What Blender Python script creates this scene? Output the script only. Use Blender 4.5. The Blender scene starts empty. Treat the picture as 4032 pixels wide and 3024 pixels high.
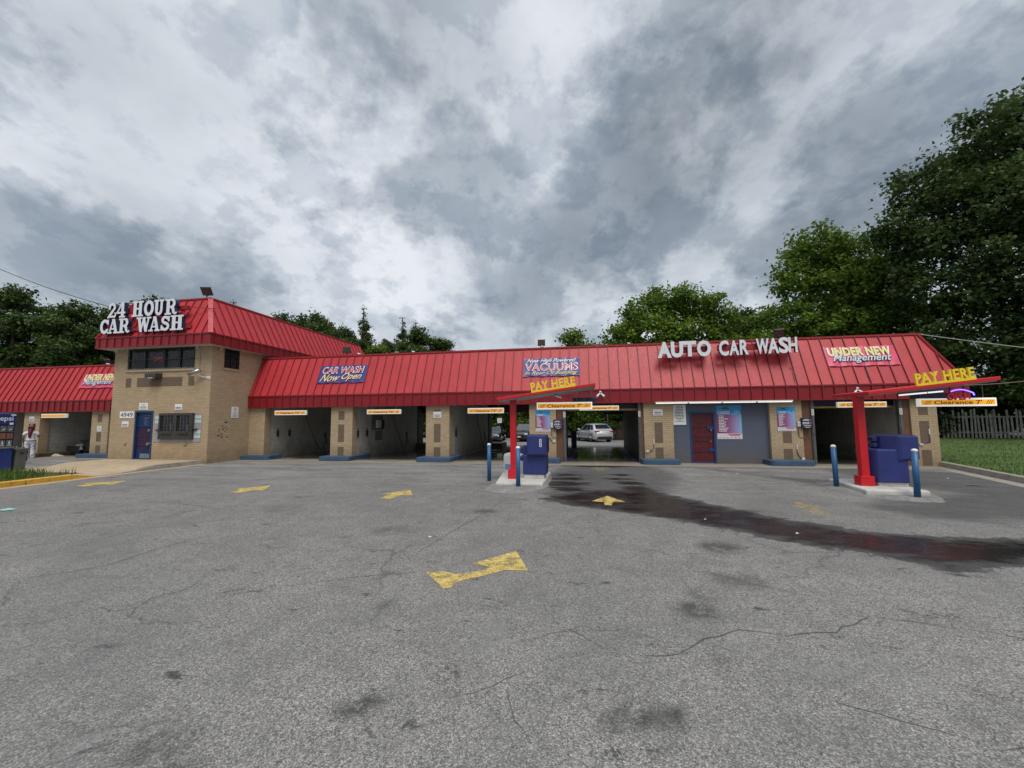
import bpy, bmesh, math, random
import numpy as np
from mathutils import Vector, Matrix
R = math.radians
random.seed(7); rng = np.random.default_rng(7)
scene = bpy.context.scene
COL = scene.collection

# ---------------------------------------------------------------- camera
cd = bpy.data.cameras.new('camera'); cam = bpy.data.objects.new('camera', cd); COL.objects.link(cam)
cd.sensor_width = 36.0; cd.lens = 1600/4032*36; cd.clip_start = 0.05; cd.clip_end = 3000
yaw, pitch, roll = -0.175315, 0.0855211, -0.0078846
f0 = Vector((math.sin(yaw)*math.cos(pitch), math.cos(yaw)*math.cos(pitch), math.sin(pitch)))
r0 = Vector((math.cos(yaw), -math.sin(yaw), 0)); u0 = r0.cross(f0)
rr = r0*math.cos(roll) + u0*math.sin(roll); uu = u0*math.cos(roll) - r0*math.sin(roll)
M = Matrix.Identity(4)
for i in range(3):
    M[i][0] = rr[i]; M[i][1] = uu[i]; M[i][2] = -f0[i]
M.translation = Vector((0, 0, 1.75)); cam.matrix_world = M
scene.camera = cam

# ---------------------------------------------------------------- view, sky, sun
scene.view_settings.view_transform = 'Standard'; scene.view_settings.look = 'None'
scene.view_settings.exposure = 0.66; scene.view_settings.gamma = 1.0
SUN_EL, SUN_AZ = R(58), R(160)      # azimuth measured from +Y towards +X
world = bpy.data.worlds.new('World'); scene.world = world; world.use_nodes = True
nt = world.node_tree; nt.nodes.clear()
def N(t, kind, **kw):
    n = t.nodes.new(kind)
    for k, v in kw.items(): setattr(n, k, v)
    return n
def lk(t, a, b): t.links.new(a, b)
def math_(t, op, a, b=None, c=None, clamp=False):
    n = t.nodes.new('ShaderNodeMath'); n.operation = op; n.use_clamp = clamp
    for i, v in enumerate((a, b, c)):
        if v is None: continue
        if isinstance(v, (int, float)): n.inputs[i].default_value = v
        else: t.links.new(v, n.inputs[i])
    return n.outputs[0]
def ramp_(t, fac, stops, interp='LINEAR'):
    n = t.nodes.new('ShaderNodeValToRGB'); n.color_ramp.interpolation = interp
    e = n.color_ramp.elements
    while len(e) < len(stops): e.new(0.5)
    for el, (p, c) in zip(e, stops):
        el.position = p; el.color = (c, c, c, 1) if isinstance(c, (int, float)) else (*c, 1)
    t.links.new(fac, n.inputs[0]); return n.outputs[0]
def mixc(t, fac, a, b, mode='MIX'):
    n = t.nodes.new('ShaderNodeMix'); n.data_type = 'RGBA'; n.blend_type = mode
    for s, v in ((n.inputs[0], fac), (n.inputs[6], a), (n.inputs[7], b)):
        if isinstance(v, (int, float)): s.default_value = v
        elif isinstance(v, (tuple, list)): s.default_value = (*v[:3], 1)
        else: t.links.new(v, s)
    return n.outputs[2]
def noise_(t, vec, scale, detail=4, rough=0.55, dist=0.0, dim='3D'):
    n = t.nodes.new('ShaderNodeTexNoise'); n.noise_dimensions = dim
    n.inputs['Scale'].default_value = scale; n.inputs['Detail'].default_value = detail
    n.inputs['Roughness'].default_value = rough; n.inputs['Distortion'].default_value = dist
    if vec is not None: t.links.new(vec, n.inputs['Vector'])
    return n.outputs['Fac']

tc = N(nt, 'ShaderNodeTexCoord'); sp = N(nt, 'ShaderNodeSeparateXYZ'); lk(nt, tc.outputs['Generated'], sp.inputs[0])
zc = math_(nt, 'MAXIMUM', sp.outputs[2], 0.0)
den = math_(nt, 'ADD', zc, 0.55)
px_ = math_(nt, 'DIVIDE', sp.outputs[0], den); py_ = math_(nt, 'DIVIDE', sp.outputs[1], den)
ca, sa = math.cos(R(-14)), math.sin(R(-14))
qx = math_(nt, 'SUBTRACT', math_(nt, 'MULTIPLY', px_, ca), math_(nt, 'MULTIPLY', py_, sa))
qy = math_(nt, 'ADD', math_(nt, 'MULTIPLY', px_, sa), math_(nt, 'MULTIPLY', py_, ca))
cv = N(nt, 'ShaderNodeCombineXYZ'); lk(nt, qx, cv.inputs[0]); lk(nt, math_(nt, 'MULTIPLY', qy, 0.9), cv.inputs[1]); lk(nt, math_(nt, 'ADD', math_(nt, 'MULTIPLY', zc, 0.5), 8.1), cv.inputs[2])
base = noise_(nt, cv.outputs[0], 2.2, 8, 0.55, 0.15)
ccol = ramp_(nt, base, [(0.32, (2.75, 2.98, 3.25)), (0.45, (3.55, 3.82, 4.14)), (0.55, (4.35, 4.6, 4.92)), (0.68, (5.3, 5.48, 5.75))])
def scud(scale, off, lo, hi, tint, rough=0.6):
    """a layer of darker cloud with firm, ragged edges"""
    global ccol
    o_ = N(nt, 'ShaderNodeVectorMath', operation='ADD'); lk(nt, cv.outputs[0], o_.inputs[0]); o_.inputs[1].default_value = off
    m_ = ramp_(nt, noise_(nt, o_.outputs[0], scale, 9, rough, 0.1), [(lo, 0.0), (hi, 1.0)], 'EASE')
    ccol = mixc(nt, m_, ccol, mixc(nt, 1.0, ccol, tint, 'MULTIPLY'))
scud(2.6, (3.1, 1.7, 0), 0.48, 0.585, (0.60, 0.635, 0.67), 0.58)
scud(5.2, (7.4, 2.2, 0), 0.50, 0.58, (0.77, 0.80, 0.83), 0.6)
scud(11., (1.4, 9.2, 0), 0.50, 0.60, (0.88, 0.90, 0.92), 0.62)
skyt = N(nt, 'ShaderNodeTexSky'); skyt.sky_type = 'NISHITA'; skyt.sun_disc = False
skyt.sun_elevation = SUN_EL; skyt.sun_rotation = SUN_AZ; skyt.air_density = 1.0; skyt.dust_density = 2.0
ccol = mixc(nt, 0.06, ccol, skyt.outputs[0])
zen = N(nt, 'ShaderNodeMapRange', interpolation_type='SMOOTHSTEP'); lk(nt, sp.outputs[2], zen.inputs[0])
zen.inputs[1].default_value = 0.78; zen.inputs[2].default_value = 1.0; zen.inputs[3].default_value = 1.0; zen.inputs[4].default_value = 3.0
vm = N(nt, 'ShaderNodeVectorMath', operation='SCALE'); lk(nt, ccol, vm.inputs[0]); lk(nt, zen.outputs[0], vm.inputs['Scale'])
bg = N(nt, 'ShaderNodeBackground'); bg.inputs[1].default_value = 0.1; lk(nt, vm.outputs[0], bg.inputs[0])
wo = N(nt, 'ShaderNodeOutputWorld'); lk(nt, bg.outputs[0], wo.inputs[0])
world.cycles.sampling_method = 'AUTOMATIC'

sl = bpy.data.lights.new('sun', 'SUN'); sl.energy = 1.4; sl.angle = R(32); sl.color = (1.0, 0.95, 0.88)
so = bpy.data.objects.new('sun', sl); COL.objects.link(so)
sd = Vector((math.sin(SUN_AZ)*math.cos(SUN_EL), math.cos(SUN_AZ)*math.cos(SUN_EL), math.sin(SUN_EL)))
so.rotation_euler = sd.to_track_quat('Z', 'Y').to_euler(); so.location = sd*60

# ---------------------------------------------------------------- object helpers
def tag(o, label=None, cat=None, group=None, kind=None):
    if label: o['label'] = label
    if cat: o['category'] = cat
    if group: o['group'] = group
    if kind: o['kind'] = kind
    return o
def thing(name, label, cat, loc=(0, 0, 0), rz=0.0, group=None):
    o = bpy.data.objects.new(name, None); COL.objects.link(o); o.empty_display_size = 0.2
    o.location = loc; o.rotation_euler = (0, 0, rz)
    return tag(o, label, cat, group)
def copy_tree(o, parent=None):
    c = o.copy(); COL.objects.link(c)
    if parent is not None: c.parent = parent
    for ch in list(o.children): copy_tree(ch, c)
    return c

class MB:
    """collects shapes, then links them as one mesh object"""
    def __init__(s): s.v = []; s.f = []; s.m = []; s.cm = 0; s.sm = []; s.cs = False
    def mat(s, i): s.cm = i; return s
    def smooth(s, b=True): s.cs = b; return s
    def add(s, vs, fs):
        b = len(s.v); s.v += [tuple(map(float, v)) for v in vs]
        for f in fs: s.f.append(tuple(b+i for i in f)); s.m.append(s.cm); s.sm.append(s.cs)
        return s
    def box(s, x0, x1, y0, y1, z0, z1, T=None):
        vs = [Vector((x, y, z)) for z in (z0, z1) for y in (y0, y1) for x in (x0, x1)]
        if T is not None: vs = [T @ v for v in vs]
        return s.add(vs, [(0, 2, 3, 1), (4, 5, 7, 6), (0, 1, 5, 4), (2, 6, 7, 3), (0, 4, 6, 2), (1, 3, 7, 5)])
    def bbox(s, x0, x1, y0, y1, z0, z1, b=0.01, T=None, seg=2):
        bm = bmesh.new(); bmesh.ops.create_cube(bm, size=1)
        for v in bm.verts: v.co = Vector(((x0+x1)/2+v.co.x*(x1-x0), (y0+y1)/2+v.co.y*(y1-y0), (z0+z1)/2+v.co.z*(z1-z0)))
        bmesh.ops.bevel(bm, geom=bm.edges[:], offset=b, segments=seg, affect='EDGES', profile=0.5)
        if T is not None: bm.transform(T)
        s.addbm(bm); bm.free(); return s
    def addbm(s, bm):
        bm.verts.index_update()
        return s.add([v.co.copy() for v in bm.verts], [tuple(v.index for v in f.verts) for f in bm.faces])
    def quad(s, a, b, c, d): return s.add([a, b, c, d], [(0, 1, 2, 3)])
    def poly(s, pts): return s.add(pts, [tuple(range(len(pts)))])
    def bar(s, p, q, w, h, up=(0, 0, 1)):
        p, q = Vector(p), Vector(q); d = (q-p); L = d.length; d.normalize(); up = Vector(up)
        x = d.cross(up)
        if x.length < 1e-5: x = d.cross(Vector((1, 0, 0)))
        x.normalize(); y = x.cross(d)
        T = Matrix(((x.x, d.x, y.x, p.x), (x.y, d.y, y.y, p.y), (x.z, d.z, y.z, p.z), (0, 0, 0, 1)))
        return s.box(-w/2, w/2, 0, L, -h/2, h/2, T)
    def tube(s, pts, rad, n=10, cap=True):
        pts = [Vector(p) for p in pts]; K = len(pts)
        rads = rad if isinstance(rad, (list, tuple)) else [rad]*K
        vs = []; ref = Vector((0.31, 0.17, 0.93))
        for i, p in enumerate(pts):
            d = (pts[min(i+1, K-1)]-pts[max(i-1, 0)]).normalized()
            a = d.cross(ref)
            if a.length < 0.05: a = d.cross(Vector((1, 0, 0)))
            a.normalize(); b = d.cross(a)
            for k in range(n):
                t = 2*math.pi*k/n; vs.append(p+(a*math.cos(t)+b*math.sin(t))*rads[i])
        fs = []
        for i in range(K-1):
            for k in range(n):
                fs.append((i*n+k, i*n+(k+1) % n, (i+1)*n+(k+1) % n, (i+1)*n+k))
        if cap: fs.append(tuple(range(n-1, -1, -1))); fs.append(tuple((K-1)*n+k for k in range(n)))
        return s.add(vs, fs)
    def each(s, name, mats, parent=None, bevel=0, by=None):
        """every loose piece as an object of its own"""
        up = list(range(len(s.v)))
        def root(i):
            while up[i] != i: up[i] = up[up[i]]; i = up[i]
            return i
        for f in s.f:
            for i in f[1:]: up[root(i)] = root(f[0])
        sets = {}
        for k, f in enumerate(s.f): sets.setdefault(root(f[0]), []).append(k)
        out = []
        for ks in sets.values():
            m = MB(); ids = {}
            for k in ks:
                for i in s.f[k]:
                    if i not in ids: ids[i] = len(m.v); m.v.append(s.v[i])
                m.f.append(tuple(ids[i] for i in s.f[k])); m.m.append(s.m[k]); m.sm.append(s.sm[k])
            out.append((by or (lambda a, n: a.build(n, mats, parent, bevel)))(m, name))
        return out
    def prism(s, poly, lo, hi, axis='y', T=None):
        """extrude a 2D polygon (first, second coordinate) along the axis"""
        n = len(poly); vs = []
        for t in (lo, hi):
            for a, b in poly:
                v = Vector((a, t, b)) if axis == 'y' else Vector((t, a, b)) if axis == 'x' else Vector((a, b, t))
                vs.append(T @ v if T is not None else v)
        fs = [tuple(range(n)), tuple(range(2*n-1, n-1, -1))]
        for i in range(n): fs.append((i, i+n, (i+1) % n+n, (i+1) % n))
        return s.add(vs, fs)
    def lathe(s, prof, cx=0, cy=0, n=20):
        vs = []
        for r, z in prof:
            for k in range(n):
                t = 2*math.pi*k/n; vs.append((cx+r*math.cos(t), cy+r*math.sin(t), z))
        fs = []
        for i in range(len(prof)-1):
            for k in range(n): fs.append((i*n+k, i*n+(k+1) % n, (i+1)*n+(k+1) % n, (i+1)*n+k))
        fs.append(tuple(range(n-1, -1, -1))); fs.append(tuple((len(prof)-1)*n+k for k in range(n)))
        return s.add(vs, fs)
    def build(s, name, mats, parent=None, bevel=0, loc=None, normals=True):
        me = bpy.data.meshes.new(name); me.from_pydata(s.v, [], s.f)
        for m in (mats if isinstance(mats, (list, tuple)) else [mats]): me.materials.append(m)
        me.polygons.foreach_set('material_index', s.m); me.polygons.foreach_set('use_smooth', s.sm)
        if normals:
            bm = bmesh.new(); bm.from_mesh(me); bmesh.ops.recalc_face_normals(bm, faces=bm.faces[:]); bm.to_mesh(me); bm.free()
        me.update(); o = bpy.data.objects.new(name, me); COL.objects.link(o)
        if parent is not None:
            o.parent = parent; o.matrix_parent_inverse = Matrix.Identity(4)
        if loc is not None: o.location = loc
        if bevel:
            b = o.modifiers.new('bevel', 'BEVEL'); b.width = bevel; b.segments = 2; b.limit_method = 'ANGLE'; b.angle_limit = R(35)
        return o

# ---------------------------------------------------------------- materials
def new_mat(name):
    m = bpy.data.materials.new(name); m.use_nodes = True; t = m.node_tree
    b = t.nodes['Principled BSDF']; g = t.nodes.new('ShaderNodeNewGeometry')
    return m, t, b, g.outputs['Position']
def bump_(t, b, h, strength, dist=0.01):
    n = t.nodes.new('ShaderNodeBump'); n.inputs['Strength'].default_value = strength; n.inputs['Distance'].default_value = dist
    t.links.new(h, n.inputs['Height']); t.links.new(n.outputs[0], b.inputs['Normal'])
def paint(name, col, rough=0.5, metal=0.0, var=0.12, scale=3.0, bump=0.0, spec=0.5, dirt=None):
    m, t, b, P = new_mat(name)
    n = noise_(t, P, scale, 6, 0.6)
    n2 = noise_(t, P, scale*9, 4, 0.6)
    nn = math_(t, 'ADD', math_(t, 'MULTIPLY', n, 0.7), math_(t, 'MULTIPLY', n2, 0.3))
    lo = tuple(c*(1-var*1.6) for c in col); hi = tuple(min(1, c*(1+var*1.6)) for c in col)
    c = ramp_(t, nn, [(0.3, lo), (0.7, hi)])
    if dirt:
        d = ramp_(t, noise_(t, P, scale*1.7, 7, 0.7, 0.4), [(0.52, 0.0), (0.72, dirt[1])])
        c = mixc(t, d, c, dirt[0])
    t.links.new(c, b.inputs['Base Color'])
    t.links.new(ramp_(t, n2, [(0.3, max(0.02, rough-0.06)), (0.7, min(1, rough+0.06))]), b.inputs['Roughness'])
    b.inputs['Metallic'].default_value = metal; b.inputs['Specular IOR Level'].default_value = spec
    if bump: bump_(t, b, n2, bump, 0.01)
    return m
def emis(name, col, k, base=(0.8, 0.8, 0.8)):
    m, t, b, P = new_mat(name)
    b.inputs['Base Color'].default_value = (*base, 1); b.inputs['Emission Color'].default_value = (*col, 1)
    b.inputs['Emission Strength'].default_value = k
    return m

MT = {}
MT['white'] = paint('white_paint', (0.74, 0.74, 0.73), 0.5, var=0.03)
MT['offwhite'] = paint('aged_white', (0.6, 0.6, 0.57), 0.55, var=0.08, dirt=((0.25, 0.22, 0.18), 0.5))
MT['black'] = paint('black_metal', (0.012, 0.012, 0.014), 0.45, var=0.2)
MT['darkbars'] = paint('dark_bars', (0.02, 0.019, 0.018), 0.5, var=0.2)
MT['bronze'] = paint('bronze_metal', (0.085, 0.075, 0.066), 0.42, metal=0.6, var=0.15)
MT['redpost'] = paint('bright_red_paint', (0.52, 0.008, 0.014), 0.42, var=0.07, scale=2)
MT['yellowtxt'] = paint('yellow_plastic', (0.82, 0.61, 0.025), 0.5, var=0.08)
MT['navy'] = paint('navy_plastic', (0.020, 0.030, 0.150), 0.5, var=0.12, scale=5, bump=0.15)
MT['navydark'] = paint('dark_navy', (0.012, 0.014, 0.05), 0.5, var=0.15)
MT['bollard'] = paint('blue_bollard_paint', (0.018, 0.10, 0.24), 0.42, var=0.12, scale=6, dirt=((0.06, 0.10, 0.14), 0.6))
MT['kerbblue'] = paint('blue_kerb_paint', (0.036, 0.08, 0.145), 0.6, var=0.16, scale=4, bump=0.2, dirt=((0.05, 0.07, 0.09), 0.7))
MT['concrete'] = paint('concrete', (0.33, 0.31, 0.275), 0.85, var=0.12, scale=2.2, bump=0.25, dirt=((0.16, 0.145, 0.12), 0.6))
MT['concretelight'] = paint('light_concrete', (0.5, 0.49, 0.455), 0.8, var=0.1, scale=3, bump=0.25, dirt=((0.27, 0.26, 0.23), 0.6))
MT['concretetan'] = paint('tan_concrete', (0.40, 0.31, 0.20), 0.85, var=0.1, scale=1.6, bump=0.25, dirt=((0.24, 0.19, 0.13), 0.5))
MT['concretegrey'] = paint('weathered_kerb_concrete', (0.27, 0.25, 0.21), 0.85, var=0.15, scale=2.5, bump=0.3, dirt=((0.10, 0.09, 0.075), 0.6))
MT['yellowkerb'] = paint('yellow_kerb_paint', (0.55, 0.31, 0.035), 0.65, var=0.14, scale=5, bump=0.2, dirt=((0.22, 0.13, 0.04), 0.8))
MT['steel'] = paint('steel', (0.42, 0.42, 0.41), 0.38, metal=0.9, var=0.1)
MT['galv'] = paint('galvanised_frame', (0.115, 0.115, 0.115), 0.5, metal=0.3, var=0.2, dirt=((0.03, 0.03, 0.03), 0.7))
MT['wood'] = paint('brown_wood', (0.135, 0.06, 0.032), 0.65, var=0.22, scale=4, bump=0.2)
MT['patch'] = None
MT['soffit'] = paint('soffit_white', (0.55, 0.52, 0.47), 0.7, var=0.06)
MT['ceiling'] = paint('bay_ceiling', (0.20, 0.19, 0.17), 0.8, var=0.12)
MT['rubber'] = paint('black_rubber', (0.012, 0.012, 0.012), 0.6, var=0.2)
MT['doorblue'] = paint('blue_door_steel', (0.010, 0.036, 0.12), 0.45, var=0.14, scale=5)
MT['doorred'] = paint('maroon_door', (0.095, 0.009, 0.011), 0.45, var=0.18, scale=6, dirt=((0.15, 0.03, 0.03), 0.5))
MT['doormaroon'] = paint('dark_maroon_door', (0.075, 0.012, 0.03), 0.4, var=0.15)
MT['bluewall'] = None
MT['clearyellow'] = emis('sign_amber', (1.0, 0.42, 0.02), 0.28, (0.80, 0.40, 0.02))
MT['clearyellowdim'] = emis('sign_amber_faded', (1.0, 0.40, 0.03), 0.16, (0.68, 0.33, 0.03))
MT['signred'] = paint('sign_maroon', (0.26, 0.012, 0.01), 0.5, var=0.05)
MT['signorange'] = paint('sign_stripe_orange', (0.30, 0.07, 0.01), 0.5, var=0.05)
MT['ink'] = paint('dark_ink', (0.02, 0.02, 0.025), 0.6, var=0.05)
MT['inkgrey'] = paint('grey_ink', (0.25, 0.25, 0.26), 0.6, var=0.05)
MT['letterface'] = paint('letter_face', (0.70, 0.72, 0.75), 0.4, var=0.03)
MT['letterside'] = paint('letter_return', (0.022, 0.035, 0.085), 0.45, var=0.15)
MT['tyre'] = paint('tyre', (0.014, 0.014, 0.015), 0.8, var=0.15)
MT['bananer'] = paint('banner_blue', (0.045, 0.05, 0.21), 0.42, var=0.06)
MT['banpink'] = paint('banner_pink', (0.62, 0.06, 0.13), 0.42, var=0.06)
MT['txtred'] = paint('banner_red', (0.55, 0.03, 0.06), 0.45, var=0.04)
MT['txtlime'] = paint('banner_lime', (0.62, 0.66, 0.10), 0.45, var=0.04)
MT['txtcream'] = paint('banner_cream', (0.72, 0.56, 0.30), 0.45, var=0.04)
MT['txtwhite'] = paint('banner_white', (0.82, 0.82, 0.82), 0.45, var=0.02)
MT['txtsilver'] = paint('banner_silver', (0.55, 0.58, 0.66), 0.45, var=0.1, scale=30)

def brick_mat(name, c1, c2, mortar, bw=0.21, bh=0.067, ms=0.008, soil=0.35, rough=0.85):
    m, t, b, P = new_mat(name)
    s = N(t, 'ShaderNodeSeparateXYZ'); lk(t, P, s.inputs[0])
    cmb = N(t, 'ShaderNodeCombineXYZ'); lk(t, math_(t, 'ADD', s.outputs[0], s.outputs[1]), cmb.inputs[0]); lk(t, s.outputs[2], cmb.inputs[1])
    br = N(t, 'ShaderNodeTexBrick'); lk(t, cmb.outputs[0], br.inputs['Vector'])
    br.inputs['Color1'].default_value = (*c1, 1); br.inputs['Color2'].default_value = (*c2, 1); br.inputs['Mortar'].default_value = (*mortar, 1)
    br.inputs['Scale'].default_value = 1; br.inputs['Mortar Size'].default_value = ms; br.inputs['Mortar Smooth'].default_value = 0.3
    br.inputs['Brick Width'].default_value = bw; br.inputs['Row Height'].default_value = bh; br.inputs['Bias'].default_value = 0.0
    n = noise_(t, P, 2.0, 6, 0.65); n2 = noise_(t, P, 28, 4, 0.6)
    c = mixc(t, ramp_(t, n2, [(0.3, 0.0), (0.75, 0.5)]), br.outputs['Color'], tuple(x*0.72 for x in c1))
    c = mixc(t, ramp_(t, n, [(0.48, 0.0), (0.75, soil)]), c, tuple(x*0.55 for x in c1))
    # odd bricks burnt darker or paler, and thin run-off streaks
    cmv = N(t, 'ShaderNodeCombineXYZ'); lk(t, math_(t, 'MULTIPLY', math_(t, 'ADD', s.outputs[0], s.outputs[1]), 7.0), cmv.inputs[0]); lk(t, math_(t, 'MULTIPLY', s.outputs[2], 0.8), cmv.inputs[1])
    c = mixc(t, ramp_(t, noise_(t, cmv.outputs[0], 1.0, 5, 0.6), [(0.56, 0.0), (0.78, soil*0.9)]), c, tuple(x*0.5 for x in c1))
    # splash dirt on the lowest courses, broken up by noise
    lowz = N(t, 'ShaderNodeMapRange'); lk(t, s.outputs[2], lowz.inputs[0]); lowz.inputs[1].default_value = 0.75; lowz.inputs[2].default_value = 0.1
    low = math_(t, 'MULTIPLY', lowz.outputs[0], math_(t, 'MULTIPLY', noise_(t, P, 4, 5, 0.7), 0.85), clamp=True)
    c = mixc(t, low, c, (0.13, 0.085, 0.04))
    t.links.new(c, b.inputs['Base Color']); b.inputs['Roughness'].default_value = rough
    bump_(t, b, br.outputs['Fac'], -0.5, 0.006)
    return m
MT['brick'] = brick_mat('tan_brick', (0.49, 0.365, 0.23), (0.40, 0.29, 0.175), (0.27, 0.21, 0.135), 0.24, 0.078, 0.010)  # mortar darkened to paint in the shadow lines between courses
MT['patch'] = brick_mat('brown_painted_brick', (0.165, 0.115, 0.08), (0.14, 0.095, 0.066), (0.13, 0.09, 0.065), soil=0.2)
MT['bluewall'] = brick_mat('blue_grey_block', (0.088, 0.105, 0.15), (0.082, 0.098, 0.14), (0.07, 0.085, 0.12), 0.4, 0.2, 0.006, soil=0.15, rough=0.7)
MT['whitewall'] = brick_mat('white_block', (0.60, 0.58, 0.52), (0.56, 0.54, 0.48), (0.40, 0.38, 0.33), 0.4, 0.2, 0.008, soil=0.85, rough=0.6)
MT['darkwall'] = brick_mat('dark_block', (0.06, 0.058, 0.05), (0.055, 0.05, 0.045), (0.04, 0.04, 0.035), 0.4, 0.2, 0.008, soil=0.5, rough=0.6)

def roof_mat():
    m, t, b, P = new_mat('red_roof_metal')
    n = noise_(t, P, 1.3, 6, 0.6); n2 = noise_(t, P, 14, 5, 0.65)
    c = ramp_(t, math_(t, 'ADD', math_(t, 'MULTIPLY', n, 0.6), math_(t, 'MULTIPLY', n2, 0.4)), [(0.3, (0.38, 0.019, 0.024)), (0.7, (0.53, 0.031, 0.038))])
    # every pan between two seams has faded a little differently
    geo = N(t, 'ShaderNodeNewGeometry'); sn = N(t, 'ShaderNodeSeparateXYZ'); lk(t, geo.outputs['True Normal'], sn.inputs[0]); s0 = N(t, 'ShaderNodeSeparateXYZ'); lk(t, P, s0.inputs[0])
    side = math_(t, 'GREATER_THAN', math_(t, 'ABSOLUTE', sn.outputs[0]), math_(t, 'ABSOLUTE', sn.outputs[1]))
    al = math_(t, 'ADD', math_(t, 'MULTIPLY', s0.outputs[0], math_(t, 'SUBTRACT', 1.0, side)), math_(t, 'MULTIPLY', s0.outputs[1], side))
    wnz = N(t, 'ShaderNodeTexWhiteNoise', noise_dimensions='1D'); lk(t, math_(t, 'FLOOR', math_(t, 'DIVIDE', math_(t, 'ADD', al, 12.02), 0.395)), wnz.inputs['W'])
    c = mixc(t, math_(t, 'MULTIPLY', wnz.outputs['Value'], 0.24), c, (0.30, 0.02, 0.028))
    # vertical dribbles of grime
    s = N(t, 'ShaderNodeSeparateXYZ'); lk(t, P, s.inputs[0])
    cm = N(t, 'ShaderNodeCombineXYZ'); lk(t, math_(t, 'MULTIPLY', math_(t, 'ADD', s.outputs[0], math_(t, 'MULTIPLY', s.outputs[1], 0.6)), 6), cm.inputs[0]); lk(t, math_(t, 'MULTIPLY', s.outputs[2], 0.6), cm.inputs[2])
    g = ramp_(t, noise_(t, cm.outputs[0], 1.4, 5, 0.6), [(0.5, 0.0), (0.78, 0.42)])
    c = mixc(t, g, c, (0.17, 0.018, 0.02))
    t.links.new(c, b.inputs['Base Color'])
    t.links.new(ramp_(t, n2, [(0.3, 0.42), (0.7, 0.6)]), b.inputs['Roughness'])
    b.inputs['Coat Weight'].default_value = 0.10; b.inputs['Coat Roughness'].default_value = 0.45
    bump_(t, b, noise_(t, P, 2.6, 3, 0.5), 0.3, 0.03)
    return m
MT['roof'] = roof_mat()
MT['fascia'] = paint('red_fascia_metal', (0.225, 0.005, 0.010), 0.42, var=0.12, scale=1.6, bump=0.05, dirt=((0.13, 0.006, 0.01), 0.5))  # darker red than the sky-lit slope: the upright face's shade is in the colour
MT['seam'] = paint('red_seam_shade', (0.19, 0.011, 0.017), 0.55, var=0.2, scale=3)  # darker red on the ribs paints in the shade line along each seam
MT['trimred'] = paint('red_trim', (0.30, 0.02, 0.022), 0.5, var=0.18, scale=2)

def glass_mat(name, tint=(0.03, 0.035, 0.04), trans=0.5, rough=0.05):
    m, t, b, P = new_mat(name)
    b.inputs['Base Color'].default_value = (*tint, 1); b.inputs['Roughness'].default_value = rough
    tr = N(t, 'ShaderNodeBsdfTransparent'); mx = N(t, 'ShaderNodeMixShader'); mx.inputs[0].default_value = trans
    out = t.nodes['Material Output']; lk(t, b.outputs[0], mx.inputs[1]); lk(t, tr.outputs[0], mx.inputs[2]); lk(t, mx.outputs[0], out.inputs[0])
    return m
MT['glass'] = glass_mat('window_glass')
MT['carglass'] = paint('car_glass', (0.02, 0.024, 0.026), 0.06, var=0.1, spec=0.8)

# ---------------------------------------------------------------- lettering
_dg = None
def text_geo(s, w, h, bold=0.0, shear=0.0, depth=0.004, keep=False, space=1.0):
    """verts, faces of a text fitted to the box 0..w, 0..h in its own plane (x right, y up, z outward)"""
    cu = bpy.data.curves.new('lettering', 'FONT'); cu.body = s; cu.size = 1; cu.offset = bold; cu.shear = shear
    cu.resolution_u = 3; cu.space_character = space
    ob = bpy.data.objects.new('lettering', cu); COL.objects.link(ob)
    dg = bpy.context.evaluated_depsgraph_get(); dg.update()
    me = bpy.data.meshes.new_from_object(ob.evaluated_get(dg))
    V = np.array([v.co[:] for v in me.vertices]).reshape(-1, 3); F = [tuple(p.vertices) for p in me.polygons]
    bpy.data.objects.remove(ob); bpy.data.curves.remove(cu); bpy.data.meshes.remove(me)
    lo, hi = V.min(0), V.max(0); sx = w/(hi[0]-lo[0]); sy = h/(hi[1]-lo[1])
    if keep: sx = sy = min(sx, sy)
    V[:, 0] = (V[:, 0]-lo[0])*sx; V[:, 1] = (V[:, 1]-lo[1])*sy
    if keep:
        V[:, 0] += (w-V[:, 0].max())/2; V[:, 1] += (h-V[:, 1].max())/2
    n = len(V); top = V.copy(); top[:, 2] = depth; bot = V.copy(); bot[:, 2] = 0
    fs = list(F) + [tuple(n+i for i in reversed(f)) for f in F]
    ec = {}
    for f in F:
        for a, b in zip(f, f[1:]+f[:1]):
            if (b, a) in ec: ec.pop((b, a))
            else: ec[(a, b)] = 1
    for a, b in ec: fs.append((b, a, n+a, n+b))
    return np.vstack([top, bot]), fs
def frame(o, ex, ey):
    """matrix from text plane (x right, y up, z outward) to the world"""
    ex = Vector(ex).normalized(); ey = Vector(ey).normalized(); ez = ex.cross(ey)
    return Matrix(((ex.x, ey.x, ez.x, o[0]), (ex.y, ey.y, ez.y, o[1]), (ex.z, ey.z, ez.z, o[2]), (0, 0, 0, 1)))
def put_text(mb, T, x, y, w, h, s, off=0.002, **k):
    V, F = text_geo(s, w, h, **k)
    mb.add([T @ Vector((x+v[0], y+v[1], off+v[2])) for v in V], F); return mb
def flat(mb, T, x0, x1, y0, y1, z0, z1):
    return mb.box(x0, x1, y0, y1, z0, z1, T)
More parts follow.
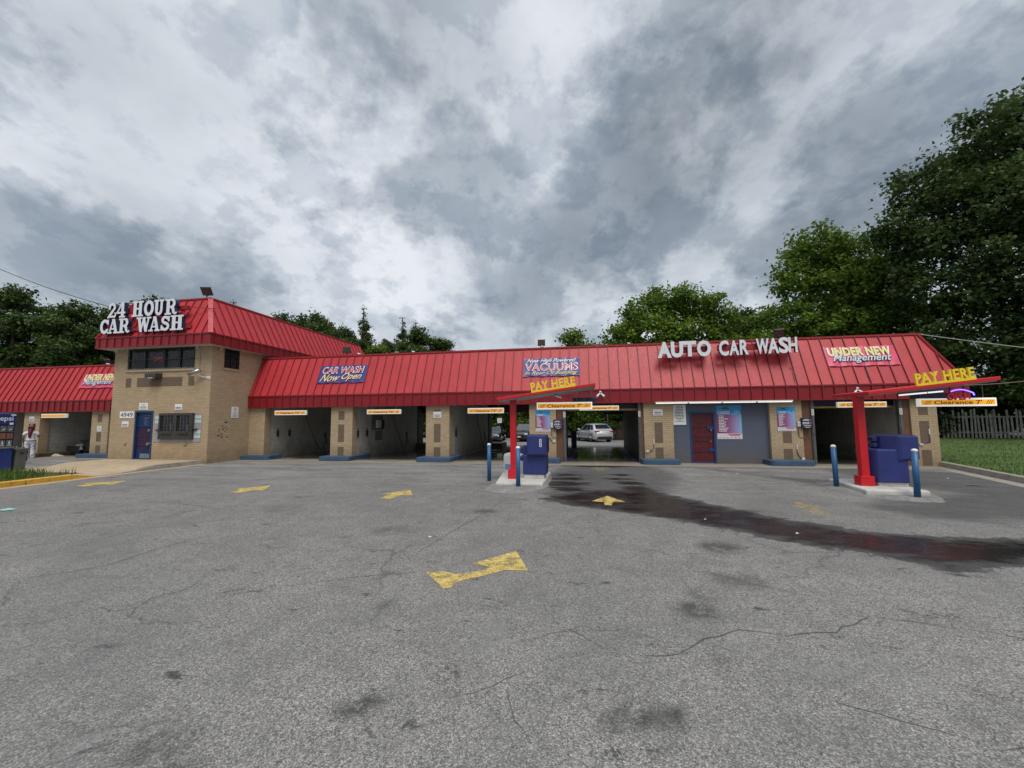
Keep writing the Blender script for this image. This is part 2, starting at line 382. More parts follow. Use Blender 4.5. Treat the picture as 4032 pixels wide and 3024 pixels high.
# ---------------------------------------------------------------- ground
def grid_axis(*segs):
    out = []
    for a, b, st in segs:
        k = max(1, int(round((b-a)/st))); out += [a+(b-a)*i/k for i in range(k)]
    return np.array(out+[segs[-1][1]])
def poly_sd(x, y, poly):
    """signed distance to a polygon, positive inside"""
    P = np.array(poly, float); Q = np.roll(P, -1, 0); d = np.full(x.shape, 1e9); ins = np.zeros(x.shape, bool)
    for (ax, ay), (bx, by) in zip(P, Q):
        ex, ey = bx-ax, by-ay; t = np.clip(((x-ax)*ex+(y-ay)*ey)/(ex*ex+ey*ey+1e-12), 0, 1)
        d = np.minimum(d, np.hypot(x-ax-t*ex, y-ay-t*ey))
        c = ((ay > y) != (by > y)) & (x < (bx-ax)*(y-ay)/(by-ay+1e-12)+ax); ins ^= c
    return np.where(ins, d, -d)
def sstep(a, b, v):
    t = np.clip((v-a)/(b-a), 0, 1); return t*t*(3-2*t)
def ground_z(y):
    return -0.42*sstep(24.5, 40, np.asarray(y, float))
xs = grid_axis((-600, -60, 90), (-60, -20, 2), (-20, -10, .5), (-10, -7, .25), (-7, -3.2, .2), (-3.2, 9, .1), (9, 14, .25), (14, 60, 3), (60, 600, 90))
ys = grid_axis((-40, -4, 4), (-4, 1.2, .6), (1.2, 17, .1), (17, 27, .5), (27, 45, .8), (45, 60, 3), (60, 1500, 120))
X, Y = np.meshgrid(xs, ys); nx, ny = len(xs), len(ys)
Z = ground_z(Y)
wet_polys = [[(-1.0, 9.1), (-.3, 9.8), (.2, 10.2), (1.5, 10.4), (2.33, 9.05), (3.35, 7.73), (4.24, 7.16), (5.11, 6.95), (6.0, 7.0), (7.5, 7.5), (12, 9.4), (12, 7.9), (6.5, 6.2), (5.3, 5.9), (4.68, 5.85), (4.05, 5.52), (3.89, 5.74), (3.83, 6.01), (3.18, 6.26), (2.11, 7.12), (1.03, 7.88), (-0.18, 8.49)],
             [(-1.0, 9.5), (-.9, 12), (-.8, 16.4), (2.1, 16.4), (2.3, 13), (2.1, 10.5), (1.4, 9.6)]]
soft_polys = [[(5.0, 9.5), (5.6, 8.2), (6.5, 7.6), (9, 8.2), (13, 10), (13, 14), (9.5, 15.9), (7.6, 15.7), (7.5, 13.5), (8.1, 11)],
              [(4.6, 13.6), (5.6, 12.1), (6.2, 12.0), (6.4, 12.7), (5.4, 13.6), (4.5, 15.2), (3.6, 15.2)],
              [(-1.05, 9.6), (-1.2, 13), (-1.1, 16.0), (2.6, 16.0), (2.9, 13.5), (2.5, 11), (1.8, 9.8)]]
wet = np.full(X.shape, -9.0)
for p in wet_polys[:1]: wet = np.maximum(wet, poly_sd(X, Y, p))
lane = poly_sd(X, Y, wet_polys[1])
soft = np.full(X.shape, -9.0)
for p in soft_polys: soft = np.maximum(soft, poly_sd(X, Y, p))
A_wet = sstep(-.32, .22, wet)
A_damp = np.maximum(sstep(-.5, .6, soft)*0.75, sstep(-.4, .5, lane)*0.9)
# standing water: centre of the trail, and the two wheel tracks of the wash lane
A_pool = sstep(-.22, .35, wet)*.74
for cx, cy, rx, ry in ((-.55, 13.0, .5, .28), (-.6, 12.1, .7, .3), (-.62, 11.2, .75, .5), (-.45, 10.4, .6, .4), (1.0, 13.1, .42, .24), (.95, 12.3, .48, .28), (1.15, 11.5, .5, .4), (1.2, 10.6, .5, .55), (-.1, 9.3, .7, .4), (1.2, 9.4, .6, .5), (.5, 15.4, 1.3, .5), (9.45, 12.15, .22, .12)):
    q = np.hypot((X-cx)/rx, (Y-cy)/ry); A_pool = np.maximum(A_pool, .95*sstep(1.5, .1, q))
A_stain = np.zeros(X.shape)
for cx, cy, r, k in ((-1.41, 2.44, .11, 1), (-1.33, 2.47, .08, .9), (.30, 2.66, .12, 1), (.49, 2.68, .09, 1), (.12, 2.58, .09, .7), (-2.3, 1.97, .15, .7), (-2.05, 1.8, .14, .6), (.96, 4.1, .18, .9), (1.1, 4.45, .16, .5), (1.5, 4.9, .2, .5), (1.76, 6.07, .28, .9), (-1.9, 3.74, .09, .5), (-3.1, 6.2, .3, .4), (.9, 3.3, .1, .5), (-1.9, 7.7, .22, .7), (1.7, 4.9, .2, .5), (-6, 7.4, .4, .35), (2.2, 2.9, .1, .5), (3.1, 8.2, .5, .4)):
    q = np.hypot(X-cx, (Y-cy)*1.0)/r; A_stain = np.maximum(A_stain, k*sstep(1.35, .55, q))
def grid_obj(name, X, Y, Z, mat, attrs=None):
    ny, nx = X.shape; V = np.stack([X, Y, Z], -1).reshape(-1, 3)
    i = np.arange(nx-1)[None, :]+np.arange(ny-1)[:, None]*nx
    F = np.stack([i, i+1, i+nx+1, i+nx], -1).reshape(-1, 4)
    me = bpy.data.meshes.new(name); me.from_pydata(V.tolist(), [], F.tolist()); me.materials.append(mat)
    for k, a in (attrs or {}).items():
        at = me.attributes.new(k, 'FLOAT', 'POINT'); at.data.foreach_set('value', np.ascontiguousarray(a, dtype=np.float32).ravel())
    me.update(); o = bpy.data.objects.new(name, me); COL.objects.link(o); return o

def asphalt_mat():
    m, t, b, P = new_mat('asphalt')
    at = lambda n: (lambda a: a.outputs['Fac'])(N(t, 'ShaderNodeAttribute', attribute_name=n))
    v = N(t, 'ShaderNodeTexVoronoi', feature='F1'); v.inputs['Scale'].default_value = 140; lk(t, P, v.inputs['Vector'])
    sv = N(t, 'ShaderNodeSeparateXYZ'); lk(t, v.outputs['Color'], sv.inputs[0])
    v2 = N(t, 'ShaderNodeTexVoronoi', feature='F1'); v2.inputs['Scale'].default_value = 62; lk(t, P, v2.inputs['Vector'])
    sv2 = N(t, 'ShaderNodeSeparateXYZ'); lk(t, v2.outputs['Color'], sv2.inputs[0])
    stones = ramp_(t, sv.outputs[0], [(0.0, (0.035, 0.034, 0.032)), (0.4, (0.18, 0.173, 0.160)), (0.75, (0.305, 0.292, 0.268)), (1.0, (0.62, 0.595, 0.545))])
    stones2 = ramp_(t, sv2.outputs[1], [(0.0, (0.06, 0.058, 0.054)), (0.5, (0.215, 0.207, 0.193)), (1.0, (0.46, 0.44, 0.405))])
    c = mixc(t, 0.28, stones, stones2)
    big = noise_(t, P, 0.35, 6, 0.6, 0.6); mid = noise_(t, P, 2.3, 6, 0.65, 0.3)
    c = mixc(t, ramp_(t, big, [(0.35, 0.0), (0.7, 0.5)]), c, (0.125, 0.125, 0.125))
    c = mixc(t, ramp_(t, mid, [(0.42, 0.0), (0.75, 0.42)]), c, (0.095, 0.094, 0.092))
    c = mixc(t, ramp_(t, noise_(t, P, 0.9, 5, 0.6, 1.2), [(0.58, 0.0), (0.72, 0.34)]), c, (0.26, 0.255, 0.245))
    # worn streaks running along the front of the bays
    s = N(t, 'ShaderNodeSeparateXYZ'); lk(t, P, s.inputs[0])
    cm = N(t, 'ShaderNodeCombineXYZ'); lk(t, math_(t, 'MULTIPLY', s.outputs[0], 0.35), cm.inputs[0]); lk(t, math_(t, 'MULTIPLY', s.outputs[1], 1.6), cm.inputs[1])
    stk = noise_(t, cm.outputs[0], 1.0, 6, 0.62, 0.5)
    far = N(t, 'ShaderNodeMapRange'); lk(t, s.outputs[1], far.inputs[0]); far.inputs[1].default_value = 8; far.inputs[2].default_value = 14
    c = mixc(t, math_(t, 'MULTIPLY', ramp_(t, stk, [(0.48, 0.0), (0.62, 0.75)]), far.outputs[0]), c, (0.30, 0.295, 0.28))
    c = mixc(t, math_(t, 'MULTIPLY', ramp_(t, stk, [(0.30, 0.6), (0.45, 0.0)]), far.outputs[0]), c, (0.075, 0.075, 0.075))
    # hairline cracks
    nd = N(t, 'ShaderNodeTexNoise'); nd.inputs['Scale'].default_value = 1.1; nd.inputs['Detail'].default_value = 5; lk(t, P, nd.inputs['Vector'])
    vo = N(t, 'ShaderNodeVectorMath', operation='MULTIPLY_ADD'); lk(t, nd.outputs['Color'], vo.inputs[0]); vo.inputs[1].default_value = (1.5, 1.5, 0); lk(t, P, vo.inputs[2])
    vc = N(t, 'ShaderNodeTexVoronoi', feature='DISTANCE_TO_EDGE'); vc.inputs['Scale'].default_value = 0.42; lk(t, vo.outputs[0], vc.inputs['Vector'])
    crk = ramp_(t, vc.outputs['Distance'], [(0.0, 0.85), (0.0035, 0.5), (0.008, 0.0)])
    crk = math_(t, 'MULTIPLY', crk, ramp_(t, noise_(t, P, 0.5, 3, 0.5), [(0.42, 0.0), (0.62, 0.5)]))
    vf = N(t, 'ShaderNodeTexVoronoi', feature='DISTANCE_TO_EDGE'); vf.inputs['Scale'].default_value = 1.15; lk(t, vo.outputs[0], vf.inputs['Vector'])
    hair = math_(t, 'MULTIPLY', ramp_(t, vf.outputs['Distance'], [(0.0, 1.0), (0.01, 0.6), (0.022, 0.0)]), ramp_(t, noise_(t, P, 0.8, 4, 0.6), [(0.52, 0.0), (0.68, 0.4)]))
    c = mixc(t, hair, c, (0.06, 0.058, 0.055))
    c = mixc(t, crk, c, (0.035, 0.034, 0.033))
    # oil drips, damp and water (attributes of the sheet, edges broken by noise)
    cm2 = N(t, 'ShaderNodeCombineXYZ'); lk(t, math_(t, 'MULTIPLY', s.outputs[0], 1.6), cm2.inputs[0]); lk(t, math_(t, 'MULTIPLY', s.outputs[1], 3.4), cm2.inputs[1])
    stk2 = noise_(t, cm2.outputs[0], 1.0, 6, 0.65, 0.5)
    vs_ = N(t, 'ShaderNodeTexVoronoi', feature='F1'); vs_.inputs['Scale'].default_value = 0.8; lk(t, vo.outputs[0], vs_.inputs['Vector'])
    spot = math_(t, 'MULTIPLY', ramp_(t, vs_.outputs['Distance'], [(0.03, 1.0), (0.10, 0.0)]), ramp_(t, noise_(t, P, 0.7, 3, 0.5), [(0.45, 0.0), (0.6, 0.55)]))
    c = mixc(t, spot, c, (0.05, 0.048, 0.046))
    ns = noise_(t, P, 5.5, 6, 0.7, 0.4); nf = noise_(t, P, 60, 3, 0.6)
    stn = math_(t, 'MULTIPLY', at('stain'), ramp_(t, ns, [(0.36, 0.15), (0.50, 1.0)]))
    c = mixc(t, math_(t, 'MULTIPLY', stn, 0.82), c, (0.03, 0.029, 0.028))
    wv = math_(t, 'ADD', at('wet'), math_(t, 'ADD', math_(t, 'MULTIPLY', math_(t, 'SUBTRACT', ns, 0.5), 1.5), math_(t, 'MULTIPLY', math_(t, 'SUBTRACT', stk2, 0.5), 1.9)))
    wm = ramp_(t, wv, [(0.30, 0.0), (0.40, 0.65), (0.56, 1.0)])
    dv = math_(t, 'ADD', at('damp'), math_(t, 'MULTIPLY', math_(t, 'SUBTRACT', stk, 0.5), 1.6))
    dm = ramp_(t, dv, [(0.3, 0.0), (0.75, 1.0)])
    pv = math_(t, 'ADD', at('pool'), math_(t, 'ADD', math_(t, 'MULTIPLY', math_(t, 'SUBTRACT', stk2, 0.5), 2.3), math_(t, 'MULTIPLY', math_(t, 'SUBTRACT', nf, 0.5), 1.0)))
    pm = ramp_(t, pv, [(0.40, 0.0), (0.50, 0.55), (0.80, 1.0)])
    c = mixc(t, math_(t, 'MULTIPLY', dm, 0.66), c, (0.045, 0.045, 0.046))
    c = mixc(t, math_(t, 'MULTIPLY', wm, 0.84), c, (0.026, 0.026, 0.027))
    c = mixc(t, math_(t, 'MULTIPLY', math_(t, 'POWER', pm, 0.45), 0.92), c, (0.009, 0.0085, 0.0085))
    t.links.new(c, b.inputs['Base Color'])
    ro = math_(t, 'SUBTRACT', 0.9, math_(t, 'ADD', math_(t, 'MULTIPLY', wm, 0.22), math_(t, 'MULTIPLY', math_(t, 'POWER', pm, 1.8), 0.56)))
    t.links.new(math_(t, 'MAXIMUM', ro, 0.07), b.inputs['Roughness'])
    t.links.new(math_(t, 'SUBTRACT', 0.40, math_(t, 'MULTIPLY', pm, 0.30)), b.inputs['Specular IOR Level'])
    bu = N(t, 'ShaderNodeBump'); bu.inputs['Distance'].default_value = 0.012
    t.links.new(math_(t, 'SUBTRACT', 0.75, math_(t, 'MULTIPLY', pm, 0.58)), bu.inputs['Strength'])
    hh = math_(t, 'SUBTRACT', math_(t, 'ADD', sv.outputs[0], math_(t, 'MULTIPLY', sv2.outputs[0], 0.8)), math_(t, 'MULTIPLY', crk, 3))
    t.links.new(hh, bu.inputs['Height']); t.links.new(bu.outputs[0], b.inputs['Normal'])
    return m
MT['asphalt'] = asphalt_mat()
lot = grid_obj('asphalt_parking_lot', X, Y, Z, MT['asphalt'], {'wet': A_wet, 'damp': A_damp, 'pool': A_pool, 'stain': A_stain})
tag(lot, 'grey weathered asphalt parking lot with wet streaks', kind='structure')

# longer cracks that can be followed with the eye
def strip(mb, pts, w, z=0.0035, jit=0.02):
    P = []
    for a, b in zip(pts, pts[1:]):
        k = max(2, int(math.hypot(b[0]-a[0], b[1]-a[1])/0.12))
        for i in range(k): P.append((a[0]+(b[0]-a[0])*i/k+random.uniform(-jit, jit), a[1]+(b[1]-a[1])*i/k+random.uniform(-jit, jit)))
    P.append(pts[-1]); vs = []
    for i, p in enumerate(P):
        a = P[max(i-1, 0)]; b = P[min(i+1, len(P)-1)]; L = math.hypot(b[0]-a[0], b[1]-a[1]) or 1
        ww = w*random.uniform(.2, .75)*(0.25 if i in (0, len(P)-1) else 1); n = (-(b[1]-a[1])/L*ww/2, (b[0]-a[0])/L*ww/2)
        vs += [(p[0]+n[0], p[1]+n[1], z), (p[0]-n[0], p[1]-n[1], z)]
    mb.add(vs, [(2*i, 2*i+1, 2*i+3, 2*i+2) for i in range(len(P)-1)])
MT['crack'] = paint('crack_fill', (0.085, 0.082, 0.078), 0.95, var=0.3, scale=20)
mb = MB()
for pts, w in (([(-6.44, 3.62), (-5.95, 3.95), (-5.79, 4.21), (-5.86, 4.81), (-5.7, 5.54)], .02), ([(-3.47, 3.74), (-3.13, 4.01), (-2.61, 4.29), (-2.13, 4.49), (-1.9, 4.6)], .016),
               ([(-1.6, 9.2), (-1.73, 8.95), (-1.91, 7.17), (-2.11, 6.07), (-2.2, 5.26)], .022), ([(0.39, 3.26), (.66, 3.35), (.89, 3.58), (1.23, 3.78), (1.55, 3.74), (1.96, 3.87), (2.42, 4.21)], .02),
               ([(-.51, 4.22), (-.28, 3.65), (.12, 3.33)], .009), ([(-.88, 2.61), (-.65, 2.76), (-.43, 2.95)], .008), ([(-.55, 2.75), (-.44, 2.48), (-.32, 2.33)], .009), ([(.12, 3.33), (.39, 3.26)], .008),
               ([(-8.2, 5.2), (-6.9, 5.9), (-5.7, 6.9), (-5.2, 7.6)], .02), ([(-.5, 5.1), (.6, 5.0), (1.3, 5.1), (2.1, 4.6), (2.42, 4.21)], .009), ([(-2.6, 9.6), (-2.9, 8.6), (-2.6, 8.1)], .03),
               ([(-10.5, 7.2), (-9.0, 7.6), (-7.4, 7.2)], .03), ([(-5.4, 10.4), (-4.4, 11.1), (-2.9, 11.6)], .03), ([(2.42, 4.21), (3.4, 4.0), (4.4, 4.5)], .01), ([(1.4, 3.0), (2.1, 2.7), (3.0, 2.9)], .008)):
    strip(mb, pts, w)
tag(mb.build('asphalt_cracks', MT['crack'], normals=False), kind='structure')

# concrete apron and bay floors
def floor_mat():
    m, t, b, P = new_mat('bay_floor_concrete')
    s = N(t, 'ShaderNodeSeparateXYZ'); lk(t, P, s.inputs[0])
    n = noise_(t, P, 0.8, 7, 0.65, 0.6); n2 = noise_(t, P, 9, 5, 0.6)
    cm = N(t, 'ShaderNodeCombineXYZ'); lk(t, math_(t, 'MULTIPLY', s.outputs[0], 0.7), cm.inputs[0]); lk(t, math_(t, 'MULTIPLY', s.outputs[1], 2.2), cm.inputs[1])
    w = noise_(t, cm.outputs[0], 0.9, 5, 0.6, 0.4)
    dry = ramp_(t, math_(t, 'ADD', math_(t, 'MULTIPLY', n, 0.6), math_(t, 'MULTIPLY', n2, 0.4)), [(0.3, (0.16, 0.135, 0.10)), (0.7, (0.30, 0.265, 0.215))])
    inner = N(t, 'ShaderNodeMapRange'); lk(t, s.outputs[1], inner.inputs[0]); inner.inputs[1].default_value = 15.7; inner.inputs[2].default_value = 17.2
    wm = ramp_(t, math_(t, 'ADD', math_(t, 'MULTIPLY', inner.outputs[0], 0.35), math_(t, 'MULTIPLY', w, 0.8)), [(0.52, 0.0), (0.68, 1.0)])
    wm = math_(t, 'MULTIPLY', wm, inner.outputs[0])
    c = mixc(t, math_(t, 'MULTIPLY', wm, 0.75), dry, (0.045, 0.042, 0.036))
    t.links.new(c, b.inputs['Base Color'])
    t.links.new(math_(t, 'SUBTRACT', 0.85, math_(t, 'MULTIPLY', wm, 0.76)), b.inputs['Roughness'])
    bump_(t, b, n2, 0.08, 0.01)
    return m
MT['bayfloor'] = floor_mat()
def sheet(name, poly, z, mat, label=None):
    return tag(MB().poly([(x, y, z) for x, y in poly]).build(name, mat), label, kind='structure')
sheet('concrete_floor', [(-15.38, 15.5), (12.1, 15.5), (12.1, 24.9), (-15.38, 24.9)], 0.006, MT['bayfloor'])
sheet('concrete_floor', [(-36, 15.6), (-20.5, 15.6), (-20.5, 24.9), (-36, 24.9)], 0.006, MT['bayfloor'])
# pale line across the rear lane
MT['paintwhite'] = paint('worn_white_line', (0.5, 0.5, 0.47), 0.8, var=0.2, scale=10)
tag(MB().quad((-14, 30.0, ground_z(30.0)+.006), (6, 30.0, ground_z(30.0)+.006), (6, 30.14, ground_z(30.14)+.006), (-14, 30.14, ground_z(30.14)+.006)).build('painted_line', MT['paintwhite']), kind='structure')

# painted arrows
def arrow_mat(name, fade):
    m, t, b, P = new_mat(name)
    n = noise_(t, P, 7, 6, 0.7); n2 = noise_(t, P, 70, 3, 0.6)
    c = ramp_(t, n, [(0.3, (0.47, 0.34, 0.09)), (0.7, (0.60, 0.45, 0.14))])
    b.inputs['Roughness'].default_value = 0.8; t.links.new(c, b.inputs['Base Color'])
    k = ramp_(t, math_(t, 'ADD', math_(t, 'MULTIPLY', n, 0.45), math_(t, 'MULTIPLY', n2, 0.55)), [(fade, 0.0), (fade+0.1, 1.0)])
    tr = N(t, 'ShaderNodeBsdfTransparent'); mx = N(t, 'ShaderNodeMixShader'); lk(t, k, mx.inputs[0]); lk(t, tr.outputs[0], mx.inputs[1]); lk(t, b.outputs[0], mx.inputs[2])
    lk(t, mx.outputs[0], t.nodes['Material Output'].inputs[0]); return m
MT['arrow'] = arrow_mat('arrow_paint', 0.415); MT['arrowfaded'] = arrow_mat('faded_arrow_paint', 0.50)
G_AR = 'yellow arrows painted on the asphalt'
def arrow(pts, label, mat='arrow', cx=None):
    mb = MB(); mb.poly([(x, y, 0.0045) for x, y in pts])
    o = mb.build('painted_arrow', MT[mat])
    bm = bmesh.new(); bm.from_mesh(o.data); bmesh.ops.triangulate(bm, faces=bm.faces[:]); bmesh.ops.recalc_face_normals(bm, faces=bm.faces[:]); bm.to_mesh(o.data); bm.free()
    return tag(o, label, 'road arrow', G_AR)
arrow([(-1.84, 4.59), (-1.63, 4.64), (-1.49, 4.58), (-1.38, 4.61), (-1.21, 4.74), (-1.13, 4.85), (-1.38, 4.94), (-.93, 5.48), (-.68, 4.81), (-.95, 4.79), (-1.03, 4.70), (-1.2, 4.54), (-1.34, 4.43), (-1.41, 4.33), (-1.41, 4.22), (-1.48, 4.18)], 'large curved yellow arrow in the foreground with a flared tail')
arrow([(-13.79, 9.08), (-13.9, 9.45), (-14.16, 9.5), (-13.49, 10.13), (-13.05, 9.42), (-13.45, 9.46), (-13.41, 9.05)], 'yellow arrow beside the yellow kerb on the left')
arrow([(-8.62, 8.80), (-8.68, 9.2), (-8.9, 9.24), (-8.4, 9.89), (-8.0, 9.14), (-8.30, 9.2), (-8.30, 8.80)], 'yellow arrow on the asphalt in front of the two leftmost bays')
arrow([(-4.56, 8.62), (-4.53, 9.06), (-4.78, 9.06), (-4.34, 9.75), (-3.96, 9.05), (-4.24, 9.06), (-4.28, 8.6)], 'yellow arrow left of the concrete pay island')
arrow([(.11, 8.93), (.47, 9.58), (.80, 8.93), (.54, 8.88), (.5, 8.56), (.36, 8.56), (.36, 8.88)], 'yellow arrow standing in the wet patch of the wash lane')
arrow([(.12, 14.45), (.38, 15.05), (.66, 15.05), (.90, 14.47), (.64, 14.42), (.61, 14.03), (.35, 14.03), (.37, 14.42)], 'dirty yellow arrow at the mouth of the drive-through bay', 'arrowfaded')
arrow([(3.92, 8.9), (4.27, 9.45), (4.58, 9.12), (4.36, 8.95), (4.36, 8.25), (4.02, 8.25), (4.09, 8.75)], 'worn yellow arrow almost rubbed away beyond the wet trail', 'arrowfaded')
arrow([(7.55, 12.95), (7.9, 13.5), (8.35, 12.95), (8.05, 12.9), (8.05, 12.4), (7.8, 12.4), (7.8, 12.9)], 'faded yellow arrow behind the right pay kiosk', 'arrowfaded')

# ---------------------------------------------------------------- raised island on the left
nxs, nys = 60, 60
SW = [(-15.62, 14.6), (-20.42, 14.6), (-20.45, 12.6), (-20.1, 12.05), (-19.2, 11.2), (-18.4, 10.55), (-15.62, 10.35)]
def walk_z(x, y):
    z = 0.15
    r = sstep(12.4, 11.6, y)*sstep(-17.6, -15.7, x); z -= 0.14*r
    l = sstep(-19.3, -20.3, x)*sstep(13.2, 12.2, y); z -= 0.13*l
    return float(z)
bm = bmesh.new()
vs = [bm.verts.new((x, y, 0)) for x, y in SW]; bm.faces.new(vs)
for a, b, st in (('x', (-20.4, -15.7), .2), ('y', (10.5, 14.5), .2)):
    c = b[0]
    while c < b[1]:
        co = (c, 0, 0) if a == 'x' else (0, c, 0); no = (1, 0, 0) if a == 'x' else (0, 1, 0)
        bmesh.ops.bisect_plane(bm, geom=bm.verts[:]+bm.edges[:]+bm.faces[:], plane_co=co, plane_no=no); c += st
for v in bm.verts: v.co.z = walk_z(v.co.x, v.co.y)
ed = [e for e in bm.edges if len(e.link_faces) == 1]
ex = bmesh.ops.extrude_edge_only(bm, edges=ed)
for g in ex['geom']:
    if isinstance(g, bmesh.types.BMVert): g.co.z = -0.05
me = bpy.data.meshes.new('concrete_sidewalk'); bmesh.ops.recalc_face_normals(bm, faces=bm.faces[:]); bm.to_mesh(me); bm.free()
me.materials.append(MT['concretetan']); o = bpy.data.objects.new('concrete_sidewalk', me); COL.objects.link(o); tag(o, kind='structure')
# grey kerb stone along the sidewalk by the tower, and pale gutter strip
mb = MB()
mb.prism([(-15.74, -.05), (-15.52, -.05), (-15.55, .155), (-15.74, .16)], 12.6, 14.48, 'y')
mb.add([(-15.74, 11.6, -.05), (-15.52, 11.6, -.05), (-15.54, 11.6, .02), (-15.74, 11.6, .02), (-15.74, 12.6, -.05), (-15.52, 12.6, -.05), (-15.55, 12.6, .155), (-15.74, 12.6, .16)], [(0, 1, 2, 3), (1, 5, 6, 2), (3, 2, 6, 7), (0, 3, 7, 4)])
tag(mb.build('concrete_kerb', MT['concretegrey']), kind='structure')
tag(MB().quad((-15.5, 3, .005), (-15.12, 3, .005), (-15.22, 14.4, .005), (-15.5, 14.4, .005)).build('concrete_gutter', MT['concretetan']), kind='structure')
mb = MB()
yy = [2.0, 4.6, 7.0, 9.05, 10.1]
for a, b in zip(yy, yy[1:]): mb.bbox(-15.72, -15.5, a+.006, b-.006, -.05, .15, .02)
mb.add([(-15.72, 10.1, -.05), (-15.5, 10.1, -.05), (-15.52, 10.1, .145), (-15.72, 10.1, .15), (-15.72, 10.75, -.05), (-15.5, 10.75, -.05), (-15.52, 10.75, .02), (-15.72, 10.75, .02)], [(0, 1, 2, 3), (1, 5, 6, 2), (3, 2, 6, 7), (4, 7, 6, 5), (0, 3, 7, 4)])
tag(mb.build('yellow_kerb', MT['yellowkerb']), 'yellow painted kerb edging the grass island', 'kerb')
# grass bed
MT['soil'] = paint('grassy_soil', (0.05, 0.06, 0.022), 0.95, var=0.3, scale=4, bump=0.4, dirt=((0.09, 0.07, 0.04), 0.7))
gx = grid_axis((-24, -15.72, .25)); gy = grid_axis((1.5, 10.6, .25)); GX, GY = np.meshgrid(gx, gy)
GZ = .13+.03*np.sin(GX*3.1)*np.sin(GY*2.7)
tag(grid_obj('grass_bed_soil', GX, GY, GZ, MT['soil']), kind='structure')
sheet('concrete_pad', [(-24, 10.6), (-18.4, 10.6), (-19.2, 11.2), (-20.1, 12.05), (-24, 12.05)], .10, MT['concrete'])

def leaf_mat(name, c1, c2, trans=0.25, rough=0.55):
    m, t, b, P = new_mat(name)
    a = N(t, 'ShaderNodeAttribute', attribute_name='tint')
    c = ramp_(t, a.outputs['Fac'], [(0.0, c1), (1.0, c2)])
    t.links.new(c, b.inputs['Base Color']); b.inputs['Roughness'].default_value = rough; b.inputs['Specular IOR Level'].default_value = 0.16
    tl = N(t, 'ShaderNodeBsdfTranslucent'); t.links.new(mixc(t, 0.4, c, (0.10, 0.14, 0.02)), tl.inputs[0])
    mx = N(t, 'ShaderNodeMixShader'); mx.inputs[0].default_value = trans
    lk(t, b.outputs[0], mx.inputs[1]); lk(t, tl.outputs[0], mx.inputs[2]); lk(t, mx.outputs[0], t.nodes['Material Output'].inputs[0]); return m
MT['grass'] = leaf_mat('grass_blades', (0.045, 0.085, 0.015), (0.13, 0.20, 0.04), 0.25)
def blades_mesh(name, pts, hmin, hmax, w, mat):
    n = len(pts); a = rng.uniform(0, 2*np.pi, n); h = rng.uniform(hmin, hmax, n); lean = rng.uniform(0.1, 0.6, n)*h; la = rng.uniform(0, 2*np.pi, n)
    dx, dy = np.cos(a)*w, np.sin(a)*w
    V = np.empty((n, 3, 3)); V[:, 0] = pts; V[:, 1] = pts
    V[:, 0, 0] -= dx; V[:, 0, 1] -= dy; V[:, 1, 0] += dx; V[:, 1, 1] += dy
    V[:, 2] = pts; V[:, 2, 0] += np.cos(la)*lean; V[:, 2, 1] += np.sin(la)*lean; V[:, 2, 2] += h
    F = np.arange(n*3).reshape(n, 3)
    me = bpy.data.meshes.new(name); me.from_pydata(V.reshape(-1, 3).tolist(), [], F.tolist()); me.materials.append(mat)
    at = me.attributes.new('tint', 'FLOAT', 'POINT'); at.data.foreach_set('value', np.repeat(rng.uniform(0, 1, n), 3).astype(np.float32))
    o = bpy.data.objects.new(name, me); COL.objects.link(o); return o
n = 9000
gp = np.stack([rng.uniform(-22, -15.8, n), rng.uniform(5, 10.55, n), np.full(n, .12)], 1)
keep = (np.sin(gp[:, 0]*1.9+1)*np.sin(gp[:, 1]*2.3) + rng.normal(0, .5, n) > -.35) & ~((gp[:, 0] > -20.5) & (gp[:, 0] < -17.6) & (gp[:, 1] > 9.0) & (gp[:, 0]+gp[:, 1] < -8.6))
tag(blades_mesh('grass_tufts', gp[keep], .08, .26, .012, MT['grass']), kind='stuff')

# ---------------------------------------------------------------- lawn on the right
ly = grid_axis((2, 17, 1.0), (17, 36, .5)); tt = np.concatenate([np.linspace(0, .3, 40), np.linspace(.3, 1, 24)[1:]])
LX = np.zeros((len(ly), len(tt))); LY = np.zeros_like(LX)
for i, y in enumerate(ly):
    x0 = 12.25-(16.7-y)*.262 if y < 16.7 else 12.25
    LX[i] = x0+(62-x0)*tt; LY[i] = y
LZ = .135+.16*sstep(0, 14, LX-12)*sstep(8, 26, LY)+.012*np.sin(LX*1.7)*np.sin(LY*1.3)
def lawn_mat():
    m, t, b, P = new_mat('lawn')
    n = noise_(t, P, 1.2, 6, 0.6); n2 = noise_(t, P, 22, 5, 0.7); n3 = noise_(t, P, 0.3, 4, 0.5)
    c = ramp_(t, math_(t, 'ADD', math_(t, 'MULTIPLY', n, 0.45), math_(t, 'MULTIPLY', n2, 0.55)), [(0.3, (0.030, 0.062, 0.012)), (0.7, (0.10, 0.165, 0.034))])
    c = mixc(t, ramp_(t, n3, [(0.5, 0.0), (0.7, 0.4)]), c, (0.05, 0.058, 0.02))
    t.links.new(c, b.inputs['Base Color']); b.inputs['Roughness'].default_value = 0.9; bump_(t, b, n2, 0.6, 0.04); return m
MT['lawn'] = lawn_mat()
tag(grid_obj('lawn', LX, LY, LZ, MT['lawn']), kind='structure')
n = 26000
q = rng.uniform(0, 1, (n, 2)); yy_ = 9+q[:, 1]**1.2*21; x0_ = np.where(yy_ < 16.7, 12.3-(16.7-yy_)*.262, 12.3); xx_ = x0_+.05+q[:, 0]**1.4*18
zz_ = .13+.16*sstep(0, 14, xx_-12)*sstep(8, 26, yy_)
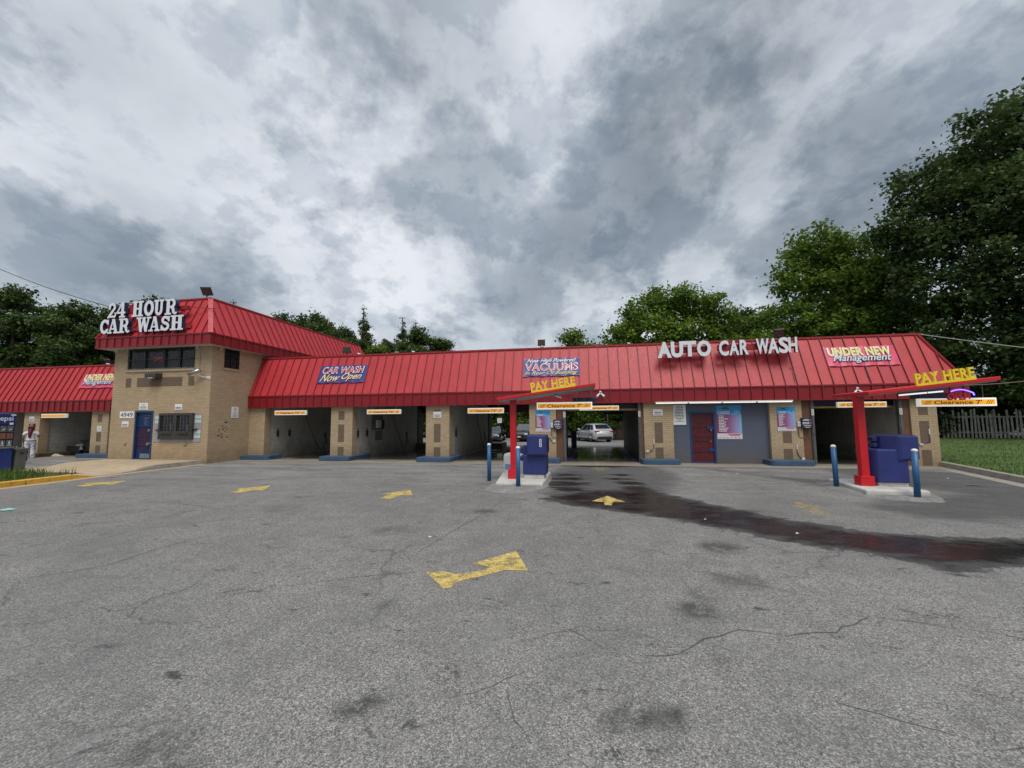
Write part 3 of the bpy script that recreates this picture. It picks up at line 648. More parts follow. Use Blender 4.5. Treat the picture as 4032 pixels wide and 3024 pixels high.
tag(blades_mesh('lawn_grass', np.stack([xx_, yy_, zz_], 1), .03, .09, .012, MT['grass']), kind='stuff')
mb = MB()
def kx(y): return 12.25-(16.7-y)*.262
for a, b in ((3, 6), (6, 9), (9, 11.2), (11.2, 13.6), (13.6, 16.75)):
    a2, b2 = a+.006, b-.006
    mb.add([(kx(a2)-.22, a2, -.05), (kx(a2), a2, -.05), (kx(a2), a2, .16), (kx(a2)-.17, a2, .155), (kx(b2)-.22, b2, -.05), (kx(b2), b2, -.05), (kx(b2), b2, .16), (kx(b2)-.17, b2, .155)],
           [(0, 1, 2, 3), (7, 6, 5, 4), (0, 3, 7, 4), (3, 2, 6, 7), (2, 1, 5, 6)])
tag(mb.build('lawn_kerb', MT['concretegrey'], bevel=.012), kind='structure')
MB_ = MB().quad((kx(3)-.62, 3, .005), (kx(3)-.23, 3, .005), (kx(16.4)-.23, 16.4, .005), (kx(16.4)-.62, 16.4, .005))
tag(MB_.build('concrete_gutter', MT['concretegrey']), kind='structure')

# rear verge behind the cars
vy = grid_axis((42.2, 60, 1.2), (60, 400, 40)); vx = grid_axis((-250, -60, 30), (-60, 20, 2), (20, 250, 30)); VX, VY = np.meshgrid(vx, vy)
VZ = -.30+.02*np.sin(VX*.9)*np.sin(VY*.7)
MT['verge'] = paint('rear_verge', (0.055, 0.06, 0.03), 0.95, var=0.3, scale=1.5, bump=0.4)
tag(grid_obj('rear_verge', VX, VY, VZ, MT['verge']), kind='structure')
tag(MB().box(-60, 2.2, 41.9, 42.15, -.6, -.27).build('rear_kerb', MT['concrete']), kind='structure')
# ---------------------------------------------------------------- the car wash building
BLD = thing('car_wash_building', 'long tan brick car wash with red metal mansard roofs and a two-storey office tower', 'building', (-3, 20, 0))
def part(mb, name, mat, parent=BLD, bevel=0):
    """child whose vertices were written in world coordinates"""
    o = mb.build(name, mat, None, bevel)
    p = parent; off = Vector((0, 0, 0)); q = p
    while q is not None: off += Vector(q.location); q = q.parent
    o.data.transform(Matrix.Translation(-off)); o.parent = parent; return o
def empty_part(*a): pass
EAVE, KINK, RIDGE = 2.35, 2.88, 4.74
YF, YR = 16.46, 17.22            # fascia plane, ridge line
# piers
def pier(x0, x1, y0=16.6, y1=17.0, name='brick_pier', mat='brick', z1=2.45):
    return part(MB().box(x0, x1, y0, y1, 0.0, z1), name, MT[mat])
def patches(x0, x1, rows, y=16.6):
    for a, b in rows: part(MB().box(x0, x1, y-.003, y+.05, a, b), 'painted_panel', MT['patch'])
for x0, x1, y1 in ((-15.4, -14.58, 17.0), (-11.2, -10.15, 17.0), (-6.7, -5.66, 17.0), (-2.23, -1.14, 17.2), (2.28, 3.37, 17.2), (6.78, 7.86, 17.2), (11.32, 12.12, 17.2),
                   (-24.55, -23.5, 17.0), (-28.95, -27.9, 17.0), (-33.4, -32.3, 17.0)):
    pier(x0, x1, 16.6, y1)
R3 = [(1.76, 2.15), (.78, 1.555), (.19, .575)]
patches(-10.83, -10.54, R3); patches(-6.34, -6.05, [(.78, 1.57), (.19, .58), (2.1, 2.16)])
patches(2.67, 2.97, [(.785, 1.565), (.19, .6)]); patches(7.18, 7.48, [(.785, 1.22), (.19, .58)]); patches(11.55, 11.85, [(1.77, 2.07), (.79, 1.56), (.0, .56)])
patches(-24.19, -23.9, [(1.76, 2.14), (.78, 1.24), (.19, .59)]); patches(-28.6, -28.3, [(.19, .6)])
# walls between the bays, rear piers, rooms
def wall(x0, x1, y0, y1, z0=0, z1=2.6, mat='whitewall', name='bay_wall'): return part(MB().box(x0, x1, y0, y1, z0, z1), name, MT[mat])
for x0, x1 in ((-11.15, -10.2), (-6.65, -5.71), (-2.18, -1.05), (-28.9, -27.95), (-33.35, -32.35)):
    wall(x0, x1, 17.0 if x1 < -2 else 17.2, 23.9)
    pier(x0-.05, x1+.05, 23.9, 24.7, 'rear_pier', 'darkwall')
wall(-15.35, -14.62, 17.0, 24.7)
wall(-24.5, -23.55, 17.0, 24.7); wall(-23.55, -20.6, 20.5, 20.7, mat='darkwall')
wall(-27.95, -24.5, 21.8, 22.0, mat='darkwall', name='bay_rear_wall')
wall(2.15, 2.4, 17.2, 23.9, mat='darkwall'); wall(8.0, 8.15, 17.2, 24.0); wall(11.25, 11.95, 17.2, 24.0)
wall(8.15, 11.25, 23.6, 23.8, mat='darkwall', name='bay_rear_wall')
part(MB().box(11.95, 12.12, 17.2, 24.7, 0, 2.6), 'brick_wall', MT['brick'])
part(MB().box(2.4, 8.0, 24.4, 24.7, 0, 2.6), 'brick_wall', MT['brick'])
# equipment room front: blue-grey block wall with a door opening
mb = MB(); mb.box(3.37, 3.99, 16.75, 16.95, 0.01, 2.45).box(4.93, 6.78, 16.75, 16.95, 0.01, 2.45).box(3.99, 4.93, 16.75, 16.95, 1.98, 2.45)
part(mb, 'block_wall', MT['bluewall'])
# maroon steel door in blue frame
dr = bpy.data.objects.new('door', None); COL.objects.link(dr); dr.parent = BLD; dr.location = Vector((4.46, 16.77, 0.01))-BLD.location
def dpart(mb, name, mat, par=dr, bevel=0): return mb.build(name, mat, par, bevel)
mb = MB(); mb.box(-.47, -.39, -.03, .09, 0, 1.97).box(.39, .47, -.03, .09, 0, 1.97).box(-.39, .39, -.03, .09, 1.89, 1.97).box(-.39, .39, -.02, .09, 0, .04)
dpart(mb, 'door_frame', MT['doorblue'], bevel=.006)
dpart(MB().box(-.39, .39, .03, .07, .04, 1.89), 'door_leaf', MT['doorred'])
mb = MB()
for i in range(9): x = -.35+i*.0875; mb.box(x-.004, x+.004, .012, .024, .05, 1.88)
for z in (.42, .46, .84, 1.0, 1.36): mb.box(-.39, .39, .008, .026, z, z+.028)
dpart(mb, 'security_bars', MT['doormaroon'])
mb = MB(); mb.box(.17, .39, -.015, .01, .44, .56).box(.17, .39, -.015, .01, 1.28, 1.40)
mb.each('lock_plate', MT['doorblue'], dr)
dpart(MB().tube([(.3, .02, 1.25), (.3, -.05, 1.25)], .03, 12), 'door_knob', MT['steel'])
dpart(MB().tube([(.27, .02, .82), (.27, -.02, .82)], .022, 10), 'door_knob', MT['steel'])
# wooden reveals, steel door tracks, yellow header bars and navy headers of the two drive-through bays
for x0, x1, s in ((-1.13, -.86, 0), (2.18, 2.28, 0), (7.87, 8.16, 0), (11.10, 11.31, 0)):
    part(MB().box(x0, x1, 16.66, 16.9, .0, 2.4), 'timber_reveal', MT['wood'])
for x0, x1 in ((-.86, -.74), (2.07, 2.175), (8.17, 8.28), (10.97, 11.09)):
    o = part(MB().box(x0, x1, 16.62, 16.74, 0, 2.4).box(x0+.03, x1-.03, 16.6, 16.62, 0, 2.4), 'door_track', MT['galv'], bevel=.006)
    part(MB().box(x0+.01, x1-.015, 16.592, 16.604, 1.79, 2.02), 'track_sticker', MT['offwhite'])
    mbk = MB()
    for k in range(3): mbk.bar((x0+.03, 16.590, 1.83+k*.06), (x1-.04, 16.590, 1.86+k*.06), .004, .02)
    part(mbk, 'sticker_print', MT['inkgrey'])
MT['headeryellow'] = paint('header_yellow', (0.38, 0.27, 0.04), 0.55, var=0.2, scale=6)
for x0, x1 in ((-.72, 2.06), (8.3, 10.96)):
    part(MB().box(x0, x1, 16.86, 16.96, 2.05, 2.12), 'header_bar', MT['headeryellow'])
    part(MB().box(x0-.2, x1+.1, 16.97, 17.1, 2.12, 2.45), 'door_header', MT['navydark'])
# ceiling slabs and rear fascia
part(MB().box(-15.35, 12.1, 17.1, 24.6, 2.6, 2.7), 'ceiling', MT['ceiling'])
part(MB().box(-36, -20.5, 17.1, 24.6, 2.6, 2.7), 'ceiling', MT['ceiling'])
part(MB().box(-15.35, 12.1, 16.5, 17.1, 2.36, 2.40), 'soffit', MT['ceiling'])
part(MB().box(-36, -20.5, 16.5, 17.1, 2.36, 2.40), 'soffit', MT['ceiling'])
for a, b in ((-15.3, 12.9), (-36, -20.6)): part(MB().box(a, b, 24.7, 24.8, 2.14, 2.85), 'rear_fascia', MT['fascia'])

# ---- standing-seam mansard faces
def mansard(mb, A, B, Cq, D, sp, first, rib=(.021, .042), lim=True):
    """A-B lower edge, D-C upper edge (D above A); ribs run straight up the slope at spacing sp, cut by the hips"""
    A, B, Cq, D = map(Vector, (A, B, Cq, D))
    mb.mat(0).quad(A, B, Cq, D).mat(1)
    u = (B-A).normalized(); L = (B-A).length
    a = (D-A).dot(u); b = (B-Cq).dot(u)
    v = (D-A)-u*a; V = v.length; v.normalize(); n = u.cross(v).normalized()
    s = first
    while s < L-.03:
        h = V
        if a > .01 and s < a: h = V*s/a
        if b > .01 and L-s < b: h = min(h, V*(L-s)/b)
        if s > .04 and h > .1:
            p = A+u*s; o = u*(rib[0]/2); t = n*rib[1]
            q0, q1 = p+v*.03, p+v*(h-.01)
            mb.add([q0-o, q0+o, q1+o, q1-o, q0-o+t, q0+o+t, q1+o+t, q1-o+t], [(4, 5, 6, 7), (0, 4, 7, 3), (1, 2, 6, 5), (0, 1, 5, 4), (3, 7, 6, 2)])
        s += sp
def fascia(mb, A, B, z0, z1, n, sp, first):
    A, B = Vector(A), Vector(B); u = (B-A).normalized(); L = (B-A).length; n = Vector(n)
    def P(s, z, d): p = A+u*s+n*d; return (p.x, p.y, z)
    mb.mat(0).quad(P(0, z0, 0), P(L, z0, 0), P(L, z1, 0), P(0, z1, 0))
    # closing lips top and bottom
    for za, zb, d in ((z1-.035, z1+.02, .035), (z0-.012, z0+.028, .022)):
        mb.add([P(0, za, d), P(L, za, d), P(L, zb, d), P(0, zb, d), P(0, za, -.03), P(L, za, -.03), P(L, zb, -.03), P(0, zb, -.03)], [(0, 1, 2, 3), (0, 4, 5, 1), (3, 2, 6, 7), (0, 3, 7, 4), (1, 5, 6, 2)])
    s = first; mb.mat(1)
    while s < L-.02:
        o = .013; t = .042
        mb.add([P(s-o, z0+.02, 0), P(s+o, z0+.02, 0), P(s+o, z1-.03, 0), P(s-o, z1-.03, 0), P(s-o, z0+.02, t), P(s+o, z0+.02, t), P(s+o, z1-.03, t), P(s-o, z1-.03, t)], [(4, 5, 6, 7), (0, 4, 7, 3), (1, 2, 6, 5)])
        s += sp
SP = .395
def rel(x, x0): # first seam distance so that seams fall on the measured grid
    return (-12.02-x0) % SP
XE = 13.04      # right-hand kink corner
mb = MB(); mansard(mb, (-15.38, YF, KINK), (XE, YF, KINK), (12.2, YR, RIDGE), (-15.38, YR, RIDGE), SP, rel(0, -15.38))
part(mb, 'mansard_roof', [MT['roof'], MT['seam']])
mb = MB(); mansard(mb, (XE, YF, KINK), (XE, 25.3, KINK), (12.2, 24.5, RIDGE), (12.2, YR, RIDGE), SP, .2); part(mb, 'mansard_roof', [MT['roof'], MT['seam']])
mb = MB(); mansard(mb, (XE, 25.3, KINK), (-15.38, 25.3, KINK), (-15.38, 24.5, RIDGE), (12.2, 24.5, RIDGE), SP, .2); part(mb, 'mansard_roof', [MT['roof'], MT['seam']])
mb = MB(); fascia(mb, (-15.38, YF, 0), (XE, YF, 0), EAVE, KINK, (0, -1, 0), SP, rel(0, -15.38)); fascia(mb, (XE, YF, 0), (XE, 25.3, 0), EAVE, KINK, (1, 0, 0), SP, .2)
mb.mat(0).box(12.1, XE-.02, 16.5, 25.2, 2.36, 2.39)
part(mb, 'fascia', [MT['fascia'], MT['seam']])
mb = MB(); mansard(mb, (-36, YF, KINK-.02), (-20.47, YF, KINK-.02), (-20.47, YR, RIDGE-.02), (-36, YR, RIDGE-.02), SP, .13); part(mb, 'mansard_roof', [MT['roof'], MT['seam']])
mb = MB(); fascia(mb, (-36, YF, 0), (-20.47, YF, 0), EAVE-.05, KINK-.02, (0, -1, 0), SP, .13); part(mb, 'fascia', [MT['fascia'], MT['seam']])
# ridge caps, flat roof, hip cover
for b6 in ((-15.4, 12.24, YR-.05, YR+.16, RIDGE-.02, RIDGE+.05), (12.12, 12.24, YR+.16, 24.5, RIDGE-.02, RIDGE+.05), (-36, -20.45, YR-.05, YR+.16, RIDGE-.04, RIDGE+.03)): part(MB().box(*b6), 'ridge_cap', MT['trimred'])
mb = MB(); mb.bar((XE+.01, YF-.01, KINK), (12.2, YR-.01, RIDGE), .13, .05, up=(.7, -.7, .4)); part(mb, 'hip_cap', MT['roof'])
MT['roofflat'] = paint('flat_roof_felt', (0.08, 0.08, 0.08), 0.9)
part(MB().box(-15.38, 12.12, YR+.16, 24.5, RIDGE-.12, RIDGE-.05), 'flat_roof', MT['roofflat']); part(MB().box(-36, -20.5, YR+.16, 24.5, RIDGE-.12, RIDGE-.07), 'flat_roof', MT['roofflat'])
# rust streaks where seams have lost their paint
MT['rust'] = paint('bare_metal_streak', (0.06, 0.045, 0.042), 0.7, var=0.3, scale=12)
def slope(x, z, off=.006): return Vector((x, YF+(z-KINK)*(YR-YF)/(RIDGE-KINK)-off, z))
mb = MB()
for x, z0, z1, w in ((7.65, 2.95, 3.64, .05), (10.06, 2.97, 3.55, .06), (12.07, 2.99, 3.68, .06), (8.86, 2.93, 3.02, .03), (3.3, 2.93, 3.1, .02), (7.6, 3.5, 3.56, .06)):
    k = 9; L = []; Rr = []
    for i in range(k+1):
        z = z0+(z1-z0)*i/k; ww = w*(.3+.7*random.random())*(.5 if i in (0, k) else 1); j = random.uniform(-.008, .008)
        L.append(slope(x-ww/2+j+.02, z)); Rr.append(slope(x+ww/2+j+.02, z))
    for i in range(k): mb.quad(L[i], Rr[i], Rr[i+1], L[i+1])
mb.each('rust_streak', None, None, 0, lambda a, n: part(a, n, MT['rust']))

# ---- office tower
TX0, TX1, TY = -20.43, -15.4, 14.5
def wall_open(mb, u0, u1, z0, z1, ops, at, th, axis='x'):
    us = sorted({u0, u1, *[o[0] for o in ops], *[o[1] for o in ops]}); zs = sorted({z0, z1, *[o[2] for o in ops], *[o[3] for o in ops]})
    for a, b in zip(us, us[1:]):
        for c, d in zip(zs, zs[1:]):
            m = ((a+b)/2, (c+d)/2)
            if any(o[0] < m[0] < o[1] and o[2] < m[1] < o[3] for o in ops): continue
            if axis == 'x': mb.box(a, b, at, at+th, c, d)
            else: mb.box(at-th, at, a, b, c, d)
WIN = (-19.73, -16.24, 4.0, 4.93); DOOR = (-19.12, -18.17, .15, 2.22)
mb = MB(); wall_open(mb, TX0, TX1, 0, 4.95, [WIN, DOOR], TY, .25)
wall_open(mb, TY+.25, 26.5, 0, 4.95, [(15.09, 15.89, 4.07, 4.95)], TX1, .25, 'y')
mb.box(TX0, TX0+.25, TY+.25, 26.5, 0, 4.95).box(TX0, TX1, 26.5, 26.75, 0, 4.95)
part(mb, 'brick_wall', MT['brick'])
for b6 in ((TY+1.2, 26.4, 3.2, 3.3), (TY+.5, TY+.6, 0, 3.2), (TY+1.2, TY+1.3, 3.3, 4.95)): part(MB().box(TX0+.25, TX1-.25, *b6), 'inner_wall', MT['darkwall'])
part(MB().box(-19.75, -16.22, TY-.05, TY+.1, 3.90, 3.99), 'window_sill', MT['concretetan'], bevel=.01); part(MB().box(TX1-.1, TX1+.04, 15.05, 15.92, 3.98, 4.06), 'window_sill', MT['concretetan'], bevel=.01)
for x0, x1, z0, z1 in ((-19.75, -19.46, 3.24, 3.645), (-19.15, -16.82, 3.25, 3.645), (-16.51, -16.22, 3.26, 3.655)): part(MB().box(x0, x1, TY-.003, TY+.05, z0, z1), 'painted_panel', MT['patch'])
# front window band
def sub(mb, name, mat, par, bevel=0): return part(mb, name, mat, par, bevel)
wn = bpy.data.objects.new('window', None); COL.objects.link(wn); wn.parent = BLD; wn.location = Vector((-18, TY, 4.45))-BLD.location
def wabs(mb, name, mat, bevel=0, par=wn):
    off = Vector(BLD.location)+Vector(par.location); o = mb.build(name, mat, None, bevel); o.data.transform(Matrix.Translation(-off)); o.parent = par; return o
mb = MB()
for x0, x1 in ((-19.73, -19.67), (-18.86, -18.81), (-17.93, -17.78), (-17.12, -17.0), (-16.30, -16.24)): mb.box(x0, x1, TY+.02, TY+.12, 4.0, 4.93)
mb.box(-19.67, -16.3, TY+.03, TY+.12, 4.0, 4.05).box(-19.67, -16.3, TY+.03, TY+.12, 4.87, 4.93)
wabs(mb, 'window_frame', MT['black'])
wabs(MB().box(-19.67, -16.3, TY+.075, TY+.085, 4.05, 4.87), 'pane', MT['glass'])
MT['blind'] = paint('vertical_blind', (0.20, 0.185, 0.17), 0.8, var=0.1)
mb = MB()
x = -19.66
while x < -16.3:
    if not -17.8 < x < -17.1:
        T = Matrix.Translation((x, TY+.22, 0)) @ Matrix.Rotation(R(28), 4, 'Z'); mb.box(-.042, .042, -.003, .003, 4.02, 4.9, T)
    x += .092
wabs(mb, 'vertical_blinds', MT['blind'])
MT['greyscreen'] = paint('grey_glass_screen', (0.10, 0.105, 0.105), 0.3, var=0.1)
wabs(MB().box(-17.72, -17.15, TY+.10, TY+.12, 4.08, 4.84), 'sliding_pane', MT['greyscreen'])
mb = MB()
for z in (4.42, 4.03, 4.9): mb.box(-19.72, -16.25, TY-.035, TY-.012, z, z+.022)
x = -19.6
while x < -16.25:
    mb.tube([(x, TY-.025, 4.0), (x, TY-.025, 4.93)], .006, 6); x += .115
wabs(mb, 'security_bars', MT['darkbars'])
mb = MB()
for k in range(32): x = -19.68+k*.11; mb.tube([(x, TY-.02, 4.0), (x+.03, TY-.05, 4.045), (x+.06, TY-.02, 4.0)], .007, 5)
wabs(mb, 'bar_finials', MT['offwhite'])
# dim neon sign behind the glass
NEONB = emis('neon_blue', (0.10, 0.06, 1.0), 2.2); NEONR = emis('neon_red', (1.0, 0.05, 0.08), 1.3)
NEONBd = emis('neon_blue_dim', (0.12, 0.08, 0.8), 0.5); NEONRd = emis('neon_red_dim', (0.8, 0.05, 0.08), 0.45)
nw = thing('neon_sign', 'dim red and blue neon open sign glowing behind the barred upstairs window', 'neon sign', (-18.25, TY+.16, 4.55))
T = frame((-.33, 0, -.16), (1, 0, 0), (0, 0, 1)); mb = MB(); put_text(mb, T, 0, 0, .62, .2, 'OPEN', depth=.01, bold=.0); mb.build('neon_letters', NEONRd, nw)
mb = MB(); mb.tube([(-.2+.45*i/12, -.005, .10+.055*math.sin(math.pi*i/12)) for i in range(13)], .011, 6); mb.build('neon_arc', NEONBd, nw)
# side window
w2 = bpy.data.objects.new('window', None); COL.objects.link(w2); w2.parent = BLD; w2.location = Vector((TX1, 15.5, 4.5))-BLD.location
mb = MB(); mb.box(TX1-.12, TX1-.02, 15.09, 15.14, 4.07, 4.93).box(TX1-.12, TX1-.02, 15.84, 15.89, 4.07, 4.93).box(TX1-.12, TX1-.02, 15.14, 15.84, 4.07, 4.11).box(TX1-.12, TX1-.02, 15.47, 15.51, 4.11, 4.93)
wabs(mb, 'window_frame', MT['black'], par=w2)
wabs(MB().box(TX1-.09, TX1-.08, 15.14, 15.84, 4.11, 4.93), 'pane', MT['glass'], par=w2)
wabs(MB().box(TX1-.2, TX1-.19, 15.0, 15.95, 4.0, 4.95), 'dark_blind', MT['black'], par=w2)
mb = MB()
for k in range(8): y = 15.13+k*.103; mb.tube([(TX1+.02, y, 4.05), (TX1+.02, y, 4.93)], .007, 6)
for z in (4.07, 4.38, 4.68): mb.box(TX1+.008, TX1+.03, 15.09, 15.89, z, z+.02)
wabs(mb, 'security_bars', MT['darkbars'], par=w2)
# blue office door with glass and grille
dd = bpy.data.objects.new('door', None); COL.objects.link(dd); dd.parent = BLD; dd.location = Vector((-18.645, TY+.05, .15))-BLD.location
mb = MB(); mb.box(-.475, -.40, -.07, .06, 0, 2.07).box(.40, .475, -.07, .06, 0, 2.07).box(-.40, .40, -.07, .06, 1.99, 2.07).box(-.4, .4, -.06, .06, 0, .03)
mb.build('door_frame', MT['doorblue'], dd, .006)
MB().box(-.40, .40, .01, .05, .03, .42).build('kick_panel', MT['doorblue'], dd); MB().box(-.40, .40, .01, .05, 1.28, 1.99).build('upper_panel', MT['doorblue'], dd)
MB().box(-.40, .40, .012, .05, .42, 1.28).build('door_panel', MT['doormaroon'], dd)
mb = MB()
for z in (.62, .98, 1.40, 1.42): mb.box(-.4, .4, -.03, -.008, z, z+.025)
for i in range(10): x = -.38+i*.084; mb.box(x-.005, x+.005, -.02, -.008, .05, 1.98)
mb.build('security_bars', MT['doorblue'], dd)
mb = MB()
for i in range(6): x = -.16+i*.085; mb.box(x, x+.045, -.005, .01, .05, .24)
mb.build('kick_vents', MT['offwhite'], dd)
MT['paletext'] = paint('pale_lettering', (0.22, 0.24, 0.30), 0.6)
mb = MB()
for k in range(11):
    w = random.uniform(.15, .34); x = -.1+random.uniform(0, .05)
    if k != 1: mb.box(x, x+w, .004, .009, 1.86-k*.045, 1.875-k*.045)
mb.build('door_notice', MT['paletext'], dd)
MB().box(.18, .38, -.05, -.02, .66, .70).tube([(.26, -.02, .62), (.26, -.08, .62)], .035, 10).build('door_handle', MT['steel'], dd)
MB().tube([(.27, .0, 1.23), (.27, -.05, 1.23)], .05, 14).build('door_knob', MT['steel'], dd)
# tower roof
E0x, E1x, E0y, E1y = -20.82, -15.0, 14.0, 27.3
TE, TK, TR, IN = 4.93, 5.37, 7.06, .73
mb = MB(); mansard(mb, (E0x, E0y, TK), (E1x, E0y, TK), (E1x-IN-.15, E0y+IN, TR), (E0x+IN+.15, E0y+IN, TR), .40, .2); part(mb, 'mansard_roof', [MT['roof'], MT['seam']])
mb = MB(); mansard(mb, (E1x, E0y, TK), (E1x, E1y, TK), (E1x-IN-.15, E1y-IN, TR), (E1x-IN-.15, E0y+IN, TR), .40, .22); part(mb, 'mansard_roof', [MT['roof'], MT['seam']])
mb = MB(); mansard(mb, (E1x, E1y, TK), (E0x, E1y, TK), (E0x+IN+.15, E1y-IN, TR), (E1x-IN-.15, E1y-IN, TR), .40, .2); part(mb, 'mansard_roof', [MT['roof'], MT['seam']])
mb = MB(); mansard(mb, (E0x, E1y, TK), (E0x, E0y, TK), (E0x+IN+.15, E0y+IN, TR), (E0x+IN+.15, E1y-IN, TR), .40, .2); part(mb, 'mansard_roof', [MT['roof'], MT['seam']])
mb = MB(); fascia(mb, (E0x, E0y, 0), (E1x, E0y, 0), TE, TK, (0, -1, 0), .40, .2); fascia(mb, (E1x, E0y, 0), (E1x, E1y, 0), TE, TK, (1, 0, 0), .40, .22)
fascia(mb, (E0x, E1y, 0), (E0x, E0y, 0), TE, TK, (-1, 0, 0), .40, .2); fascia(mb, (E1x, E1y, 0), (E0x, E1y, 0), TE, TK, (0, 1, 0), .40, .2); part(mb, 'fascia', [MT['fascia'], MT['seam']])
part(MB().box(E0x+.03, E1x-.03, E0y+.03, E1y-.03, TE-.005, TE+.035), 'soffit', MT['soffit'])
xi0, xi1, yi0, yi1 = E0x+IN+.15, E1x-IN-.15, E0y+IN, E1y-IN
for b6 in ((xi0-.04, xi1+.04, yi0-.05, yi0+.12), (xi1-.1, xi1+.05, yi0+.12, yi1), (xi0-.05, xi0+.1, yi0+.12, yi1)): part(MB().box(*b6, TR-.02, TR+.045), 'ridge_cap', MT['trimred'])
part(MB().bar((E1x+.01, E0y-.01, TK), (xi1, yi0, TR), .17, .05, up=(.7, -.7, .4)), 'hip_cap', MT['roof']); part(MB().bar((E0x-.01, E0y-.01, TK), (xi0, yi0, TR), .17, .05, up=(-.7, -.7, .4)), 'hip_cap', MT['roof'])
part(MB().box(xi0, xi1, yi0+.1, yi1, TR-.1, TR-.03), 'flat_roof', MT['roofflat'])
# service window: grey plate, bronze double cabinet with grilles and drawers
sv = bpy.data.objects.new('service_window', None); COL.objects.link(sv); sv.parent = BLD; sv.location = Vector((-16.92, TY, 0))-BLD.location
MT['plate'] = paint('grey_steel_plate', (0.34, 0.345, 0.36), 0.5, metal=0.3, var=0.08, dirt=((0.2, 0.2, 0.2), 0.4))
MB().box(-1.16, 1.19, -.012, .02, .88, 2.07).build('wall_plate', MT['plate'], sv)
mb = MB(); mb.box(-.84, .84, -.12, -.012, 1.0, 1.08).box(-.84, .84, -.12, -.012, 2.0, 2.1).box(-.84, -.76, -.12, -.012, 1.08, 2.0).box(.76, .84, -.12, -.012, 1.08, 2.0).box(-.06, .06, -.12, -.012, 1.08, 2.0)
mb.box(-.76, -.06, -.11, -.012, 1.08, 1.34).box(.06, .76, -.11, -.012, 1.08, 1.34)
mb.build('window_frame', MT['bronze'], sv, .008)
MB().box(-.76, -.06, -.05, -.03, 1.34, 2.0).box(.06, .76, -.05, -.03, 1.34, 2.0).each('pane', MT['carglass'], sv)
mb = MB()
for s in (-1, 1):
    for i in range(5): x = s*.41-.3+i*.15; mb.box(x-.009, x+.009, -.085, -.065, 1.34, 2.0)
    for i in range(4): z = 1.42+i*.15; mb.box(s*.41-.35, s*.41+.35, -.082, -.068, z, z+.018)
mb.build('grille', MT['bronze'], sv)
mb = MB()
for s in (-1, 1): mb.box(s*.41-.27, s*.41+.24, -.118, -.108, 1.16, 1.25)
mb.each('drawer_slot', MT['black'], sv)
mb = MB(); mb.bar((-.14, -.15, 1.38), (-.14, -.15, 1.68), .035, .035).bar((.68, -.15, 1.34), (.68, -.15, 1.62), .035, .035)
mb.each('handle', MT['galv'], sv)
MB().bar((-1.0, -.05, 1.37), (-.84, -.05, 1.41), .05, .06).bar((.84, -.05, 1.40), (1.02, -.05, 1.42), .05, .06).each('hasp', MT['black'], sv)
stickers = [(-1.12, 1.88, 0), (-1.12, 1.78, 1), (-1.12, 1.68, 0), (.88, 1.90, 0), (.88, 1.80, 1), (.88, 1.70, 0), (.88, 1.28, 0), (.88, 1.18, 1), (.88, 1.07, 0)]
MT['stickgreen'] = paint('pale_green_sticker', (0.25, 0.55, 0.48), 0.5)
for x, z, g in stickers:
    st = MB().box(x, x+.28, -.018, -.012, z, z+.085).build('sticker', MT['stickgreen' if g else 'white'], sv)
    mb = MB()
    for q in range(5): mb.box(x+.03+q*.046, x+.06+q*.046, -.02, -.018, z+.025, z+.06)
    mb.build('sticker_print', MT['inkgrey'], st)
# tap boxes low on the front wall, chipped brick holes in the side wall
part(MB().box(-19.6, -19.48, TY-.05, TY, .77, .85), 'outlet_box', MT['concretegrey'], bevel=.01)
part(MB().box(-16.53, -16.40, TY-.05, TY, .76, .84), 'outlet_box', MT['concretegrey'], bevel=.01)
mb = MB()
hr = random.Random(3)
for k in range(42):
    cx = 15.31+hr.gauss(0, .07) if k < 26 else 15.05+hr.gauss(0, .09); z = hr.uniform(1.0, 1.78) if k < 26 else hr.uniform(1.0, 1.45)
    w = hr.uniform(.02, .07); h = hr.uniform(.015, .045); mb.box(TX1-.02, TX1+.003, cx-w/2, cx+w/2, z, z+h)
part(mb, 'chipped_holes', MT['ink'])
mb = MB()
for k in range(6):
    cx = 15.25+hr.gauss(0, .08); z = hr.uniform(1.1, 1.75); mb.box(TX1-.02, TX1+.0025, cx-.02, cx+.02, z, z+.02)
part(mb, 'plaster_patches', MT['offwhite'])

# ---- blue concrete bases under the piers
def kerb_base(x0, x1, y0, y1, label, r=.16, mat='kerbblue', h=.19):
    pts = []
    for cx, cy, a0 in ((x0+r, y0+r, 180), (x1-r, y0+r, 270)):
        for k in range(7): a = R(a0+90*k/6); pts.append((cx+r*math.cos(a), cy+r*math.sin(a)))
    pts += [(x1, y1), (x0, y1)]
    t = MB().prism(pts, 0, h, 'z'); o = t.build('kerb_base', MT[mat], None, .018); return tag(o, label, 'kerb', 'blue concrete bases under the piers')
kerb_base(-15.38, -13.95, 16.1, 17.0, 'blue concrete base beside the right flank of the office tower')
kerb_base(-11.4, -9.95, 16.0, 17.9, 'blue concrete base under the second brick pier right of the tower')
kerb_base(-6.9, -5.4, 15.95, 17.6, 'blue concrete base under the brick pier left of the first pay canopy')
kerb_base(-2.5, -.95, 16.02, 16.6, 'blue concrete base half hidden behind the navy pay kiosk')
kerb_base(2.09, 3.48, 16.0, 16.9, 'blue concrete base left of the maroon door')
kerb_base(6.52, 7.98, 16.05, 16.9, 'blue concrete base right of the grey-blue wall')
kerb_base(-24.75, -22.55, 16.1, 17.0, 'blue concrete base left of the office tower with a red can on it')
kerb_base(-29.1, -27.2, 16.15, 17.6, 'dark concrete base behind the standing person', mat='darkwall')
kerb_base(-5.75, -4.9, 24.0, 25.6, 'dark concrete base at the far end of the third wash bay', mat='darkwall', h=.3)
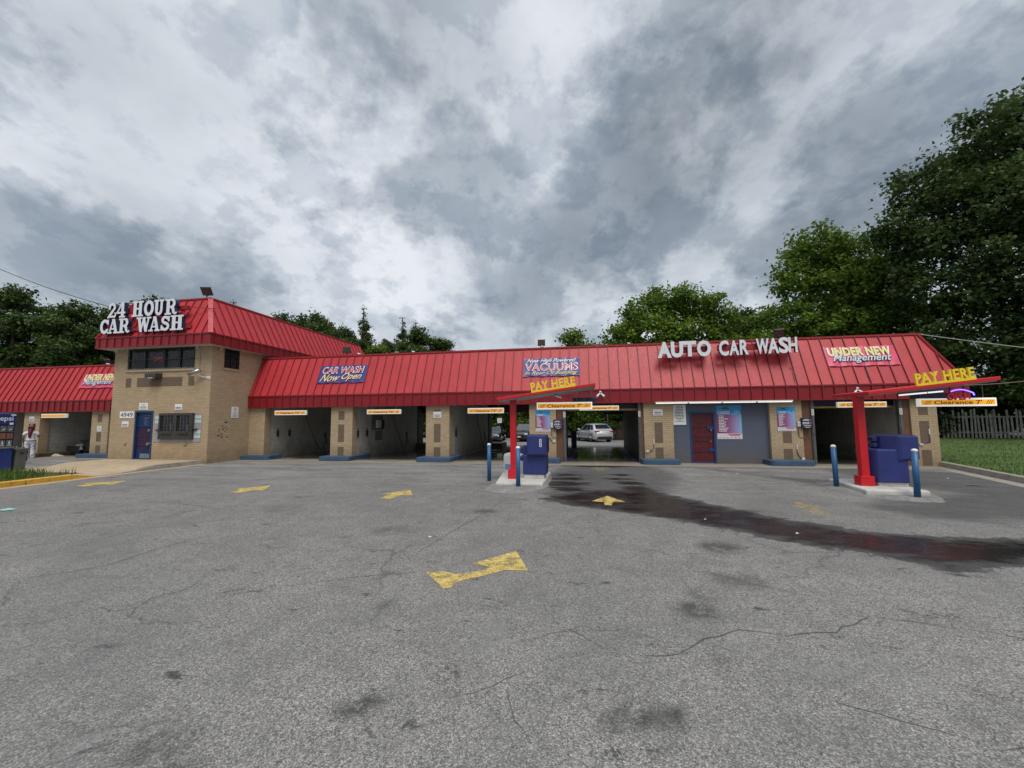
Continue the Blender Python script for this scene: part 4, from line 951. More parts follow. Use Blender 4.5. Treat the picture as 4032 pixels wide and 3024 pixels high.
kerb_base(-10.2, -9.4, 23.6, 25.2, 'dark concrete base at the far end of the second wash bay', mat='darkwall', h=.3)
# ---------------------------------------------------------------- big letter signs
def contour_letters():
    """slab-serif capitals as outlines: strokes on a fine grid, traced with marching squares"""
    S = {}
    def seg(a, b, w): return ('s', a, b, w/2)
    def bx(x0, x1, y0, y1): return ('b', x0, x1, y0, y1)
    def arc(c, rx, ry, a0, a1, w, n=18): 
        P = [(c[0]+rx*math.cos(R(a0+(a1-a0)*i/n)), c[1]+ry*math.sin(R(a0+(a1-a0)*i/n))) for i in range(n+1)]
        return [seg(p, q, w) for p, q in zip(P, P[1:])]
    st, th, sf = .22, .10, .11
    S['H'] = (.80, [bx(.10, .32, 0, 1), bx(.48, .70, 0, 1), bx(.3, .5, .45, .56), bx(.0, .40, 0, sf), bx(.0, .40, 1-sf, 1), bx(.42, .80, 0, sf), bx(.42, .80, 1-sf, 1)])
    S['O'] = (.74, [*arc((.37, .5), .26, .40, 0, 360, .2, 40)])
    S['U'] = (.78, [bx(.10, .32, .3, 1), bx(.50, .68, .3, 1), bx(0, .40, 1-sf, 1), bx(.42, .78, 1-sf, 1), *arc((.39, .3), .19, .21, 180, 360, .18)])
    S['R'] = (.82, [bx(.10, .32, 0, 1), bx(0, .44, 0, sf), bx(0, .5, 1-sf, 1), bx(.3, .5, .44, .55), *arc((.46, .72), .16, .23, -90, 90, .18), *arc((.40, .28), .17, .20, 80, 0, .18), seg((.57, .28), (.60, .16), .18), *arc((.70, .16), .09, .10, 180, 330, .12)])
    S['C'] = (.70, [*arc((.38, .5), .27, .40, 48, 318, .2, 30), bx(.58, .70, .62, .98), bx(.60, .70, .22, .34)])
    S['A'] = (.84, [seg((.40, .96), (.17, .05), .11), seg((.44, .95), (.66, .05), .2), bx(.25, .6, .26, .36), bx(.30, .52, .9, 1), bx(0, .34, 0, sf), bx(.46, .84, 0, sf)])
    S['W'] = (1.1, [seg((.20, .95), (.36, .06), .2), seg((.36, .06), (.54, .9), .12), seg((.54, .93), (.74, .06), .2), seg((.74, .06), (.92, .95), .12), bx(0, .40, 1-sf, 1), bx(.44, .70, 1-sf, 1), bx(.76, 1.1, 1-sf, 1)])
    S['S'] = (.66, [*arc((.33, .72), .2, .19, 30, 270, .18, 20), *arc((.33, .29), .22, .21, 90, -150, .18, 20), bx(.52, .64, .62, .98), bx(.02, .14, .02, .38)])
    S['2'] = (.66, [*arc((.32, .70), .2, .21, 170, -30, .17, 20), seg((.49, .60), (.12, .12), .17), seg((.05, .04), (.14, .17), .14), bx(.05, .56, .03, .17), *arc((.52, .2), .09, .14, -80, 60, .1), bx(.07, .2, .58, .74)])
    S['4'] = (.72, [bx(.38, .60, 0, 1), bx(.0, .72, .26, .38), seg((.06, .33), (.44, .96), .11), bx(.24, .72, 0, sf)])
    return S
SERIF = contour_letters()
def serif_outlines(ch, n=72):
    w, prims = SERIF[ch]; pad = .08
    gx = np.linspace(-pad, w+pad, int(n*(w+2*pad))); gy = np.linspace(-pad, 1+pad, int(n*(1+2*pad))); Xg, Yg = np.meshgrid(gx, gy)
    D = np.full(Xg.shape, 9.0)
    for p in prims:
        if p[0] == 'b':
            _, x0, x1, y0, y1 = p; dx = np.abs(Xg-(x0+x1)/2)-(x1-x0)/2; dy = np.abs(Yg-(y0+y1)/2)-(y1-y0)/2
            d = np.hypot(np.maximum(dx, 0), np.maximum(dy, 0))+np.minimum(np.maximum(dx, dy), 0)
        else:
            _, a, b, r = p; ex, ey = b[0]-a[0], b[1]-a[1]; t = np.clip(((Xg-a[0])*ex+(Yg-a[1])*ey)/(ex*ex+ey*ey+1e-9), 0, 1)
            d = np.hypot(Xg-a[0]-t*ex, Yg-a[1]-t*ey)-r
        D = np.minimum(D, d)
    D = np.maximum(D, np.maximum(-Yg, Yg-1))+1.37e-4; segs = {}
    def ip(i0, j0, i1, j1):
        t = D[j0, i0]/(D[j0, i0]-D[j1, i1]); return (round(gx[i0]+t*(gx[i1]-gx[i0]), 5), round(gy[j0]+t*(gy[j1]-gy[j0]), 5))
    for j in range(len(gy)-1):
        for i in range(len(gx)-1):
            c = [(i, j), (i+1, j), (i+1, j+1), (i, j+1)]; k = [D[b, a] < 0 for a, b in c]
            if all(k) or not any(k): continue
            cr = []
            for e in range(4):
                a, b = c[e], c[(e+1) % 4]
                if k[e] != k[(e+1) % 4]: cr.append((ip(*a, *b), k[e]))
            ins = [p for p, s in cr if s]; outs = [p for p, s in cr if not s]
            if len(cr) == 2: segs[ins[0]] = outs[0]
            else:
                segs[cr[0][0] if cr[0][1] else cr[1][0]] = cr[1][0] if cr[0][1] else cr[2][0]
                segs[cr[2][0] if cr[2][1] else cr[3][0]] = cr[3][0] if cr[2][1] else cr[0][0]
    loops = []
    while segs:
        s0 = next(iter(segs)); L = [s0]; p = segs.pop(s0)
        while p != s0 and p in segs: L.append(p); p = segs.pop(p)
        if len(L) > 6: loops.append(L)
    return w, loops
def serif_geo(ch, w, h, depth):
    w0, loops = serif_outlines(ch)
    cu = bpy.data.curves.new('lettering', 'CURVE'); cu.dimensions = '2D'; cu.fill_mode = 'BOTH'; cu.extrude = depth/2
    for L in loops:
        sp = cu.splines.new('POLY'); sp.points.add(len(L)-1); sp.use_cyclic_u = True
        for q, p in zip(sp.points, L): q.co = (p[0]/w0*w, p[1]*h, 0, 1)
    ob = bpy.data.objects.new('lettering', cu); COL.objects.link(ob); dg = bpy.context.evaluated_depsgraph_get(); dg.update()
    me = bpy.data.meshes.new_from_object(ob.evaluated_get(dg))
    V = [Vector((v.co.x, v.co.y, v.co.z+depth/2)) for v in me.vertices]; F = [tuple(p.vertices) for p in me.polygons]; nz = [p.normal.z for p in me.polygons]
    bpy.data.objects.remove(ob); bpy.data.curves.remove(cu); bpy.data.meshes.remove(me); return V, F, nz
def letter_obj(par, T, V, F, front):
    mb = MB()
    mb.v = [tuple(T @ Vector(v)) for v in V]
    for f, fr in zip(F, front): mb.f.append(tuple(f)); mb.m.append(0 if fr else 1); mb.sm.append(False)
    return mb.build('letter', [MT['letterface'], MT['letterside']], par)

sg = thing('letter_sign', 'white slab-serif channel letters reading 24 HOUR CAR WASH on the tower roof', 'letter sign', (-18.3, 13.9, 5.5))
L1 = [('2', -20.11, -19.67), ('4', -19.66, -19.19), ('H', -18.85, -18.27), ('O', -18.24, -17.73), ('U', -17.73, -17.23), ('R', -17.17, -16.58)]
L2 = [('C', -20.47, -20.02), ('A', -20.07, -19.49), ('R', -19.49, -18.92), ('W', -18.58, -17.83), ('A', -17.94, -17.37), ('S', -17.34, -16.89), ('H', -16.86, -16.22)]
cache = {}
for row, z0, z1 in ((L1, 6.19, 6.86), (L2, 5.52, 6.15)):
    for ch, x0, x1 in row:
        if ch not in cache: cache[ch] = serif_geo(ch, 1, 1, 1)
        V, F, nz = cache[ch]
        T = frame((x0+18.3, 0.14, z0-5.5), (1, 0, 0), (0, 0, 1)) @ Matrix.Diagonal((x1-x0, z1-z0, .17, 1))
        letter_obj(sg, T, V, F, [n > .5 for n in nz])
mb = MB().box(-1.9, 1.95, .22, .34, .95, 1.12).box(-2.0, 2.25, .14, .22, .12, .26)
for x in (-1.6, -.6, .4, 1.4): mb.box(x-.02, x+.02, .2, .62, .98, 1.05)
mb.bar((1.9, .3, 1.08), (3.0, .55, 1.0), .02, .03)
mb.each('raceway', MT['trimred'], sg)
sg = thing('letter_sign', 'white channel letters reading AUTO CAR WASH along the roof edge above the maroon door', 'letter sign', (5.3, 16.5, 4.07))
for ch, x0, x1, z0, z1, bo in (('A', 2.86, 3.38, 4.06, 4.69, .055), ('U', 3.36, 3.81, 4.06, 4.69, .055), ('T', 3.81, 4.29, 4.09, 4.69, .05), ('O', 4.31, 4.82, 4.07, 4.70, .05), ('C', 5.10, 5.44, 4.07, 4.66, .035), ('A', 5.46, 5.80, 4.08, 4.65, .035), ('R', 5.83, 6.14, 4.09, 4.66, .035), ('W', 6.40, 6.84, 4.10, 4.68, .035), ('A', 6.80, 7.18, 4.10, 4.68, .035), ('S', 7.17, 7.51, 4.10, 4.70, .035), ('H', 7.50, 7.80, 4.12, 4.69, .035)):
    V, F = text_geo(ch, x1-x0, z1-z0, bold=bo, depth=.12)
    n = len(V)//2; fr = [all(i < n for i in f) for f in F]
    letter_obj(sg, frame((x0-5.3, .06, z0-4.07), (1, 0, 0), (0, 0, 1)), V, F, fr)
mb = MB().box(-2.2, -.5, .1, .34, .22, .42).box(-.15, 2.5, .1, .34, .25, .45)
for x in (-2.0, -1.2, -.6, 0, .8, 1.6, 2.4): mb.box(x-.02, x+.02, .3, .6, .28, .36)
mb.each('raceway', MT['trimred'], sg)

# ---------------------------------------------------------------- banners on the roof slope
SLV = Vector((0, YR-YF, RIDGE-KINK)).normalized()
def banner(x0, x1, z0, z1, mat, label, kz=0.0, seed=1):
    """vinyl sheet lying on the seams, slightly wavy; returns the thing and its text frame"""
    h = (z1-z0)/SLV.z; w = x1-x0
    o0 = slope(x0, z0, .0)+Vector((0, -1, .4)).normalized()*.045
    root = thing('banner', label, 'banner', o0)
    T = frame((0, 0, 0), (1, 0, 0), SLV); r = random.Random(seed); ph = r.uniform(0, 6)
    nx_, ny_ = 36, 10; vs = []; fs = []
    for j in range(ny_+1):
        for i in range(nx_+1):
            x = w*i/nx_; y = h*j/ny_; e = abs(j/ny_-.5)*2
            z = .012*math.sin(x*15.9+ph)*e-.006*(1-e); yy = y+(.012*math.sin(x*8+ph)*(1 if j == ny_ else -1) if j in (0, ny_) else 0)
            vs.append(T @ Vector((x, yy, z)))
    for j in range(ny_):
        for i in range(nx_): a = j*(nx_+1)+i; fs.append((a, a+1, a+nx_+2, a+nx_+1))
    MB().smooth().add(vs, fs).build('vinyl_sheet', MT[mat], root)
    mb = MB()
    for fx in (.015, .25, .5, .75, .985):
        for fy in (.03, .97): p = T @ Vector((w*fx, h*fy, .014)); mb.tube([p-T.to_3x3() @ Vector((0, 0, .02)), p], .012, 8)
    mb.build('eyelets', MT['steel'], root)
    return root, T, w, h
def words(root, T, x, y, w, h, s, mat, name='lettering', off=.018, **k):
    return put_text(MB(), T, x, y, w, h, s, off=off, **k).build(name, MT[mat], root)
ro, T, w, h = banner(-12.0, -9.64, 3.42, 4.25, 'bananer', 'blue vinyl banner reading CAR WASH Now Open on the roof right of the tower', seed=2)
words(ro, T, .16, h*.50, w-.30, h*.40, 'CAR WASH', 'ink', 'letter_shadow', off=.014, bold=.04, shear=.12, space=1.06); words(ro, T, .14, h*.52, w-.30, h*.40, 'CAR WASH', 'txtwhite', 'letter_outline', off=.017, bold=.04, shear=.12, space=1.06)
words(ro, T, .17, h*.545, w-.36, h*.345, 'CAR WASH', 'txtred', off=.022, bold=.005, shear=.12, space=1.1)
words(ro, T, .12, h*.07, w*.42, h*.43, 'Now', 'txtcream', off=.028, bold=.012, shear=.55); words(ro, T, w*.50, h*.07, w*.42, h*.47, 'Open', 'txtcream', off=.028, bold=.012, shear=.55)
ro, T, w, h = banner(-2.48, -.145, 3.48, 4.26, 'bananer', 'blue vinyl banner about high powered vacuums above the first pay canopy', seed=4)
words(ro, T, w*.06, h*.70, w*.88, h*.27, 'New High Powered', 'txtwhite', off=.02, bold=.004, shear=.5)
words(ro, T, w*.03, h*.285, w*.94, h*.43, 'VACUUMS', 'txtwhite', 'letter_outline', off=.018, bold=.035, space=1.08); words(ro, T, w*.045, h*.315, w*.91, h*.37, 'VACUUMS', 'txtred', off=.023, bold=.0, space=1.12)
words(ro, T, w*.03, h*.02, w*.93, h*.25, 'In Rear Of Building', 'txtcream', off=.026, bold=.004, shear=.5)
def unm(x0, x1, z0, z1, label, seed):
    ro, T, w, h = banner(x0, x1, z0, z1, 'banpink', label, seed=seed)
    words(ro, T, w*.05, h*.50, w*.88, h*.44, 'UNDER NEW', 'txtwhite', 'letter_outline', off=.016, bold=.045, space=1.06); words(ro, T, w*.065, h*.535, w*.85, h*.37, 'UNDER NEW', 'txtlime', off=.02, bold=.015, space=1.1)
    words(ro, T, w*.085, h*.08, w*.83, h*.50, 'Management', 'ink', 'letter_shadow', off=.022, bold=.05, shear=.45); words(ro, T, w*.09, h*.12, w*.82, h*.46, 'Management', 'txtsilver', off=.027, bold=.01, shear=.45)
unm(8.9, 11.24, 3.57, 4.33, 'pink vinyl banner reading UNDER NEW Management at the right end of the roof', 6)
unm(-25.72, -23.45, 3.48, 4.25, 'pink vinyl banner reading UNDER NEW Management on the left wing, partly behind the tower', 9)

# ---------------------------------------------------------------- clearance signs
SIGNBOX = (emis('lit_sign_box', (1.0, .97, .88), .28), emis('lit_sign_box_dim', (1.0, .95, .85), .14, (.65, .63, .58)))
def clearance(x0, x1, y, z0, z1, txt, label, hang=2.36, dim=True, group='amber clearance signs'):
    cx = (x0+x1)/2; w = x1-x0; h = z1-z0
    root = thing('clearance_sign', label, 'hanging sign', (cx, y, z0), 0, group)
    MB().bbox(-w/2, w/2, 0, .11, 0, h, .006).build('sign_box', SIGNBOX[dim], root)
    MB().box(-w/2+.03, w/2-.03, -.004, .01, h*.2, h*.8).build('sign_panel', MT['clearyellowdim' if dim else 'clearyellow'], root)
    T = frame((-w/2, -.004, 0), (1, 0, 0), (0, 0, 1))
    if txt: put_text(MB(), T, w*.19, h*.25, w*.62, h*.50, txt, depth=.003, bold=.012).build('lettering', MT['signred'], root)
    mb = MB()
    for s in (-1, 1):
        for k in range(3 if txt else 0):
            c = (.075*w+k*.028*w) if s < 0 else w-.125*w+k*.028*w
            mb.add([T @ Vector(v) for v in ((c-.03, h*.25, .003), (c-.015, h*.25, .003), (c+.045, h*.75, .003), (c+.03, h*.75, .003))], [(0, 1, 2, 3)])
    mb.build('stripes', MT['signorange'], root) if txt else None
    mb = MB()
    for s in (-1, 1): mb.tube([(s*w*.36, .05, h-.004), (s*w*.36, .05, hang-z0)], .006, 6)
    mb.each('hanger', MT['galv'], root); return root
clearance(-27.45, -25.85, 16.36, 1.985, 2.19, None, 'amber and white clearance sign with no readable text, hanging left of the tower')
clearance(-13.88, -12.30, 16.36, 2.0, 2.205, "Clearance 7'6\"", "amber clearance sign reading 7'6\" over the bay next to the tower")
clearance(-9.33, -7.77, 16.36, 2.0, 2.195, "Clearance 7'6\"", "amber clearance sign reading 7'6\" below the Now Open banner")
clearance(-4.78, -3.26, 16.36, 1.985, 2.205, "Clearance 7'6\"", "amber clearance sign reading 7'6\" left of the first red post")
clearance(-.19, 1.33, 16.36, 2.06, 2.235, "Clearance 7'", "amber clearance sign reading 7' over the drive-through bay behind the first pay canopy")
clearance(8.93, 10.46, 16.36, 2.06, 2.255, "Clearance 7'", "amber clearance sign partly hidden behind the right red post")
clearance(-1.30, .215, 11.25, 2.0, 2.195, "Clearance 7'", "bright amber clearance sign reading 7' hanging from the first pay canopy", 2.5, False)
clearance(7.60, 9.09, 10.85, 1.955, 2.14, "Clearance 7'", "bright amber clearance sign reading 7' hanging under the right pay canopy", 2.55, False)

# ---------------------------------------------------------------- pay canopies
def canopy(px, py, xl, xr, yf, yb, zl, zr, label, letters, box_h=.25):
    """leaning red canopy on one post; zl/zr: underside heights at the two ends of the front edge"""
    root = thing('pay_canopy', label, 'pay canopy', (px, py, .12))
    L = lambda x, y, z: (x-px, y-py, z-.12)
    k = (zr-zl)/(xr-xl); th = .105
    zu = lambda x: zl+(x-xl)*k
    mb = MB(); vs = [L(x, y, zu(x)+t) for t in (.022, th) for y in (yf, yb) for x in (xl, xr)]
    mb.add(vs, [(0, 2, 3, 1), (4, 5, 7, 6), (0, 1, 5, 4), (2, 6, 7, 3), (0, 4, 6, 2), (1, 3, 7, 5)]); mb.build('canopy_roof', MT['redpost'], root, .01)
    mb = MB(); vs = [L(x, y, zu(x)+t) for t in (.0, .03) for y in (yf+.04, yb-.04) for x in (xl+.04, xr-.04)]
    mb.add(vs, [(0, 2, 3, 1), (4, 5, 7, 6), (0, 1, 5, 4), (2, 6, 7, 3), (0, 4, 6, 2), (1, 3, 7, 5)]); mb.build('canopy_underside', MT['plate'], root)
    MB().box(-.08, .08, -.08, .08, .0, zu(px)-.12+.03).build('post', MT['redpost'], root, .008)
    MB().box(-.14, .14, -.13, .13, 0, box_h).build('post_foot', MT['redpost'], root, .008)
    # PAY HERE standing on the front edge
    x0, x1, hh = letters; T = frame(L(x0, yf+.05, zu(x0)+th-.01), (x1-x0, 0, k*(x1-x0)), (-k, 0, 1)); w = (x1-x0)*math.hypot(1, k)
    s = MB().box(0, w, 0, .05, .0, .05, T); s.build('letter_rail', MT['yellowtxt'], root)
    put_text(MB(), T, 0.0, .045, w, hh, 'PAY HERE', off=0, depth=.045, bold=.03, space=1.08).build('lettering', MT['yellowtxt'], root)
    return root, zu
MT['trim_light'] = emis('tube_light', (1.0, 0.98, 0.9), 1.6)
canopy(-1.955, 11.2, -2.33, .30, 10.75, 11.85, 2.215, 2.565, 'leaning red pay canopy on a red post beside the drive-through lane, left one', (-1.38, -.21, .225))
canopy(6.37, 10.88, 6.28, 8.80, 10.36, 11.72, 2.195, 2.475, 'leaning red pay canopy on a red post near the lawn, right one', (7.24, 8.36, .235))
for x0, x1, y, z, lab in ((-.33, .36, 11.86, 2.215, 'navy blue light box under the far edge of the first pay canopy'), (8.05, 8.72, 11.5, 2.17, 'navy blue light box under the right pay canopy')):
    o = thing('light_box', lab, 'light box', ((x0+x1)/2, y, z)); w = (x1-x0)/2
    MB().bbox(-w, w, 0, .3, 0, .13, .012).build('housing', MT['navydark'], o)
    MB().tube([(-w*.6, .15, .12), (-w*.6, .15, .30)], .012, 8).tube([(w*.6, .15, .12), (w*.6, .15, .36)], .012, 8).each('hanger', MT['galv'], o)
# camera and cable under the first canopy, tube light and neon under the second
o = thing('security_camera', 'white bullet camera with a looping cable under the first pay canopy', 'camera', (-.72, 11.3, 2.36))
MB().tube([(-.06, -.03, .02), (.1, -.08, -.035)], .028, 12).build('camera_body', MT['white'], o)
MB().tube([(-.05, 0, .02), (-.05, 0, .1)], .035, 10).build('mount', MT['black'], o)
mb = MB(); mb.tube([(.1, .0, -.01), (.2, .02, .01), (.35, .04, .01), (.48, .05, -.01), (.52, .05, -.06), (.52, .05, -.12)], .007, 6); mb.build('cable', MT['galv'], o)
o = thing('tube_light', 'lit white tube light under the right pay canopy', 'tube light', (7.85, 11.15, 2.275), 0)
T = Matrix.Rotation(R(-4.8), 4, 'Y')
MB().box(-.44, .44, -.03, .03, -.015, .02, T).build('light_tube', emis('canopy_tube', (1, 1, .95), .5), o); MB().box(-.47, .55, -.04, .04, .02, .07, T).build('housing', MT['galv'], o)
o = thing('neon_sign', 'red neon OPEN sign with a blue arc above it, above the right clearance sign', 'neon sign', (8.36, 10.78, 2.1))
T = frame((-.25, 0, 0), (1, .12, .03), (0, 0, 1)); put_text(MB(), T, 0, .0, .46, .14, 'OPEN', depth=.02, bold=-.02).build('neon_letters', emis('neon_red_lit', (1.0, .03, .06), .16, (.3, .015, .025)), o)
put_text(MB(), T, -.01, -.012, .52, .17, 'OPEN', off=-.03, depth=.012, bold=.03).build('letter_backing', MT['signred'], o)
mb = MB(); arc = [(-.17+.42*i/16, .01, .155+.075*math.sin(math.pi*(.15+.85*i/16))) for i in range(17)]+[(.27, .01, .10)]; mb.tube(arc, .012, 8); mb.build('neon_arc', emis('neon_blue_lit', (.10, .06, 1.0), 3.5), o)
MB().tube([(-.15, .02, .18), (-.15, .02, .32)], .004, 5).tube([(.2, .02, .2), (.2, .02, .38)], .004, 5).each('hanger', MT['galv'], o)
# ---- islands
def island(pts, h, label):
    o = MB().prism(pts, 0, h, 'z').build('concrete_island', MT['concretelight'], None, .035); return tag(o, label, 'concrete island')
island([(-2.30, 10.42), (-1.08, 10.42), (-1.05, 12.75), (-2.55, 12.75)], .12, 'pale concrete island carrying the left pay canopy and kiosk')
island([(6.0, 10.22), (7.22, 10.22), (7.3, 12.0), (6.2, 12.0)], .15, 'pale concrete island carrying the right pay canopy and kiosk')
def mound(pts, top, label):
    c = (sum(p[0] for p in pts)/len(pts), sum(p[1] for p in pts)/len(pts)); n = len(pts); out = []
    fine = []
    for i in range(n):
        a, b = pts[i], pts[(i+1) % n]
        for k in range(6): fine.append((a[0]+(b[0]-a[0])*k/6+random.uniform(-.03, .03), a[1]+(b[1]-a[1])*k/6+random.uniform(-.03, .03)))
    inn = [(c[0]+(x-c[0])*.86, c[1]+(y-c[1])*.86, top) for x, y in fine]; out = [(x, y, .003) for x, y in fine]; m = len(fine)
    tag(MB().add(out+inn, [(i, (i+1) % m, m+(i+1) % m, m+i) for i in range(m)]+[tuple(range(m, 2*m))]).build('concrete_apron', MT['islandapron'], normals=True), label, kind='structure')
MT['islandapron'] = paint('rough_old_concrete', (0.20, 0.193, 0.18), 0.9, var=0.18, scale=4, bump=0.5, dirt=((0.11, 0.105, 0.10), 0.8))
mound([(-2.5, 9.95), (-2.15, 9.62), (-1.62, 9.55), (-1.25, 9.85), (-.98, 10.5), (-1.02, 12.6), (-2.4, 12.8), (-2.5, 11)], .06, None)
mound([(5.75, 11.2), (5.8, 10.4), (6.2, 9.9), (6.75, 9.72), (7.15, 9.75), (7.45, 10.3), (7.4, 12.2), (6.0, 12.2)], .06, None)
# ---- bollards
def bollard_mesh():
    root = thing('bollard', 'x', 'bollard', (0, 0, 0)); MB().smooth().lathe([(.056, 0), (.056, 1.0)], n=24).build('pipe', MT['bollard'], root)
    MB().smooth().lathe([(.057, 1.0), (.057, 1.02), (.05, 1.04), (.03, 1.055), (.0, 1.06)], n=24).build('cap', MT['white'], root); return root
b0 = bollard_mesh()
for i, (x, y, tx, lab) in enumerate(((-2.71, 11.46, 0, 'blue bollard with white cap left of the white tank and red post'), (-1.68, 10.27, 0, 'blue bollard with white cap standing in front of the left navy kiosk'),
                                 (5.98, 11.25, -.5, 'blue bollard with white cap at the left corner of the right island'), (6.8, 9.99, 1.2, 'scuffed blue bollard in front of the right navy kiosk'))):
    b = b0 if i == 0 else copy_tree(b0); b.location = (x, y, 0); b.rotation_euler = (0, R(tx), 0); b['label'] = lab; b['group'] = 'blue bollards at the pay islands'
# ---- navy pay kiosks
k = thing('pay_kiosk', 'navy blue pay kiosk with an overhanging head on the left island', 'pay kiosk', (-1.37, 11.2, .12))
MB().box(-.31, .25, .03, .5, 0, .11).build('concrete_plinth', MT['concretelight'], k, .01)
MB().bbox(-.33, .32, 0, .54, .10, .64, .035).prism([(-.33, .60), (-.33, .85), (-.16, .85), (.30, .85), (.30, .60)], .06, .52, 'y').build('body', MT['navy'], k)
MB().bbox(-.40, -.30, .08, .48, .66, .84, .025).bbox(-.42, -.32, .1, .46, .46, .60, .03).bbox(-.36, -.2, .1, .46, .82, .88, .02).each('control_panel', MT['navy'], k)
MB().bbox(-.20, .34, -.13, .48, .63, 1.185, .03, seg=3).build('head', MT['navy'], k)
MB().bbox(-.15, .29, -.145, -.12, .66, 1.15, .012).build('head_door', MT['navy'], k)
lb = MB().box(.15, .21, -.15, -.144, .87, 1.08).build('label_strip', MT['white'], k)
mb = MB()
for q in range(4): mb.box(.165, .195, -.153, -.15, .89+q*.048, .92+q*.048)
mb.build('label_print', MT['ink'], lb)
MB().bbox(.335, .37, .1, .4, .7, 1.1, .02).box(.30, .33, .06, .5, .2, .6).each('side_door', MT['navydark'], k)
k = thing('pay_kiosk', 'navy blue pay kiosk with a wide overhanging head on the right island', 'pay kiosk', (6.9, 10.85, .15))
MB().box(-.30, .30, -.06, .4, 0, .09).build('concrete_plinth', MT['concretelight'], k, .01)
MB().prism([(-.30, -.11), (.31, -.11), (.31, .42), (-.42, .42), (-.42, .1)], .08, .84, 'z').build('body', MT['navy'], k, .035)
MB().prism([(-.13, .24), (-.10, .10), (.12, -.15), (.50, -.11), (.56, .0), (.56, .42), (-.13, .42)], .58, 1.155, 'z').build('head', MT['navy'], k, .03)
MB().bbox(.14, .50, -.155, -.10, .62, 1.13, .012).build('head_door', MT['navy'], k)
mb = MB(); mb.bbox(-.22, -.11, .16, .40, 1.0, 1.12, .02).bbox(-.205, -.11, .16, .40, .86, .97, .02).bbox(-.50, -.38, .1, .36, .68, .80, .02).bbox(-.47, -.38, .1, .36, .46, .64, .02).bbox(-.47, -.38, .1, .36, .24, .4, .02)
mb.each('control_panel', MT['navy'], k)
MB().box(-.235, -.22, .2, .34, 1.03, 1.09).box(-.515, -.50, .16, .3, .71, .77).each('slot', MT['black'], k)
MT['orange'] = paint('orange_label', (0.6, 0.14, 0.05), 0.5)
MB().box(-.475, -.43, .07, .095, .62, .70).box(-.46, -.42, .07, .095, .22, .36).each('label_strip', MT['orange'], k)
# white tank behind the first post
MT['whiteplast'] = paint('white_plastic', (0.68, 0.68, 0.66), 0.45, var=0.05)
k = thing('chemical_drum', 'white plastic drum with a blue label behind the left red post', 'drum', (-2.16, 12.4, .10))
MB().smooth().lathe([(.30, 0), (.31, .03), (.31, .52), (.28, .585), (.2, .61), (.0, .615)], n=28).build('drum_body', MT['whiteplast'], k)
MT['bluelabel'] = paint('pale_blue_label', (0.18, 0.29, 0.50), 0.5, var=0.1)
mb = MB()
for q in range(6):
    a, b = R(222+q*11), R(222+q*11+11); mb.quad((.314*math.cos(a), .314*math.sin(a), .14), (.314*math.cos(b), .314*math.sin(b), .14), (.314*math.cos(b), .314*math.sin(b), .30), (.314*math.cos(a), .314*math.sin(a), .30))
mb.build('drum_label', MT['bluelabel'], k)
# ---------------------------------------------------------------- wall signs and posters
def sign(x0, x1, y, z0, z1, label, rows=(), big=None, mat='white', name='wall_sign', cat='wall sign', group=None, seed=0, rot=0.0, loc=None, head='inkgrey'):
    w, h = x1-x0, z1-z0; o = thing(name, label, cat, loc or (x0, y, z0), rot, group)
    MB().bbox(0, w, -.012, 0, 0, h, .004, seg=1).build('board', MT[mat], o)
    T = frame((0, -.012, 0), (1, 0, 0), (0, 0, 1)); r = random.Random(seed)
    if big: s, bx, bz, bw, bh, m = big; put_text(MB(), T, bx*w, bz*h, bw*w, bh*h, s, depth=.002, bold=.0).build('lettering', MT[m], o)
    mb = MB()
    for f, t, ww in rows:                                  # unreadable small print: broken dashes
        x = .5-ww/2
        while x < .5+ww/2-.04:
            l = min(r.uniform(.05, .16), .5+ww/2-x); mb.box(x*w, (x+l)*w, -.0145, -.012, f*h, (f+t)*h); x += l+.025
    if rows: mb.build('small_print', MT[head], o)
    return o
SEC = [(.38, .13, .74), (.16, .11, .74)]
sign(-17.10, -16.74, 14.495, 2.23, 2.485, 'small white sign above the service window', SEC, head='ink', seed=1)
sign(-19.79, -19.43, 14.495, 1.515, 1.77, 'small white sign under the house number left of the blue door', SEC, head='ink', seed=2)
sign(-18.94, -18.48, 14.495, 2.255, 2.56, 'white notice headed NO above the blue office door', [(.40, .09, .72), (.28, .09, .76), (.1, .1, .7)], ('NO', .30, .58, .40, .26, 'inkgrey'), seed=3)
sign(-19.93, -19.18, 14.495, 1.905, 2.20, 'white house number plate reading 4949', (), ('4949', .08, .17, .84, .66, 'ink'), name='house_number', cat='number plate')
sign(0, .37, 0, 0, .49, 'white notice headed NO on the right side wall of the tower', [(.62, .05, .3), (.5, .05, .4), (.36, .06, .55), (.22, .07, .7), (.1, .06, .7)], ('NO', .32, .74, .36, .14, 'ink'), seed=4, loc=(-15.395, 15.585, 1.885), rot=R(90))
sign(-6.37, -6.02, 16.595, 1.825, 2.08, 'small white sign on the pier left of the first pay canopy', SEC, head='ink', seed=5)
sign(2.635, 2.99, 16.595, 1.835, 2.085, 'small white sign on the brick pier right of the drive-through bay', SEC, head='ink', seed=6)
sign(-28.6, -28.26, 16.595, 1.82, 2.07, 'small white sign on the pier above the standing person', SEC, head='ink', seed=7)
sign(-24.15, -23.88, 16.595, 1.28, 1.555, 'white notice headed NO on the pier left of the tower', [(.34, .07, .6), (.2, .07, .7), (.84, .06, .6)], ('NO', .28, .50, .44, .25, 'inkgrey'), seed=8)
sign(3.40, 3.87, 16.735, 1.465, 2.25, 'tall white notice with dark lines of text left of the maroon door', [(.90-.075*i, .036, (.45, .66, .6, .6, .7, .6, .76, .74, .6, .3)[i]) for i in range(10)]+[(.18, .014, .8), (.15, .014, .7)], head='ink', seed=9)
